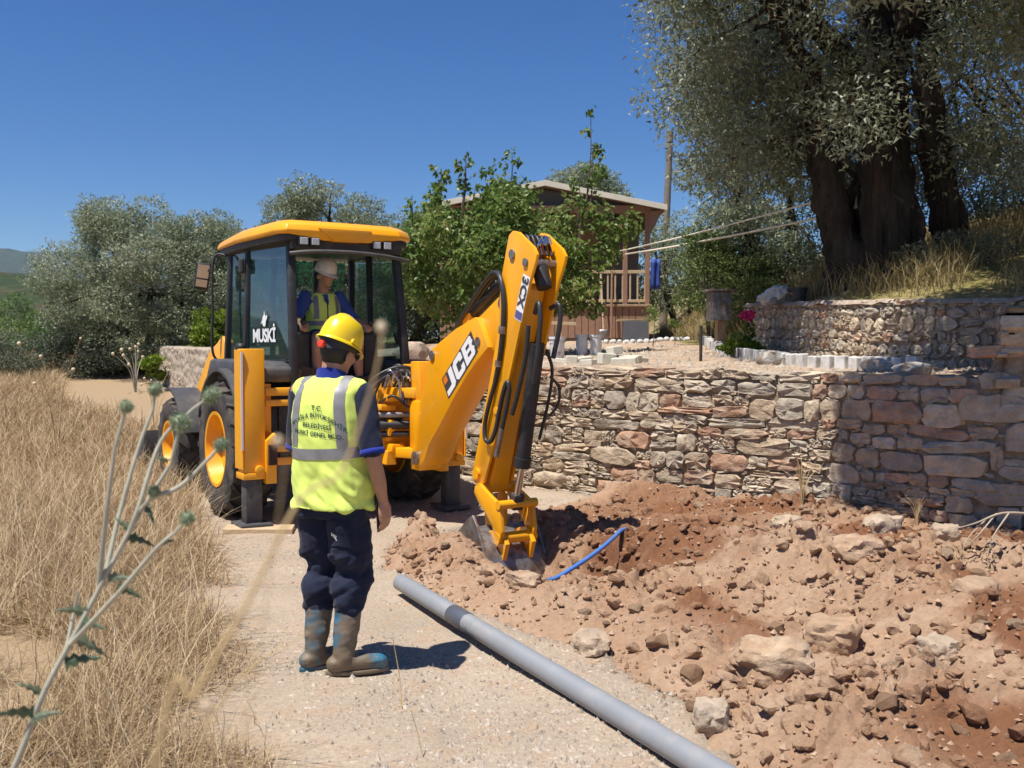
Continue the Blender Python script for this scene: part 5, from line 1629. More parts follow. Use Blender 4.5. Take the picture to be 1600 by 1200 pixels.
MB().cyl((.378, -2.18, 1.58), (.378, -2.17, 1.53), .03, 12).build('hose_clamp', MT['steel'], boom, smooth=40)

# ---------------------------------------------------------- dipper
DP = [(-2.30, 2.60), (-2.36, 2.63), (-2.45, 2.61), (-2.67, 2.47), (-2.715, 2.41), (-2.70, 2.36), (-2.61, 2.2), (-2.34, 1.53), (-2.12, .99), (-1.89, .53), (-1.80, .50), (-1.72, .52), (-1.69, .59), (-1.80, .87), (-2.02, 1.49), (-2.14, 1.91), (-2.17, 2.23), (-2.26, 2.49)]
dp = empty('dipper', (0, 0, 0)); dp.parent = LR
for x in (.40, .672):
    MB().prism(DP, x, x + .028, 'x').build('side_plate', Y_, dp, bevel=.006, smooth=25)
MB().prism([(-2.16, 2.2), (-2.13, 1.9), (-2.01, 1.49), (-1.79, .87), (-1.71, .62), (-1.74, .61), (-1.83, .87), (-2.05, 1.49), (-2.17, 1.9), (-2.20, 2.2)], .428, .672, 'x').build('back_plate', Y_, dp)
MB().prism([(-2.28, 2.22), (-2.50, 2.20), (-2.24, 1.50), (-1.95, .62), (-1.91, .48), (-1.80, .50), (-1.80, .62), (-2.10, 1.5)], .462, .638, 'x').build('inner_arm', Y_, dp, bevel=.012, smooth=30)
MB().cyl((.385, -2.36, 2.44), (.715, -2.36, 2.44), .04, 16).build('top_pin', MT['steel'], dp, smooth=40)
MB().cyl((.385, -2.56, 2.36), (.715, -2.56, 2.36), .034, 16).build('bucket_ram_pin', MT['steel'], dp, smooth=40)
MB().cyl((.375, -1.79, .60), (.725, -1.79, .60), .05, 16).build('bolt_boss', Y_, dp, smooth=40)
MB().cyl((.39, -2.10, 1.16), (.405, -2.10, 1.16), .03, 12).build('bolt_boss', Y_, dp, smooth=40)
MB().tube([(.55, -2.52, 2.36), (.55, -2.60, 2.16)], [.07, .062], 14).build('ram_head', K_, dp, smooth=40)
MB().box((.55, -2.50, 2.34), (.10, .10, .12)).build('ram_eye', K_, dp, bevel=.02)
bits = MB()
r_ = random.Random(3)
for k in range(14):
    x = .45 + .2 * r_.random(); y = -2.42 - .16 * r_.random(); z = 2.50 + .06 * r_.random()
    bits.cyl((x, y, z - .03), (x + r_.uniform(-.03, .03), y, z + .03), .014, 8)
bits.build('fittings', MT['chrome'], dp, smooth=40)
for k in range(5):
    x = .455 + .045 * k
    hose([(x, -2.30, 2.42), (x + .01, -2.40, 2.56), (x, -2.50, 2.57), (x, -2.58, 2.42)], .013, parent=dp)
MB().box((.55, -2.42, 2.49), (.22, .05, .10)).build('hose_bracket', MT['orange'], dp, bevel=.008)
# model number sticker
S0, S1 = Vector((0, -2.575, 2.255)), Vector((0, -2.44, 1.905))          # top, bottom of the centre line
ax_ = (S1 - S0).normalized(); sd_ = Vector((0, ax_.z, -ax_.y))
if sd_.y > 0: sd_ = -sd_
def ons(u, v, x): return Vector((x, 0, 0)) + S0.lerp(S1, u) + sd_ * v
MB().add([ons(0, -.055, .3975), ons(0, .055, .3975), ons(1, .055, .3975), ons(1, -.055, .3975)], [(0, 1, 2, 3)]).build('model_plate', MT['white_paint'], dp)
vs, fs = text_verts('3CX', .125, bold=.006, spacing=1.05, align='LEFT')
L_ = (S1 - S0).length
MB().add([ons(.04, 0, .3950) + ax_ * v.x - sd_ * (.042 - v.y) * -1 * 1 for v in vs], fs).build('lettering', MT['decal_grey'], dp)
MB().add([ons(.80, -.05, .3950), ons(.80, .05, .3950), ons(.97, .05, .3950), ons(.97, -.05, .3950)], [(0, 1, 2, 3)]).build('sticker_block', material('violet_print', (.10, .10, .26, 1), rough=.6), dp)
# hoses on the left face
hose([(.38, -2.12, 1.40), (.37, -2.04, 1.22), (.37, -1.97, 1.05), (.365, -1.98, .92), (.37, -2.06, .90), (.375, -2.14, 1.02), (.38, -2.22, 1.26), (.38, -2.30, 1.40), (.385, -2.33, 1.36), (.385, -2.30, 1.22), (.385, -2.22, 1.02)], .019, parent=dp, m=6)
hose([(.41, -2.58, 1.86), (.42, -2.52, 1.60), (.42, -2.40, 1.30), (.42, -2.32, 1.14)], .020, parent=dp)
MB().cyl((.385, -2.22, 1.02), (.39, -2.12, .78), .022, 10).build('steel_pipe', MT['steel'], dp, smooth=40)
hose([(.50, -2.54, 1.96), (.48, -2.62, 2.04), (.47, -2.66, 1.92), (.47, -2.62, 1.62), (.48, -2.55, 1.40)], .022, parent=dp)
hose([(.62, -2.58, 2.0), (.64, -2.68, 2.02), (.64, -2.68, 1.85), (.62, -2.62, 1.60)], .020, parent=dp)
# bucket ram
MB().cyl((.55, -2.50, 1.72), (.55, -2.27, .72), .062, 18).build('bucket_ram', K_, dp, smooth=40)
MB().cyl((.55, -2.27, .72), (.55, -2.18, .40), .030, 14).build('ram_rod', MT['chrome'], dp, smooth=40)
MB().cyl((.55, -2.285, .78), (.55, -2.265, .70), .072, 18).build('ram_gland', K_, dp, smooth=40)
MB().box((.55, -2.18, .40), (.10, .09, .14), (.25, 0, 0)).build('ram_clevis', K_, dp, bevel=.015)
hose([(.64, -2.50, 1.66), (.72, -2.46, 1.50), (.74, -2.38, 1.25), (.70, -2.30, .92)], .014, parent=dp)
hose([(.66, -2.52, 1.45), (.76, -2.50, 1.36), (.78, -2.46, 1.22), (.72, -2.42, 1.12)], .012, parent=dp)
# tipping links
LV = [(-1.78, .44), (-1.80, .50), (-1.90, .51), (-1.99, .47), (-2.16, .40), (-2.21, .34), (-2.24, .16), (-2.20, .06), (-2.14, .08), (-2.08, .20), (-1.98, .28), (-1.86, .36)]
for x in (.385, .705):
    MB().prism(LV, x - .018, x + .018, 'x').build('tipping_link', Y_, dp, bevel=.006, smooth=30)
MB().cyl((.36, -2.19, .38), (.74, -2.19, .38), .038, 16).build('link_pin', Y_, dp, smooth=40)
MB().cyl((.36, -2.17, .10), (.74, -2.17, .10), .048, 16).build('link_tube', Y_, dp, smooth=40)
MB().cyl((.37, -1.85, .48), (.73, -1.85, .48), .045, 16).build('dipper_pin', Y_, dp, smooth=40)
MB().prism([(-1.84, .47), (-1.78, .40), (-1.80, .05), (-1.90, .04), (-1.92, .40)], .47, .50, 'x').build('coupler_plate', Y_, dp, bevel=.005)
MB().prism([(-1.84, .47), (-1.78, .40), (-1.80, .05), (-1.90, .04), (-1.92, .40)], .60, .63, 'x').build('coupler_plate', Y_, dp, bevel=.005)
# bucket
bk = empty('digging_bucket', (0, 0, 0)); bk.parent = LR
prof = [(-1.70, .08), (-1.86, .16), (-2.02, .12), (-2.20, -.06), (-2.24, -.26), (-2.14, -.44), (-1.92, -.52), (-1.62, -.48)]
prof2 = [(y + .015, z - .02) for y, z in prof][::-1]
MB().prism(prof + prof2, .26, .84, 'x').build('shell', MT['steel'], bk, smooth=40)
for x in (.25, .83):
    MB().prism([(-1.60, -.40), (-1.62, -.48), (-1.92, -.52), (-2.14, -.44), (-2.24, -.26), (-2.20, -.06), (-2.05, .20), (-1.98, .28), (-1.90, .24), (-1.72, .10), (-1.66, .02)], x - .012, x + .012, 'x').build('side_plate', MT['steel'], bk, bevel=.004)
MB().prism([(-2.20, -.10), (-2.26, .06), (-2.16, .18), (-1.86, .10), (-1.78, -.02), (-1.9, -.05)], .40, .44, 'x').build('hanger', Y_, bk, bevel=.006)
MB().prism([(-2.20, -.10), (-2.26, .06), (-2.16, .18), (-1.86, .10), (-1.78, -.02), (-1.9, -.05)], .66, .70, 'x').build('hanger', Y_, bk, bevel=.006)
for k in range(5):
    MB().prism([(-1.66, -.50), (-1.66, -.44), (-1.46, -.42), (-1.46, -.44)], .29 + .12 * k, .35 + .12 * k, 'x').build('tooth', MT['steel'], bk)

o = MB().box((0, 0, 0), (.62, .26, .05)).build('wooden_board', MT['pale_wood'], None, bevel=.006)
o.location = (-2.33, 9.10, floor_at(-2.33, 9.1) + .012); o.rotation_euler = (0, .02, .12)
tag(o, 'pale wooden board laid under the near stabiliser foot', 'board')
# ================================================================== people
MT['skin'] = material('tanned_skin', (.42, .215, .135, 1), rough=.55, var=.12, scale=18, bump=.12, bscale=120, bdist=.002)
MT['hair'] = material('black_hair', (.012, .010, .009, 1), rough=.6, var=.4, scale=60, bump=.6, bscale=150, bdist=.004)
def cloth(name, col, var=.08, bump=.25, **k): return material(name, col, rough=.9, var=var, scale=9, bump=bump, bscale=30, bdist=.006, sheen=.1, spec=.2, **k)
MT['navy'] = cloth('navy_cloth', (.015, .019, .040, 1), .25)
MT['royal'] = cloth('royal_blue_trim', (.02, .035, .26, 1))
MT['blue_shirt'] = cloth('blue_shirt', (.05, .09, .30, 1))
MT['hivis'] = cloth('high_visibility_cloth', (.70, .83, .17, 1), .04, .2)
MT['hivis_orange'] = cloth('orange_trim', (.8, .22, .03, 1))
MT['reflect'] = material('grey_reflective_tape', (.23, .225, .23, 1), rough=.45, var=.12, scale=20, bump=.15, bscale=60, bdist=.003)
MT['ink'] = material('dark_green_print', (.02, .075, .055, 1), rough=.8, var=.1)
MT['hat_yellow'] = material('yellow_hard_hat', (.86, .60, .012, 1), rough=.32, var=.03, coat=.3)
MT['hat_white'] = material('white_hard_hat', (.70, .66, .62, 1), rough=.4, var=.06)
MT['red_knob'] = material('red_plastic', (.80, .045, .012, 1), rough=.4, var=.05)
MT['boot'] = material('muddy_rubber_boot', (.02, .13, .21, 1), rough=.6, var=.2, scale=12, col2=(.17, .125, .08, 1), mixscale=4.5, thr=(.40, .52), bump=.3, bscale=40)
MT['shoe'] = material('dark_shoe', (.03, .028, .026, 1), rough=.7, var=.2)

def xf_add(mb, other, M):
    mb.add([M @ Vector(v) for v in other.v], other.f)

def loft(mb, secs, n=28):
    """secs: (centre, rx, ry) horizontal elliptical rings, low to high"""
    vs, fs = [], []
    for c, rx, ry in secs:
        c = Vector(c)
        for k in range(n):
            a = 2 * math.pi * k / n
            ca, sa = math.cos(a), math.sin(a)
            q = (abs(ca) ** 2.6 + abs(sa) ** 2.6) ** (-1 / 2.6)
            vs.append(c + Vector((ca * rx * q, sa * ry * q, 0)))
    m = len(secs)
    for i in range(m - 1):
        for k in range(n):
            a, b = i * n + k, i * n + (k + 1) % n
            fs.append((a, b, b + n, a + n))
    fs.append(tuple(range(n))[::-1]); fs.append(tuple(range((m - 1) * n, m * n)))
    mb.add(vs, fs)

def limb(mb, pts, rs, n=16, m=6, flat=1.0):
    path = smooth_path(pts, m)
    k = len(path)
    seg = len(pts) - 1
    rr = []
    for i in range(k):
        t = i / (k - 1) * seg
        j = min(int(t), seg - 1)
        f = t - j
        rr.append(rs[j] + (rs[j + 1] - rs[j]) * (f * f * (3 - 2 * f)))
    mb.tube(path, rr, n, flat=flat)
    mb.ball(path[0], rr[0] * .995, 14, 9); mb.ball(path[-1], rr[-1] * .995, 14, 9)

def remesh(name, mb, voxel, mats, parent, smooth_it=3, wr=None, keep=None, shade=True):
    me = mb.mesh(name)
    ob = bpy.data.objects.new(name, me)
    COL.objects.link(ob)
    md = ob.modifiers.new('r', 'REMESH'); md.mode = 'VOXEL'; md.voxel_size = voxel
    sm = ob.modifiers.new('s', 'SMOOTH'); sm.iterations = smooth_it; sm.factor = .5
    dg = bpy.context.evaluated_depsgraph_get()
    me2 = bpy.data.meshes.new_from_object(ob.evaluated_get(dg))
    bpy.data.objects.remove(ob); bpy.data.meshes.remove(me)
    me2.name = name
    N = len(me2.vertices)
    co = np.empty(N * 3, np.float32); me2.vertices.foreach_get('co', co); co = co.reshape(-1, 3)
    if wr:
        no = np.empty(N * 3, np.float32); me2.vertex_normals.foreach_get('vector', no); no = no.reshape(-1, 3)
        d = np.array([wr(Vector(p)) for p in co], np.float32)
        co = co + no * d[:, None]
        me2.vertices.foreach_set('co', co.ravel())
    if keep:
        bm = bmesh.new(); bm.from_mesh(me2)
        bmesh.ops.delete(bm, geom=[v for v in bm.verts if not keep(v.co)], context='VERTS')
        bm.to_mesh(me2); bm.free()
    me2.polygons.foreach_set('use_smooth', [True] * len(me2.polygons))
    me2.update()
    me2.materials.clear()
    return link(name, me2, mats, parent)

def hand(mb, wrist, d, nrm, side, curl=.5, sc=1.0):
    """d: towards the fingers, nrm: palm side, side: towards the thumb"""
    w, d, nrm, side = Vector(wrist), Vector(d).normalized(), Vector(nrm).normalized(), Vector(side).normalized()
    for k in range(5):
        o = side * ((k - 2) * .0155 * sc)
        mb.tube([w + o * .6, w + o + d * .045 * sc, w + o * 1.15 + d * .088 * sc], [.017 * sc, .0165 * sc, .0125 * sc], 10)
        mb.ball(w + o * 1.15 + d * .088 * sc, .0125 * sc, 8, 6)
    for k, L in enumerate((.060, .074, .080, .074)):      # little ... index
        o = side * ((k - 1.5) * .0225 * sc)
        p = w + o + d * .086 * sc
        c1, c2, c3 = curl * .6, curl * 1.3, curl * 1.9
        pts = [p]
        for a, f in ((c1, .45), (c2, .32), (c3, .23)):
            pts.append(pts[-1] + (d * math.cos(a) + nrm * math.sin(a)) * (L * f * sc))
        mb.tube(pts, [.0098 * sc, .0092 * sc, .0085 * sc, .0068 * sc], 9)
        mb.ball(pts[-1], .0068 * sc, 8, 6)
    p = w + side * .030 * sc + d * .022 * sc
    t1 = (side * .75 + d * .65 + nrm * .25).normalized(); t2 = (side * .15 + d * .9 + nrm * .5).normalized()
    pts = [p - side * .012, p + t1 * .036 * sc, p + t1 * .036 * sc + t2 * .030 * sc, p + t1 * .036 * sc + (t2 + nrm * .3).normalized() * .052 * sc]
    mb.tube(pts, [.0155 * sc, .0125 * sc, .0105 * sc, .008 * sc], 9)
    mb.ball(pts[-1], .008 * sc, 8, 6)

def head_parts(M):
    h = MB()
    h.ball((0, .0, .075), 1, 22, 16, (.076, .097, .105))
    h.ball((0, .035, .03), 1, 18, 12, (.064, .066, .085))
    h.ball((0, .055, -.03), 1, 14, 10, (.044, .042, .034))                 # chin
    h.tube([(0, .088, .072), (0, .106, .040), (0, .110, .026)], [.010, .014, .015], 8)   # nose
    h.ball((0, .100, .024), .017, 10, 8)
    h.ball((0, .088, .088), 1, 14, 8, (.050, .018, .012))                  # brow
    h.ball((0, .090, -.006), 1, 12, 8, (.024, .012, .007)); h.ball((0, .088, -.017), 1, 12, 8, (.021, .012, .008))
    for s in (-1, 1):
        h.ball((s * .042, .062, .035), 1, 10, 8, (.028, .026, .026))
        e = MB(); e.ball((0, 0, 0), 1, 12, 8, (.010, .021, .034))
        xf_add(h, e, Matrix.Translation((s * .084, -.008, .030)) @ Matrix.Rotation(s * .35, 4, 'Z'))
    out = MB(); xf_add(out, h, M)
    return out

def helmet(M, mat, parent, knob=True):
    """built round the head pivot, dome over the skull"""
    m = MB()
    n = 40
    V, F = [], []
    prof = [(1.00, .0), (1.0, .02), (.985, .045), (.93, .082), (.80, .118), (.60, .142), (.34, .156), (.10, .161)]
    for k, (r, z) in enumerate(prof):
        for i in range(n):
            a = 2 * math.pi * i / n
            x, y = math.sin(a) * .112 * r, math.cos(a) * .136 * r
            ridge = .012 * math.exp(-(x / .018) ** 2) * (1 if k >= 4 else .2) + .006 * (math.exp(-((abs(x) - .05) / .010) ** 2)) * (k >= 3)
            V.append((x, y, z + ridge))
    for k in range(len(prof) - 1):
        for i in range(n):
            a, b = k * n + i, k * n + (i + 1) % n
            F.append((a, b, b + n, a + n))
    F.append(tuple(range((len(prof) - 1) * n, len(prof) * n)))
    # brim: narrow all round, long peak in front
    b0 = len(V)
    for (q, z) in ((0.0, .012), (1.0, -.002), (1.0, -.008), (0.0, .0)):
        for i in range(n):
            a = 2 * math.pi * i / n
            pk = .012 + .040 * max(0, math.cos(a)) ** 2.2
            V.append((math.sin(a) * (.112 + q * .016), math.cos(a) * (.136 + q * pk), z - q * .012 * max(0, math.cos(a))))
    for k in range(3):
        for i in range(n):
            a, b = b0 + k * n + i, b0 + k * n + (i + 1) % n
            F.append((b, a, a + n, b + n))
    M = M @ Matrix.Scale(.93, 4)
    m.add([M @ Vector(v) for v in V], F)
    hat = m.build('hard_hat', mat, parent, smooth=50)
    # lug on the brim side, suspension band and ratchet
    lg = MB()
    for s in (-1, 1): lg.box((s * .118, -.02, .022), (.018, .05, .022))
    q = MB(); xf_add(q, lg, M); q.build('side_lugs', mat, hat, bevel=.004)
    bd = MB()
    V, F = [], []
    for (r, z) in ((.097, -.030), (.099, .012), (.092, .012), (.090, -.030)):
        for i in range(30):
            a = 2 * math.pi * i / 30
            lo = -.036 * max(0, -math.cos(a)) ** 2 if z < 0 else 0
            V.append((math.sin(a) * r, math.cos(a) * (r + .022), z + lo + .022 * max(0, math.cos(a)) * (z < 0)))
    for k in range(3):
        for i in range(30):
            a, b = k * 30 + i, k * 30 + (i + 1) % 30
            F.append((b, a, a + 30, b + 30))
    bd.add([M @ Vector(v) for v in V], F)
    bd.build('headband', MT['black'], hat, smooth=50)
    if knob:
        kb = MB(); kb.lathe([(.001, -.03), (.019, -.028), (.021, -.012), (.017, 0)], (0, 0, 0), 'y', 16, caps=False)
        q = MB(); xf_add(q, kb, M @ Matrix.Translation((0, -.118, -.05))); q.build('adjuster_knob', MT['red_knob'], hat, smooth=40)
    return hat

def wrinkle(a, sc, ang, seed, ratio=4.0, zlo=None, zhi=None):
    c, s = math.cos(ang), math.sin(ang)
    def f(p):
        u, v = p.x * c + p.z * s, -p.x * s + p.z * c
        n = mnoise.noise(Vector((u * sc / ratio, v * sc, p.y * sc * .6 + seed))) + .5 * mnoise.noise(Vector((u * sc * .6, v * sc * 2.1, p.y * sc + seed * 2)))
        k = 1.0
        if zlo is not None:
            k = min(1, max(.15, (zhi - p.z) / (zhi - zlo)))
        return a * n * k
    return f

def bvh_of(o):
    me = o.data
    return BVHTree.FromPolygons([v.co.copy() for v in me.vertices], [tuple(p.vertices) for p in me.polygons])

def project(bvh, pts, faces, name, mat, parent, org, off=.003):
    """pts: list of (origin, direction) rays towards the surface"""
    vs = []
    for o, d in pts:
        hit = bvh.ray_cast(Vector(o), Vector(d).normalized())
        q = hit[0] if hit[0] is not None else Vector(o) + Vector(d)
        vs.append(q - Vector(d).normalized() * off)
    return MB().add(vs, faces).build(name, mat, parent, smooth=60)

def grid_faces(a, b): return [(i * b + j, i * b + j + 1, (i + 1) * b + j + 1, (i + 1) * b + j) for i in range(a - 1) for j in range(b - 1)]

# ---------------------------------------------------------------- the man standing with his back to us
def worker():
    W = empty('person', (-.93, 5.10, floor_at(-.95, 5.06)), RAD(-22), 'man in lime safety vest and yellow hard hat standing with his back turned', 'person')
    HM = Matrix.Translation((.012, .02, 1.595)) @ Matrix.Rotation(RAD(-8), 4, 'Z') @ Matrix.Rotation(RAD(-15), 4, 'X') @ Matrix.Rotation(RAD(9), 4, 'Y')
    hipR, hipL = Vector((.095, -.01, .90)), Vector((-.095, .0, .90))
    kneR, kneL = Vector((.100, .045, .50)), Vector((-.085, .055, .50))
    ankR, ankL = Vector((.095, -.045, .10)), Vector((-.085, -.03, .10))
    shR, shL = Vector((.190, -.005, 1.435)), Vector((-.190, .0, 1.435))
    elR, elL = Vector((.262, -.035, 1.135)), Vector((-.236, .04, 1.14))
    wrR, wrL = Vector((.270, .055, .885)), Vector((-.215, .17, .925))
    yawR, yawL = RAD(-52), RAD(-30)
    torso = [((0, .0, .84), .150, .105), ((0, 0, .94), .155, .112), ((0, .0, 1.05), .140, .100), ((0, .0, 1.20), .152, .108), ((0, -.005, 1.33), .168, .112), ((0, -.01, 1.42), .158, .098), ((0, -.008, 1.475), .105, .075), ((0, 0, 1.51), .062, .060)]
    def feet(mb, grow=0.0):
        for ank, yaw in ((ankR, yawR), (ankL, yawL)):
            d = Vector((-math.sin(yaw), math.cos(yaw), 0))
            b = Vector((ank.x, ank.y, 0))
            limb(mb, [b - d * .045 + Vector((0, 0, .048 + grow * .3)), b + d * .07 + Vector((0, 0, .046)), b + d * .175 + Vector((0, 0, .040))], [.040 + grow, .043 + grow, .033 + grow], 16, 5)
    b = MB()
    loft(b, torso)
    limb(b, [(0, -.012, 1.46), (.004, .0, 1.53), (.010, .012, 1.60)], [.062, .058, .058])
    b.add(*(lambda h: (h.v, h.f))(head_parts(HM)))
    for hp, kn, an in ((hipR, kneR, ankR), (hipL, kneL, ankL)):
        limb(b, [hp, (hp + kn) * .5, kn, (kn + an) * .5 + Vector((0, -.012, .04)), an], [.088, .076, .056, .052, .036])
    feet(b)
    for s_, e_, w_ in ((shR, elR, wrR), (shL, elL, wrL)):
        limb(b, [s_, (s_ + e_) * .5 + Vector((0, .006, 0)), e_, (e_ + w_) * .5 + (e_ - s_) * .03, w_], [.056, .047, .040, .039, .027])
    hand(b, wrR + Vector((0, .004, -.012)), (.02, .22, -1), (-1, .05, 0), (.1, 1, .22), .45)
    hand(b, wrL + Vector((0, .006, -.010)), (.15, .5, -.9), (.9, .1, .2), (.2, .9, .5), .5)
    remesh('body', b, .0068, MT['skin'], W, 2)
    # hair: close cap on the back and sides of the skull
    hr = MB(); hr.ball((0, -.004, .070), 1, 24, 18, (.0835, .1045, .112))
    hh = MB(); xf_add(hh, hr, HM)
    inv = HM.inverted()
    def keep(v):
        q = inv @ v
        return q.z > .105 or (q.y < -.005 and q.z > -.03 - .3 * q.y * 0 and q.z > -.025)
    remesh('hair', hh, .006, MT['hair'], W, 1, wr=lambda p: .002 * mnoise.noise(p * 90), keep=keep)
    helmet(HM @ Matrix.Translation((0, -.006, .092)) @ Matrix.Rotation(RAD(-6), 4, 'X'), MT['hat_yellow'], W)
    # sunglasses
    g = MB(); g.tube([(-.078, .02, .066), (-.074, .085, .064), (-.03, .104, .060), (0, .108, .062), (.03, .104, .060), (.074, .085, .064), (.078, .02, .066)], .0045, 6)
    for s in (-1, 1):
        g.ball((s * .036, .100, .056), 1, 12, 8, (.030, .010, .020))
    q = MB(); xf_add(q, g, HM); q.build('sunglasses', MT['black'], W, smooth=50)
    # navy polo shirt: sleeves, body and upstanding blue collar
    s = MB()
    loft(s, [((c[0], c[1], c[2]), rx + .014, ry + .014) for c, rx, ry in torso[:7]])
    for s_, e_ in ((shR, elR), (shL, elL)):
        end = s_.lerp(e_, .92)
        limb(s, [s_ + Vector((0, 0, -.004)), s_.lerp(e_, .5), end], [.063, .058, .060])
    remesh('shirt', s, .009, MT['navy'], W, 3, wr=wrinkle(.007, 16, 1.2, 3))
    for nm_, s_, e_ in (('R', shR, elR), ('L', shL, elL)):
        a, c = s_.lerp(e_, .93), s_.lerp(e_, 1.02)
        MB().tube([a, a.lerp(c, .5), c], [.0625, .0632, .062], 24, caps=False).build('sleeve_cuff', MT['royal'], W, smooth=60).modifiers.new('t', 'SOLIDIFY').thickness = .006
    cl = MB()
    n = 32; V = []
    for k, (rx, ry, z, tilt) in enumerate(((.080, .076, 1.470, .02), (.074, .070, 1.515, .03), (.070, .066, 1.545, .035), (.076, .073, 1.543, .035), (.086, .082, 1.495, .02))):
        for i in range(n):
            a = 2 * math.pi * i / n
            V.append((rx * math.sin(a) + .002, -ry * math.cos(a) * 1.0 + .004, z + tilt * .6 * math.cos(a)))
    cl.add(V, [(k * n + i, k * n + (i + 1) % n, (k + 1) * n + (i + 1) % n, (k + 1) * n + i) for k in range(4) for i in range(n)])
    cl.build('collar', MT['royal'], W, smooth=60)
    # vest
    v = MB()
    loft(v, [((.005, 0, .845), .218, .156), ((.005, -.002, .94), .208, .150), ((0, -.004, 1.06), .200, .142), ((0, -.006, 1.20), .204, .146), ((0, -.008, 1.31), .206, .146), ((0, -.012, 1.38), .192, .136), ((0, -.014, 1.44), .174, .116), ((0, -.012, 1.485), .128, .092), ((0, -.006, 1.512), .088, .078)])
    limb(v, [(-.165, -.008, 1.452), (0, -.012, 1.468), (.165, -.008, 1.452)], [.060, .063, .060])
    w1, w2 = wrinkle(.030, 14, -.7, 5, 5.0, .90, 1.15), wrinkle(.008, 11, 1.4, 8, 3.0)
    vest = remesh('vest', v, .009, MT['hivis'], W, 3, wr=lambda p: max(-.013, w1(p) + w2(p)))
    B = bvh_of(vest)
    cy = -.005
    # horizontal tape all round
    rays = []
    for j in range(5):
        for i in range(73):
            a = 2 * math.pi * i / 72
            z = 1.110 + .055 * j / 4 + .010 * math.sin(a + 1)
            d = Vector((math.sin(a), math.cos(a), 0))
            rays.append(((d.x * .6, cy + d.y * .6, z), -d))
    project(B, rays, grid_faces(5, 73), 'reflective_band', MT['reflect'], vest, None)
    for s_ in (-1, 1):
        rays = []
        for j in range(26):
            t = j / 25
            z = 1.165 + .30 * t
            xc = s_ * (.142 - .022 * t)
            for i in range(5):
                x = xc + (i - 2) * .0125
                rays.append(((x, -.6, z), (0, 1, 0)))
        for j in range(1, 8):                         # over the shoulder
            for i in range(5):
                rays.append(((s_ * .120 + (i - 2) * .0125, -.075 + .022 * j, 2.0), (0, 0, -1)))
        project(B, rays, grid_faces(33, 5), 'reflective_band', MT['reflect'], vest, None)
    # print on the back
    def prn(body, size, zc, arch=0.0, xo=.008, sp=1.05):
        vs, fs = text_verts(body, size, bold=.0006, spacing=sp)
        rays = []
        for q in vs:
            zz = zc + q.y + arch * (1 - (q.x / .115) ** 2) - .10 * q.x
            rays.append(((q.x + xo, -.6, zz), (0, 1, 0)))
        project(B, rays, fs, 'lettering', MT['ink'], vest, None, .0035)
    prn('T.C.', .034, 1.352)
    prn('MU\u011eLA B\u00dcY\u00dcK\u015eEH\u0130R', .031, 1.283, .034)
    prn('BELED\u0130YES\u0130', .031, 1.262)
    prn('MUSK\u0130 GENEL M\u00dcD.', .030, 1.222)
    # trousers
    t = MB()
    loft(t, [((0, -.004, .80), .184, .126), ((0, -.004, .88), .172, .122), ((0, 0, .96), .160, .120), ((0, 0, 1.0), .155, .115)])
    for hp, kn, an in ((hipR, kneR, ankR), (hipL, kneL, ankL)):
        mid = (kn + an) * .5
        limb(t, [hp + Vector((0, -.006, -.02)), (hp + kn) * .5 + Vector((0, -.004, 0)), kn + Vector((0, .004, 0)), mid + Vector((0, .0, .11)), mid + Vector((0, -.006, .035))], [.104, .112, .098, .094, .080])
    w3, w4 = wrinkle(.015, 17, .5, 4, 3.5), wrinkle(.012, 12, -.5, 9, 3.0)
    tr = remesh('trousers', t, .009, MT['navy'], W, 3, wr=lambda p: (w3(p) + w4(p)) * (1.15 if p.z < .62 else .6))
    BT = bvh_of(tr)
    # back pocket flap and its small mark
    rays = [((.095 + (i - 3) * .022 + .0, -.6, .80 - j * .022 - .004 * abs(i - 3)), (0, 1, 0)) for j in range(7) for i in range(7)]
    pk = project(BT, rays, grid_faces(7, 7), 'pocket', MT['navy'], tr, None, .006)
    vs, fs = text_verts('MIL', .028, bold=.001)
    project(BT, [((.075 + q.x * .8 + q.y * .3, -.6, .705 + q.y - q.x * .55), (0, 1, 0)) for q in vs], fs, 'lettering', MT['white_paint'], tr, None, .009)
    # rubber boots
    for nm_, kn, an, yaw in (('R', kneR, ankR, yawR), ('L', kneL, ankL, yawL)):
        bt = MB()
        d = Vector((-math.sin(yaw), math.cos(yaw), 0))
        g0 = Vector((an.x, an.y, 0))
        limb(bt, [kn.lerp(an, .36) + Vector((0, -.012, 0)), kn.lerp(an, .68) + Vector((0, -.008, 0)), Vector((an.x, an.y, .12)), Vector((an.x, an.y, .065))], [.073, .068, .056, .054], 18)
        limb(bt, [g0 - d * .045 + Vector((0, 0, .053)), g0 + d * .07 + Vector((0, 0, .055)), g0 + d * .185 + Vector((0, 0, .046))], [.047, .050, .042], 18, 6)
        ww = wrinkle(.006, 20, .1, 2, 3)
        bo = remesh('boot', bt, .008, MT['boot'], W, 2, wr=lambda p: ww(p) if p.z > .06 else 0)
        so = MB()
        pts = []
        for i in range(24):
            a = 2 * math.pi * i / 24
            pts.append((math.sin(a), math.cos(a)))
        Vv = []
        for z in (.0, .022):
            for sx, sy in pts:
                q = g0 + d * (.068 + sy * .162) + Vector((d.y, -d.x, 0)) * (sx * (.052 if sy > 0 else .046))
                Vv.append((q.x, q.y, z))
        so.add(Vv, [(i, (i + 1) % 24, 24 + (i + 1) % 24, 24 + i) for i in range(24)] + [tuple(range(24))[::-1], tuple(range(24, 48))])
        so.build('sole', MT['boot'], bo, bevel=.005, smooth=40)
    # phone held in the right hand
    M = W.matrix_basis if False else (Matrix.Translation(W.location) @ Matrix.Rotation(RAD(-22), 4, 'Z'))
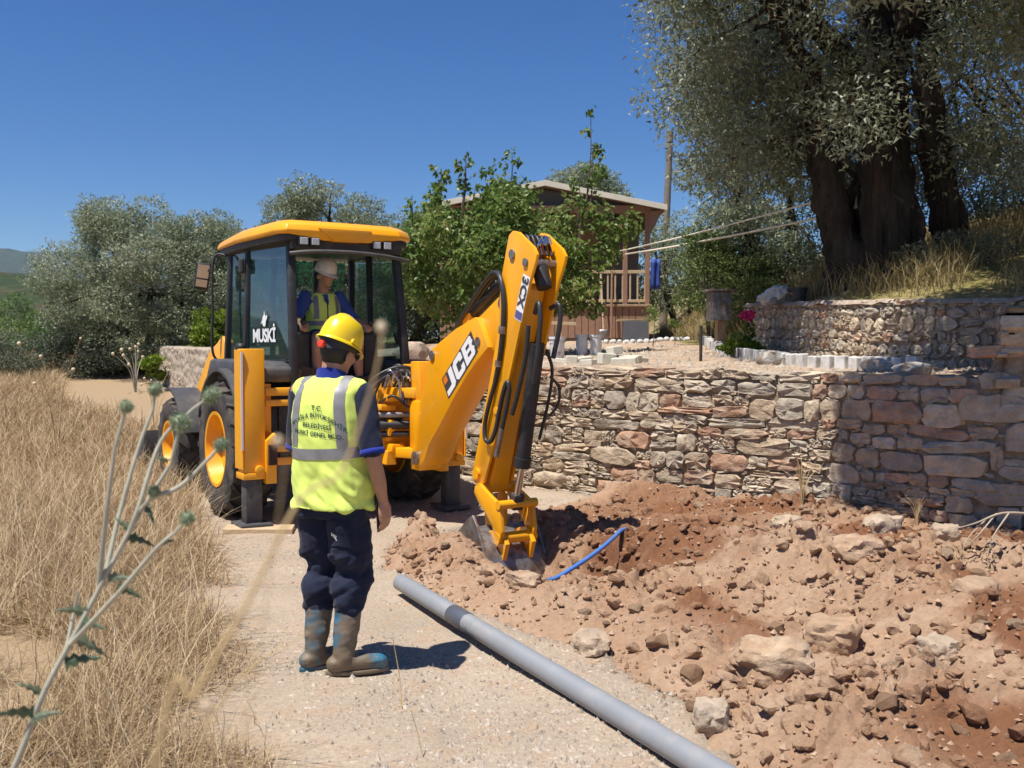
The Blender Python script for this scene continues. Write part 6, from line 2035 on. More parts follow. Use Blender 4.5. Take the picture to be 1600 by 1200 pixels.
    ph = MB().box((0, 0, 0), (.010, .078, .155)).build('phone', MT['black'], None, bevel=.004)
    c = M @ Vector((.238, .085, .800))
    ph.location = c; ph.rotation_euler = (RAD(10), RAD(2), RAD(-22))
    tag(ph, 'black phone in a case held low in the standing man\'s right hand', 'phone')
    return W
worker()

# ---------------------------------------------------------------- the man in the cab, seated facing backwards
def driver():
    F_ = Vector((-math.sin(RAD(32)), math.cos(RAD(32)), 0)); R_ = Vector((math.cos(RAD(32)), math.sin(RAD(32)), 0))
    loc = Vector((-1.585, 9.84, 0)) + R_ * -.05 + F_ * .66
    D = empty('person', loc, RAD(32 + 180), 'man in white hard hat and lime vest seated at the controls in the cab', 'person')
    HM = Matrix.Translation((0, .05, 2.395)) @ Matrix.Rotation(RAD(24), 4, 'Z') @ Matrix.Rotation(RAD(-16), 4, 'X')
    hip = [Vector((s * .09, .02, 1.77)) for s in (1, -1)]
    kne = [Vector((.235, .46, 1.79)), Vector((-.19, .46, 1.78))]
    ank = [Vector((.25, .50, 1.32)), Vector((-.2, .50, 1.32))]
    sh = [Vector((s * .185, 0, 2.225)) for s in (1, -1)]
    el = [Vector((.315, .10, 1.99)), Vector((-.30, .12, 1.98))]
    wr = [Vector((.375, .36, 1.955)), Vector((-.32, .36, 1.955))]
    torso = [((0, -.02, 1.69), .16, .12), ((0, 0, 1.80), .165, .125), ((0, .01, 1.95), .15, .115), ((0, .005, 2.08), .165, .12), ((0, 0, 2.17), .165, .11), ((0, 0, 2.25), .11, .08), ((0, .01, 2.29), .062, .06)]
    b = MB()
    loft(b, torso)
    limb(b, [(0, .01, 2.25), (0, .03, 2.33), (0, .045, 2.40)], [.062, .058, .058])
    b.add(*(lambda h: (h.v, h.f))(head_parts(HM)))
    for i in (0, 1):
        limb(b, [hip[i], hip[i].lerp(kne[i], .5), kne[i], kne[i].lerp(ank[i], .45) + Vector((0, -.012, 0)), ank[i]], [.09, .08, .060, .055, .036])
        limb(b, [ank[i] + Vector((0, -.04, -.06)), ank[i] + Vector((0, .14, -.07))], [.042, .034])
        limb(b, [sh[i], sh[i].lerp(el[i], .5), el[i], el[i].lerp(wr[i], .5), wr[i]], [.058, .049, .042, .040, .028])
        s = 1 if i == 0 else -1
        hand(b, wr[i] + Vector((0, .008, 0)), (0, .9, -.45), (0, -.35, -.9), (-s, .15, 0), .9)
    remesh('body', b, .009, MT['skin'], D, 2)
    hr = MB(); hr.ball((0, -.004, .070), 1, 20, 14, (.0835, .1045, .112)); hh = MB(); xf_add(hh, hr, HM); inv = HM.inverted()
    remesh('hair', hh, .008, MT['hair'], D, 1, keep=lambda v: (inv @ v).z > .105 or ((inv @ v).y < .0 and (inv @ v).z > -.01))
    helmet(HM @ Matrix.Translation((0, -.006, .088)) @ Matrix.Rotation(RAD(-4), 4, 'X'), MT['hat_white'], D, False)
    s_ = MB(); loft(s_, [(c, rx + .014, ry + .014) for c, rx, ry in torso[:6]])
    for i in (0, 1): limb(s_, [sh[i], sh[i].lerp(el[i], .5), sh[i].lerp(el[i], .95)], [.070, .064, .062])
    remesh('shirt', s_, .011, MT['blue_shirt'], D, 3, wr=wrinkle(.006, 16, 1.2, 3))
    v = MB(); loft(v, [((0, .0, 1.74), .185, .150), ((0, .008, 1.85), .182, .146), ((0, .012, 1.97), .176, .138), ((0, .008, 2.08), .182, .140), ((0, .004, 2.16), .172, .128), ((0, 0, 2.22), .158, .110), ((0, 0, 2.262), .122, .088)])
    vest = remesh('vest', v, .011, MT['hivis'], D, 3, wr=wrinkle(.010, 12, 1.2, 5))
    B = bvh_of(vest)
    for zz in (1.92,):
        rays = []
        for j in range(4):
            for i in range(49):
                a = 2 * math.pi * i / 48; d = Vector((math.sin(a), math.cos(a), 0))
                rays.append(((d.x * .6, d.y * .6, zz + .05 * j / 3), -d))
        project(B, rays, grid_faces(4, 49), 'reflective_band', MT['reflect'], vest, None)
    for s in (-1, 1):
        rays = [((s * .115 + (i - 1.5) * .016, .6, 1.99 + .24 * j / 11), (0, -1, 0)) for j in range(12) for i in range(4)]
        project(B, rays, grid_faces(12, 4), 'reflective_band', MT['reflect'], vest, None)
    rays = [(((i - 1) * .006, .6, 1.76 + .44 * j / 11), (0, -1, 0)) for j in range(12) for i in range(3)]
    project(B, rays, grid_faces(12, 3), 'zip', MT['navy'], vest, None)
    t = MB(); loft(t, [((0, -.03, 1.665), .175, .13), ((0, -.01, 1.78), .172, .135), ((0, 0, 1.83), .165, .125)])
    for i in (0, 1): limb(t, [hip[i], hip[i].lerp(kne[i], .45), hip[i].lerp(kne[i], .86)], [.108, .105, .092])
    remesh('shorts', t, .011, MT['navy'], D, 3, wr=wrinkle(.008, 14, .3, 6))
    for i in (0, 1):
        f = MB(); limb(f, [ank[i] + Vector((0, -.045, -.055)), ank[i] + Vector((0, .05, -.05)), ank[i] + Vector((0, .155, -.068))], [.050, .050, .042]); limb(f, [ank[i], ank[i] + Vector((0, -.01, -.05))], [.047, .047])
        remesh('shoe', f, .011, MT['shoe'], D, 2)
driver()
# ================================================================== pipe, hose, stones, clods
MT['pvc'] = material('grey_plastic_pipe', (.235, .245, .26, 1), rough=.5, var=.07, scale=5, col2=(.36, .31, .26, 1), mixscale=2.5, thr=(.55, .85), bump=.06, bscale=40, bdist=.002)
MT['pvc_dark'] = material('pipe_socket_dark', (.075, .085, .105, 1), rough=.5, var=.1)
MT['blue_pipe'] = material('blue_water_hose', (.07, .19, .52, 1), rough=.4, var=.12, col2=(.20, .22, .30, 1), mixscale=14, thr=(.52, .75))
pa, pb = Vector((-.764, 6.77, .068)), Vector((1.36, 2.51, .060))
pp = empty('pipe', pa, label='long grey plastic pipe with a dark band lying along the dug earth', cat='pipe')
L_ = (pb - pa).length
d_ = (pb - pa).normalized()
tp = MB()
n = 32
u_ = Vector((0, 0, 1)); s_ = d_.cross(u_)
rows = [(0.0, .049), (0.0, .0565), (.91, .0565), (.912, .055), (L_, .055)]
V = []
for t_, r_ in rows:
    for k in range(n):
        a = 2 * math.pi * k / n
        V.append(d_ * t_ + (u_ * math.cos(a) + s_ * math.sin(a)) * r_)
for k in range(n):
    a = 2 * math.pi * k / n
    V.append(d_ * .5 + (u_ * math.cos(a) + s_ * math.sin(a)) * .049)
F = [(i * n + k, i * n + (k + 1) % n, (i + 1) * n + (k + 1) % n, (i + 1) * n + k) for i in range(4) for k in range(n)]
F += [(k, 5 * n + k, 5 * n + (k + 1) % n, (k + 1) % n) for k in range(n)]
tp.add(V, F).build('tube', MT['pvc'], pp, smooth=40)
MB().tube([d_ * .915, d_ * .92, d_ * 1.135, d_ * 1.14], [.0555, .0585, .0585, .0555], n, caps=False).build('coupling_band', MT['pvc_dark'], pp, smooth=40)
hp_ = []
for k in range(9):
    t_ = k / 8
    x, y = .16 + .80 * t_, 6.92 + .80 * t_ + .10 * math.sin(t_ * 3.1)
    x, y = .165 + .74 * t_, 6.78 + 1.10 * t_
    hp_.append((x + .10 * math.sin(t_ * 3.14), y - .02 * math.sin(t_ * 6.28), max(floor_at(x, y) + .022, .02 + .24 * t_ + .03 * math.sin(math.pi * t_))))
hp_[-1] = (hp_[-1][0], hp_[-1][1], hp_[-1][2] - .06)
o = MB().tube(smooth_path(hp_, 5), .0165, 12).build('water_hose', MT['blue_pipe'], smooth=60)
tag(o, 'short bright blue water pipe sticking out of the trench wall', 'hose')

MT['earth'] = material('dry_earth_clod', (.40, .27, .18, 1), rough=1, var=.3, scale=9, bump=.9, bscale=22, bdist=.02, objcol=True, col2=(.37, .245, .155, 1), mixscale=6, spec=.1)
ROCKS = [(925, 1015, 5.5, (.145, .10, .075), (.44, .33, .23), 'flat tan stone beside the pipe near the middle of the heap edge'),
         (1115, 1133, 4.33, (.105, .085, .082), (.42, .335, .25), 'round pale stone lying by the pipe at lower right'),
         (660, 812, 8.75, (.17, .13, .11), (.40, .25, .165), 'large reddish clod between the stabiliser and the bucket'),
         (700, 830, 8.3, (.11, .10, .08), (.36, .21, .13), 'dark red clod left of the bucket'),
         (1380, 830, 7.35, (.20, .13, .11), (.46, .36, .26), 'big pale boulder half sunk in the earth below the shaded wall'),
         (1230, 870, 7.0, (.11, .10, .07), (.42, .32, .22), 'buff stone sunk in the middle of the heap'),
         (1345, 905, 6.3, (.19, .15, .09), (.44, .31, .215), 'broad flat clod in the upper right of the heap'),
         (1480, 850, 6.9, (.10, .09, .08), (.43, .32, .22), 'tan stone by the dead branch on the heap'),
         (1215, 1110, 4.75, (.20, .14, .10), (.45, .33, .225), 'large smooth slab of earth near the bottom of the heap'),
         (1300, 1040, 5.15, (.15, .13, .10), (.42, .29, .19), 'lumpy clod in the lower middle of the heap'),
         (820, 940, 6.45, (.13, .08, .06), (.42, .30, .205), 'crusted slab of earth at the edge of the trench'),
         (1530, 1000, 5.3, (.12, .10, .08), (.40, .28, .19), 'rough clod at the right edge of the heap'),
         (1470, 1100, 4.7, (.10, .08, .065), (.44, .34, .24), 'small pale stone low on the right of the heap')]
cam_p = Vector((0, 0, 1.65))
for k, (px, py, Y, s, c, lab) in enumerate(ROCKS):
    x = (px - 800) * Y / 1550
    z = floor_at(x, Y)
    o = blob_rock('rock' if 'ston' in lab or 'bould' in lab else 'clod', (x, Y, z + s[2] * .45), s, 400 + k * 1.7, c, 'rock' if 'ston' in lab or 'bould' in lab else 'earth', sub=4, rough=.42, cubic=.45)
    tag(o, lab, 'rock' if 'ston' in lab or 'bould' in lab else 'clod')
_r = random.Random(21)
_cm = []
for k in range(7):
    o = blob_rock('clod', (0, 0, -50), (1, .8, .7), 500 + k * 2.3, (.4, .27, .18), 'earth', sub=2, rough=.7, cubic=.5)
    _cm.append(o.data); bpy.data.objects.remove(o)
n = 0
while n < 90:
    x, y = _r.uniform(-1.1, 4.2), _r.uniform(3.3, 9.6)
    if abs(x / y) > .53: continue
    z, s = heap_at(x, y)
    if s < -.02 or s > 4: continue
    q = _r.uniform(.022, .055) * (1.4 if _r.random() < .2 else 1)
    o = link('clod', _cm[n % 7]); o.location = (x, y, z + q * .25); o.scale = (q * _r.uniform(.8, 1.4), q, q * _r.uniform(.7, 1))
    o.rotation_euler = (_r.uniform(-.5, .5), _r.uniform(-.5, .5), _r.uniform(0, 6.28))
    k = _r.uniform(.98, 1.2); red = _r.random() < .4
    o.color = ((.36 if red else .43) * k, (.215 if red else .305) * k, (.13 if red else .205) * k, 1)
    tag(o, 'loose lump of dug earth lying on the heap', 'clod', 'loose lumps of earth on the heap')
    n += 1

def scatter(name, n, pick, size, mat, seed, label=None, cat=None, sub=1):
    """tiny stones as one mass"""
    r = np.random.default_rng(seed)
    bm = bmesh.new(); bmesh.ops.create_cone(bm, cap_ends=False, segments=4, radius1=1.0, radius2=0, depth=1.2)
    bm.verts.ensure_lookup_table()
    bmesh.ops.create_cone(bm, cap_ends=False, segments=4, radius1=1.0, radius2=0, depth=1.2, matrix=Matrix.Translation((0, 0, -1.2)) @ Matrix.Rotation(math.pi, 4, 'X'))
    bmesh.ops.translate(bm, verts=bm.verts, vec=(0, 0, .6)); bmesh.ops.remove_doubles(bm, verts=bm.verts, dist=.01)
    bmesh.ops.triangulate(bm, faces=bm.faces); bm.verts.index_update()
    bv = np.array([v.co for v in bm.verts]); bf = np.array([[v.index for v in f.verts] for f in bm.faces]); bm.free()
    P = pick(r, n)
    n = len(P)
    S = size(r, n, P)
    k = len(bv)
    ang = r.uniform(0, 6.28, n)
    V = bv[None] * (1 + .35 * r.normal(size=(n, k, 1)).clip(-1.2, 1.2)) * S[:, None, :]
    ca, sa = np.cos(ang)[:, None], np.sin(ang)[:, None]
    V = np.stack([V[..., 0] * ca - V[..., 1] * sa, V[..., 0] * sa + V[..., 1] * ca, V[..., 2]], -1) + P[:, None, :]
    F = bf[None] + (np.arange(n) * k)[:, None, None]
    T = np.repeat(r.random(n), len(bf))
    o = np_mesh(name, V.reshape(-1, 3), F.reshape(-1, 3), mat, attrs={'rnd': ('FACE', T)})
    o['kind'] = 'stuff'
    if label: o['label'] = label
    if cat: o['category'] = cat
    return o
def speck(name, stops):
    m = leaf_material(name, stops, rough=.95, trans=0.0)
    return m
MT['pebbles'] = speck('track_pebbles', [(.26, .21, .165), (.35, .29, .23), (.42, .35, .28), (.48, .42, .345), (.40, .30, .215)])
MT['crumbs'] = speck('soil_crumbs', [(.25, .13, .075), (.36, .22, .135), (.42, .285, .19), (.46, .33, .23)])
def heap_pick(r, n):
    out = []
    while len(out) < n:
        y = r.uniform(3.3, 9.9); x = r.uniform(-1.2, min(5.0, .68 * y))
        z, s = heap_at(x, y)
        if s < -.12 or (s < 0 and r.random() < .6): continue
        if s < 0: z = floor_at(x, y)
        out.append((x, y, z + .003))
    return np.array(out)
scatter('soil_crumbs', 5000, heap_pick, lambda r, n, P: (.004 + .018 * r.random(n) ** 3)[:, None] * r.uniform(.6, 1.25, (n, 3)), MT['crumbs'], 3, 'fine crumbs of dug soil over the heap', 'soil')
# broken clods: angular lumps half sunk in the heap, as one mass
def clod_mass(n, seed):
    r = np.random.default_rng(seed)
    bases = []
    for k in range(14):
        bm = bmesh.new(); bmesh.ops.create_icosphere(bm, subdivisions=2, radius=1.0)
        bv = np.array([v.co for v in bm.verts]); bf = np.array([[v.index for v in f.verts] for f in bm.faces]); bm.free()
        # cut by random planes for flat broken faces
        for c in range(9):
            nn = r.normal(size=3); nn /= np.linalg.norm(nn)
            h = r.uniform(.45, .85)
            d = bv @ nn
            bv = bv - np.outer(np.maximum(d - h, 0), nn)
        bv += r.normal(0, .035, bv.shape)
        bases.append(bv * r.uniform(.7, 1.2, 3))
    V, F, Wt = [], [], []
    cnt = 0
    while cnt < n:
        y = r.uniform(3.3, 9.7); x = r.uniform(-1.15, min(5.0, .68 * y))
        z, s = heap_at(x, y)
        if s < .0: continue
        m = float(fbm(np.array([x * 1.4]), np.array([y * 1.4]), 3, 71)[0])
        if r.random() > .25 + 2.2 * max(0, m + .12): continue
        q = .011 + .060 * r.random() ** 3.6
        if s < .15: q = min(q, .04)
        b = bases[r.integers(14)] * q
        R = np.array(Euler(tuple(r.uniform(0, 6.28, 3))).to_matrix())
        b = b @ R.T
        b[:, 2] *= .75
        i = int(np.clip(np.searchsorted(HX, x), 1, len(HX) - 1)); j = int(np.clip(np.searchsorted(HY, y), 1, len(HY) - 1))
        V.append(b + np.array([x, y, z + q * r.uniform(-.1, .35)]))
        F.append(bf + cnt * len(b))
        Wt.append(np.full(len(b), np.clip(HW[j, i] * .8 + r.normal(0, .12), 0, 1)))
        cnt += 1
    o = np_mesh('broken_clods', np.concatenate(V), np.concatenate(F), MT['soil'], attrs={'wet': ('POINT', np.concatenate(Wt))})
    tag(o, 'broken earth clods covering the heap', 'soil', kind='stuff')
clod_mass(3300, 77)
def track_pick(r, n):
    y = 3.4 + 9.6 * r.random(n * 3) ** 1.6
    x = r.uniform(-.40, .12, n * 3) * y + .25
    v = -(x - (.42 - .34 * y))
    dns = fbm(x * 1.3, y * 1.3, 3, 81) + .12 * np.exp(-((x - .1) / .5) ** 2)
    ok = (v < .35) & (r.random(n * 3) < (.35 + 2.0 * dns).clip(.05, 1))
    x, y = x[ok][:n], y[ok][:n]
    z = base_ground(x, y)
    h, s = heap_h(x, y)
    ok = s < .02
    return np.stack([x[ok], y[ok], z[ok]], -1)
scatter('gravel', 16000, track_pick, lambda r, n, P: (.004 + .013 * r.random(n) ** 3)[:, None] * r.uniform(.6, 1.2, (n, 3)) * np.array([1, 1, .75]), MT['pebbles'], 4, 'loose pale gravel scattered over the track', 'gravel')

def terr_pick(r, n):
    x = r.uniform(-1.5, 4.6, n * 3); y = r.uniform(9.2, 20, n * 3)
    d, sd, _ = polyline_dist(x, y, WALL); du, su, _ = polyline_dist(x, y, UPWALL)
    ok = (sd < 0) & (d > .2) & (su < 0) & (fbm(x, y, 3, 97) > -.12)
    x, y = x[ok][:n], y[ok][:n]
    return np.stack([x, y, terrace_z(x, y)], -1)
scatter('terrace_gravel', 5000, terr_pick, lambda r, n, P: (.010 + .035 * r.random(n) ** 3)[:, None] * r.uniform(.6, 1.2, (n, 3)) * np.array([1, 1, .7]), MT['pebbles'], 8, 'loose stones and rubble strewn over the terrace', 'gravel')

# ================================================================== dry grass, stalks, thistle
STRAW = [(.22, .145, .075), (.34, .235, .125), (.45, .325, .18), (.55, .42, .255), (.66, .54, .37)]
MT['straw'] = leaf_material('dry_straw', STRAW, rough=.7, trans=.25)
MT['straw_red'] = leaf_material('dry_brown_grass', [(.26, .155, .08), (.36, .22, .115), (.46, .30, .165)], rough=.8, trans=.2)
def blades(name, P, H, W, bend, seed, mat, label, cat='grass', tone=.5, seg=3, lean=None):
    r = np.random.default_rng(seed)
    n = len(P)
    a = r.uniform(0, 6.28, n)
    d = np.stack([np.cos(a), np.sin(a), np.zeros(n)], -1)
    if lean is not None: d = d * .8 + np.array(lean)
    w = np.stack([-np.sin(a + r.normal(0, .8, n)), np.cos(a), np.zeros(n)], -1)
    V = []
    for i in range(seg + 1):
        t = i / seg
        ctr = P + d * (H * bend * t ** 1.8)[:, None]
        ctr[:, 2] += H * (t - .30 * bend * t ** 2.5)
        k = (W * (1 - .75 * t))[:, None]
        jit = r.normal(0, .02, (n, 3)) * (H * t)[:, None]
        V += [ctr - w * k / 2 + jit, ctr + w * k / 2 + jit]
    V = np.stack(V, 1).reshape(-1, 3)
    m = 2 * (seg + 1)
    q = np.array([[2 * i, 2 * i + 1, 2 * i + 3, 2 * i + 2] for i in range(seg)])
    F = (q[None] + (np.arange(n) * m)[:, None, None]).reshape(-1, 4)
    T = np.repeat(np.clip(tone + r.normal(0, .22, n), 0, 1), seg)
    o = np_mesh(name, V, F, mat, attrs={'rnd': ('FACE', T)})
    tag(o, label, cat, kind='stuff')
    return o
def verge_pick(r, n, y0, y1, pw, edge=.0):
    y = y0 + (y1 - y0) * r.random(n * 3) ** pw
    lo = -.70 * y - .9; hi = .24 - .34 * y + edge
    x = lo + (hi - lo) * r.random(n * 3)
    v = -(x - (.24 - .34 * y)) + .5 * fbm(x * 1.5, y * 1.5, 3, 9)
    ok = (r.random(n * 3) < sstep(-.35, .5, v)) & (fbm(x * 2.2, y * 2.2, 2, 91) > -.22)
    ok &= ~((y > 15) & (x / y > -.455 + .10 * sstep(20, 15, y)))
    x, y = x[ok][:n], y[ok][:n]
    return np.stack([x, y, base_ground(x, y) - .01], -1)
_g = np.random.default_rng(12)
P = verge_pick(_g, 62000, 1.5, 9.0, .75, .15)
blades('dry_grass', P, _g.uniform(.05, .22, len(P)), np.full(len(P), .0026) + .0007 * P[:, 1], _g.uniform(.4, 2.2, len(P)), 1, MT['straw'], 'matted dry straw grass covering the verge', tone=.45, seg=2)
P = verge_pick(_g, 12500, 1.6, 10.0, .8, .0)
blades('tall_dry_grass', P, _g.uniform(.25, .62, len(P)), np.full(len(P), .0022) + .0006 * P[:, 1], _g.uniform(.15, .9, len(P)), 2, MT['straw'], 'taller dry grass stems standing over the verge', tone=.62, seg=4)
P = verge_pick(_g, 46000, 9.0, 27.0, .7, .1)
blades('far_dry_grass', P, _g.uniform(.12, .45, len(P)), .0022 + .0007 * P[:, 1], _g.uniform(.2, 1.0, len(P)), 3, MT['straw'], 'dry grass stretching back along the track', tone=.5, seg=2)
def bank_pick(r, n):
    y = r.uniform(26.3, 31, n); x = r.uniform(-17, -9.3, n)
    return np.stack([x, y, base_ground(x, y) - .02], -1)
P = bank_pick(_g, 16000)
blades('brown_bank_grass', P, _g.uniform(.15, .5, len(P)), np.full(len(P), .02), _g.uniform(.2, .9, len(P)), 4, MT['straw_red'], 'reddish brown dry grass on the bank below the far olive')
def up_pick(r, n):
    x = r.uniform(3.6, 13, n * 2); y = r.uniform(9.0, 25, n * 2)
    du, su, _ = polyline_dist(x, y, UPWALL)
    ok = ((su > 0) & (du > .35)) | (y > 15.5)
    ok &= (x / y < .62) & (fbm(x * .9, y * .9, 3, 93) > -.22)
    x, y = x[ok][:n], y[ok][:n]
    return np.stack([x, y, terrace_z(x, y) - .02], -1)
MT['green_straw'] = leaf_material('yellow_green_grass', [(.17, .145, .055), (.28, .225, .09), (.38, .29, .14), (.46, .35, .19)], rough=.7, trans=.3)
P = up_pick(_g, 34000)
blades('bank_grass', P, _g.uniform(.12, .5, len(P)), .003 + .0008 * P[:, 1], _g.uniform(.2, .9, len(P)), 5, MT['green_straw'], 'half dry yellow green grass on the bank under the old olive', seg=2)

# low grey scrub at the foot of the old olive and a dark bush right of it
tree('shrub', 'dry grey twiggy scrub at the foot of the old olive trunk', (5.6, 12.0, T(5.6, 12.0)), (5.7, 11.9, 2.75), (.9, .5, .30), 22, .22, 5200, .06, .018, 'grey_leaf', 61, .02, 'bark2', 4, cat='bush', zmin=-.8)
tree('shrub', 'dull bush on the dry slope behind the leaning olive stem', (7.4, 15.2, T(7.4, 15.2)), (7.4, 15.2, 4.2), (1.3, .8, .7), 24, .4, 7000, .08, .03, 'olive', 62, .03, 'bark2', 4, cat='bush', zmin=-.9)

def px_at(px, py, Y): return Vector(((px - 800) * Y / 1550, Y, 1.65 + (550 - py) * Y / 1550))
# globe thistle leaning into view
MT['thistle_stem'] = material('pale_thistle_stem', (.40, .385, .30, 1), rough=.8, var=.15, scale=40, bump=.2, bscale=120, bdist=.002)
MT['thistle_head'] = leaf_material('thistle_spines', [(.14, .20, .10), (.27, .34, .20), (.48, .52, .38)], rough=.6, trans=.3)
MT['thistle_leaf'] = leaf_material('thistle_leaves', [(.05, .085, .05), (.10, .14, .08), (.20, .23, .15)], rough=.6, trans=.25)
MT['thistle_core'] = material('thistle_core', (.26, .31, .19, 1), rough=.8)
th = empty('thistle', px_at(-10, 1250, 1.75), label='globe thistle with pale stems and round spiky green heads leaning in the left foreground', cat='thistle')
tb0 = th.location.copy()
main = [Vector((-1.32, 1.66, .02)), Vector((-1.12, 1.70, .50)), px_at(-10, 1250, 1.75), px_at(60, 1090, 1.76), px_at(125, 970, 1.78), px_at(200, 830, 1.80), px_at(265, 725, 1.82)]
br = [(main, .0072, .0034, (281, 661)),
      ([main[5], px_at(215, 790, 1.80), px_at(250, 690, 1.84), px_at(300, 640, 1.86)], .0048, .0028, (330, 618)),
      ([px_at(160, 900, 1.79), px_at(185, 800, 1.83), px_at(215, 700, 1.86), px_at(238, 640, 1.88)], .0048, .0028, (243, 608)),
      ([px_at(150, 915, 1.79), px_at(165, 790, 1.76), px_at(178, 700, 1.75)], .005, .003, (197, 635)),
      ([px_at(230, 780, 1.80), px_at(280, 760, 1.80), px_at(330, 712, 1.80)], .005, .003, (344, 695)),
      ([px_at(105, 1010, 1.77), px_at(180, 930, 1.72), px_at(240, 860, 1.70), px_at(272, 832, 1.70)], .0050, .0025, (290, 811)),
      ([px_at(215, 800, 1.80), px_at(228, 785, 1.79)], .004, .003, (238, 768)),
      ([px_at(95, 1030, 1.77), px_at(110, 960, 1.80), px_at(118, 925, 1.80)], .004, .002, None)]
for path, r0, r1, hd in br:
    sp = smooth_path([p - tb0 for p in path], 6)
    k = len(sp)
    if hd:
        Y = path[-1].y
        hc = px_at(hd[0], hd[1], Y) - tb0
        sp.append(hc)
        k += 1
    MB().tube(sp, [r0 + (r1 - r0) * i / (k - 1) for i in range(k)], 10).build('stem', MT['thistle_stem'], th, smooth=60)
    if hd:
        big = {281: .024, 330: .021, 243: .017, 197: .015, 344: .017, 290: .016, 238: .013}[hd[0]]
        hr_ = np.random.default_rng(hd[0])
        nsp = 420
        dd = hr_.normal(size=(nsp, 3)); dd /= np.linalg.norm(dd, axis=1)[:, None]
        tt = np.cross(dd, hr_.normal(size=(nsp, 3))); tt /= np.linalg.norm(tt, axis=1)[:, None]
        c0 = np.array(hc)
        R_ = big * hr_.uniform(.85, 1.12, nsp)[:, None]
        Vv = np.stack([c0 + dd * big * .35 + tt * big * .07, c0 + dd * big * .35 - tt * big * .07, c0 + dd * R_], 1).reshape(-1, 3)
        hd_o = np_mesh('flower_head', Vv, np.arange(nsp * 3).reshape(-1, 3), MT['thistle_head'], th, attrs={'rnd': ('FACE', np.clip(.5 + hr_.normal(0, .25, nsp), 0, 1))})
        MB().ball(hc, big * .62, 12, 8).build('core', MT['thistle_core'], hd_o, smooth=80)
_lv = random.Random(5)
for (px, py, Y, ang, ln) in [(60, 1090, 1.76, 2.6, .10), (40, 1130, 1.75, .4, .09), (130, 960, 1.78, 2.9, .11), (120, 975, 1.78, .1, .10), (200, 830, 1.8, 2.4, .08), (195, 840, 1.8, -.2, .08), (235, 775, 1.8, .3, .06), (262, 722, 1.82, 2.6, .05), (225, 790, 1.8, -.9, .06), (165, 905, 1.79, .2, .09), (180, 920, 1.72, -.3, .07), (95, 1040, 1.77, .3, .11), (250, 850, 1.7, .4, .04), (300, 745, 1.8, 2.2, .04), (45, 1120, 1.75, 2.9, .12), (110, 1000, 1.77, -.5, .10)]:
    p = px_at(px, py, Y) - tb0
    ln *= .62
    lf = MB()
    d = Vector((math.cos(ang), _lv.uniform(-.4, .4), math.sin(ang))).normalized()
    up_ = Vector((-d.z, .3, d.x)).normalized()
    cs_ = []
    for k in range(9):
        t_ = k / 8
        c = p + d * (ln * t_) - Vector((0, 0, .25 * ln * t_ * t_))
        w_ = ln * .10 * (1 - t_) * (1.0 if k % 2 else 2.6) + .0008
        cs_.append((c, w_))
    V = []
    for c, w_ in cs_: V += [c + up_ * w_, c + Vector((0, -.002, 0)), c - up_ * w_]
    lf.add(V, [(3 * k + j, 3 * k + j + 1, 3 * k + 4 + j, 3 * k + 3 + j) for k in range(8) for j in range(2)])
    me = lf.mesh('leaf')
    a_ = me.attributes.new('rnd', 'FLOAT', 'FACE'); a_.data.foreach_set('value', [_lv.uniform(.1, .9)] * len(me.polygons))
    link('leaf', me, MT['thistle_leaf'], th)

# straw stalks close to the lens
MT['stalk'] = material('straw_stalk', (.50, .36, .18, 1), rough=.8, var=.15)
MT['seed'] = material('pale_seed_head', (.62, .50, .34, 1), rough=.9, var=.15)
def stalk(pts, r0, r1, heads, label):
    P0 = pts[0]
    o = empty('dry_stalk', P0, label=label, cat='stalk', group='straw stalks close to the camera')
    sp = smooth_path([p - P0 for p in pts], 8)
    MB().tube(sp, [r0 + (r1 - r0) * i / (len(sp) - 1) for i in range(len(sp))], 8).build('stem', MT['stalk'], o, smooth=60)
    for h, s in heads:
        MB().ball(h - P0, s, 10, 8, (1, 1, 1.25)).build('seed_head', MT['seed'], o, smooth=80)
        if (h - pts[-1]).length > .02:
            MB().tube(smooth_path([P0 - P0, (P0 + h) * .5 - P0 + Vector((.01, 0, .03)), h - P0], 6), .0003, 6).build('stem', MT['stalk'], o, smooth=60)
def gnd(x, y): return Vector((x, y, floor_at(x, y) - .01))
stalk([gnd(-.36, .52), Vector((-.30, .54, .80)), px_at(230, 1230, .56), px_at(300, 1090, .56), px_at(380, 950, .565), px_at(440, 830, .57), px_at(478, 770, .575), px_at(530, 740, .575), px_at(570, 640, .58), px_at(592, 560, .58), px_at(597, 515, .585)], .0019, .0006, [(px_at(596, 512, .585), .0030)], 'thick blurred straw stalk bending across the view in front of the standing man')
stalk([gnd(-.33, .45), Vector((-.30, .47, .90)), px_at(317, 1110, .5)], .0004, .0003, [(px_at(317, 1110, .5), .0026)], 'blurred stalk with a pale head low in the dry grass')
stalk([gnd(-.27, .46), Vector((-.22, .48, .90)), px_at(420, 900, .5), px_at(433, 690, .5)], .0004, .0003, [(px_at(433, 690, .5), .0023)], 'blurred pale seed head in front of the near stabiliser')
stalk([gnd(-.42, .85), Vector((-.36, .88, .75)), px_at(300, 1230, .9), px_at(345, 1100, .9), px_at(400, 1040, .9), px_at(480, 990, .9)], .0013, .0007, [], 'slender bent stalk arching over the track edge')
stalk([gnd(-.512, 4.55), px_at(622, 1060, 4.6), px_at(612, 1000, 4.6)], .0035, .0018, [], 'single dry stem standing on the track right of the man\'s boots')
stalk([gnd(-.36, 3.98), px_at(650, 1150, 4.0), px_at(640, 1115, 4.0)], .0025, .0012, [], 'tiny dry stem at the bottom centre of the track')

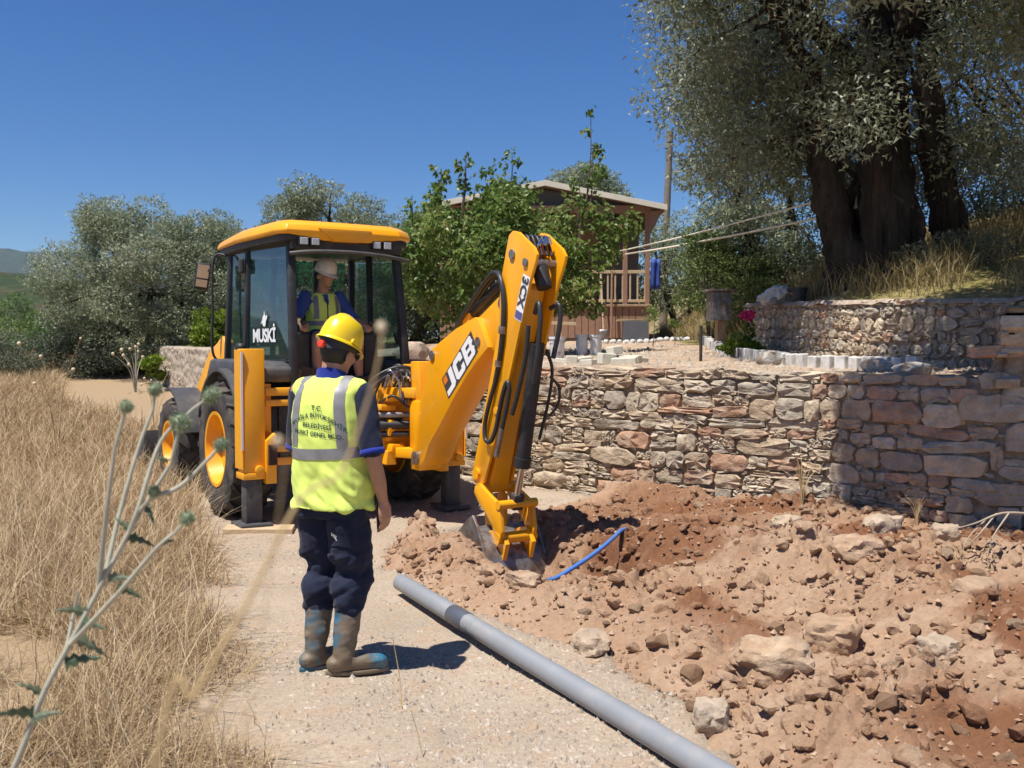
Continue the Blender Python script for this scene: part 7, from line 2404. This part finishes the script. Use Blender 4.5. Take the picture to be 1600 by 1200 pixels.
def weed(name, base, h, n, seed, label, mat, heads=True, spread=.35, rad=.006, hs=.014):
    r = random.Random(seed)
    o = empty(name, base, label=label, cat='weed')
    for k in range(n):
        a = r.uniform(0, 6.28); q = r.uniform(.2, 1) * spread * h
        tip = Vector((math.cos(a) * q, math.sin(a) * q, h * r.uniform(.6, 1)))
        mid = tip * .5 + Vector((-tip.x * .2, -tip.y * .2, h * .1))
        MB().tube(smooth_path([(0, 0, -.03), mid, tip], 5), [rad * (1 - .07 * i) for i in range(11)], 6).build('stem', MT[mat], o, smooth=60)
        if heads: MB().ball(tip, hs * r.uniform(.7, 1.2), 8, 6).build('seed_head', MT['seed'], o, smooth=80)
weed('dead_thistle', (-8.35, 22.0, .68), 1.15, 9, 3, 'pale dead branching thistle before the dark foot of the big olive', 'thistle_stem', spread=.5, rad=.014, hs=.035)
weed('dead_thistle', (-6.2, 13.5, .2), 1.7, 5, 5, 'tall thin dead stalks with flat heads at the very left edge', 'stalk', spread=.35, rad=.007, hs=.025)
weed('dead_thistle', (-5.6, 15.5, .35), 1.1, 5, 6, 'thin dead stalks standing before the reddish grass bank', 'stalk', spread=.5, rad=.007, hs=.02)
weed('dry_tuft', (2.60, 8.85, floor_at(2.6, 8.85)), .55, 16, 7, 'tuft of dry straw growing against the foot of the stone wall', 'stalk', heads=False, spread=.45, rad=.004)
weed('dry_tuft', (3.35, 8.15, floor_at(3.35, 8.15)), .30, 10, 8, 'small straw tuft at the shaded corner of the stone wall', 'stalk', heads=False, spread=.6, rad=.004)
# dead branch reaching in at the right
MT['dry_twig'] = material('dry_twig_bark', (.36, .29, .21, 1), rough=.9, var=.2)
db = empty('dead_branch', px_at(1625, 812, 6.2), label='dry forked branch with withered leaves reaching in over the heap at right', cat='branch')
q0 = db.location.copy()
def br_(pts, r0, r1): 
    sp = smooth_path([px_at(*p) - q0 for p in pts], 6)
    MB().tube(sp, [r0 + (r1 - r0) * i / (len(sp) - 1) for i in range(len(sp))], 8).build('twig', MT['dry_twig'], db, smooth=60)
_sp = smooth_path([Vector((4.35, 6.95, floor_at(4.35, 6.95) - .03)) - q0, Vector((3.9, 6.6, .75)) - q0, px_at(1625, 805, 6.2) - q0], 6)
MB().tube(_sp, [.016 - .0005 * i for i in range(len(_sp))], 8).build('twig', MT['dry_twig'], db, smooth=60)
br_([(1625, 805, 6.2), (1570, 803, 6.1), (1530, 818, 6.05), (1495, 828, 6.0)], .010, .003)
br_([(1560, 804, 6.1), (1535, 835, 6.0), (1520, 850, 6.0)], .006, .002)
br_([(1580, 803, 6.1), (1556, 840, 6.0), (1548, 870, 5.95), (1552, 910, 5.9)], .006, .002)
br_([(1545, 812, 6.1), (1515, 845, 6.0), (1505, 880, 5.95)], .005, .002)
crown('withered_leaves', db, [(tuple(px_at(1548, 872, 5.95) - q0), (.04, .04, .10)), (tuple(px_at(1505, 875, 5.95) - q0), (.03, .03, .06)), (tuple(px_at(1552, 905, 5.9) - q0), (.03, .03, .06))], 80, .05, .012, 9, MT['straw'], droop=1.2)

# ================================================================== air between here and the hills
hz_o = MB().box((0, 1200, 60), (9000, 5200, 190)).build('haze', None)
hm = bpy.data.materials.new('thin_summer_haze')
hN, hL = nodes_of(hm)
hN.remove(hN['Principled BSDF'])
pv = hN.new('ShaderNodeVolumePrincipled')
pv.inputs['Color'].default_value = (.80, .88, 1.0, 1)
pv.inputs['Density'].default_value = .00010
pv.inputs['Anisotropy'].default_value = .2
hL.new(pv.outputs[0], hN['Material Output'].inputs['Volume'])
hz_o.data.materials.append(hm)
tag(hz_o, kind='stuff')
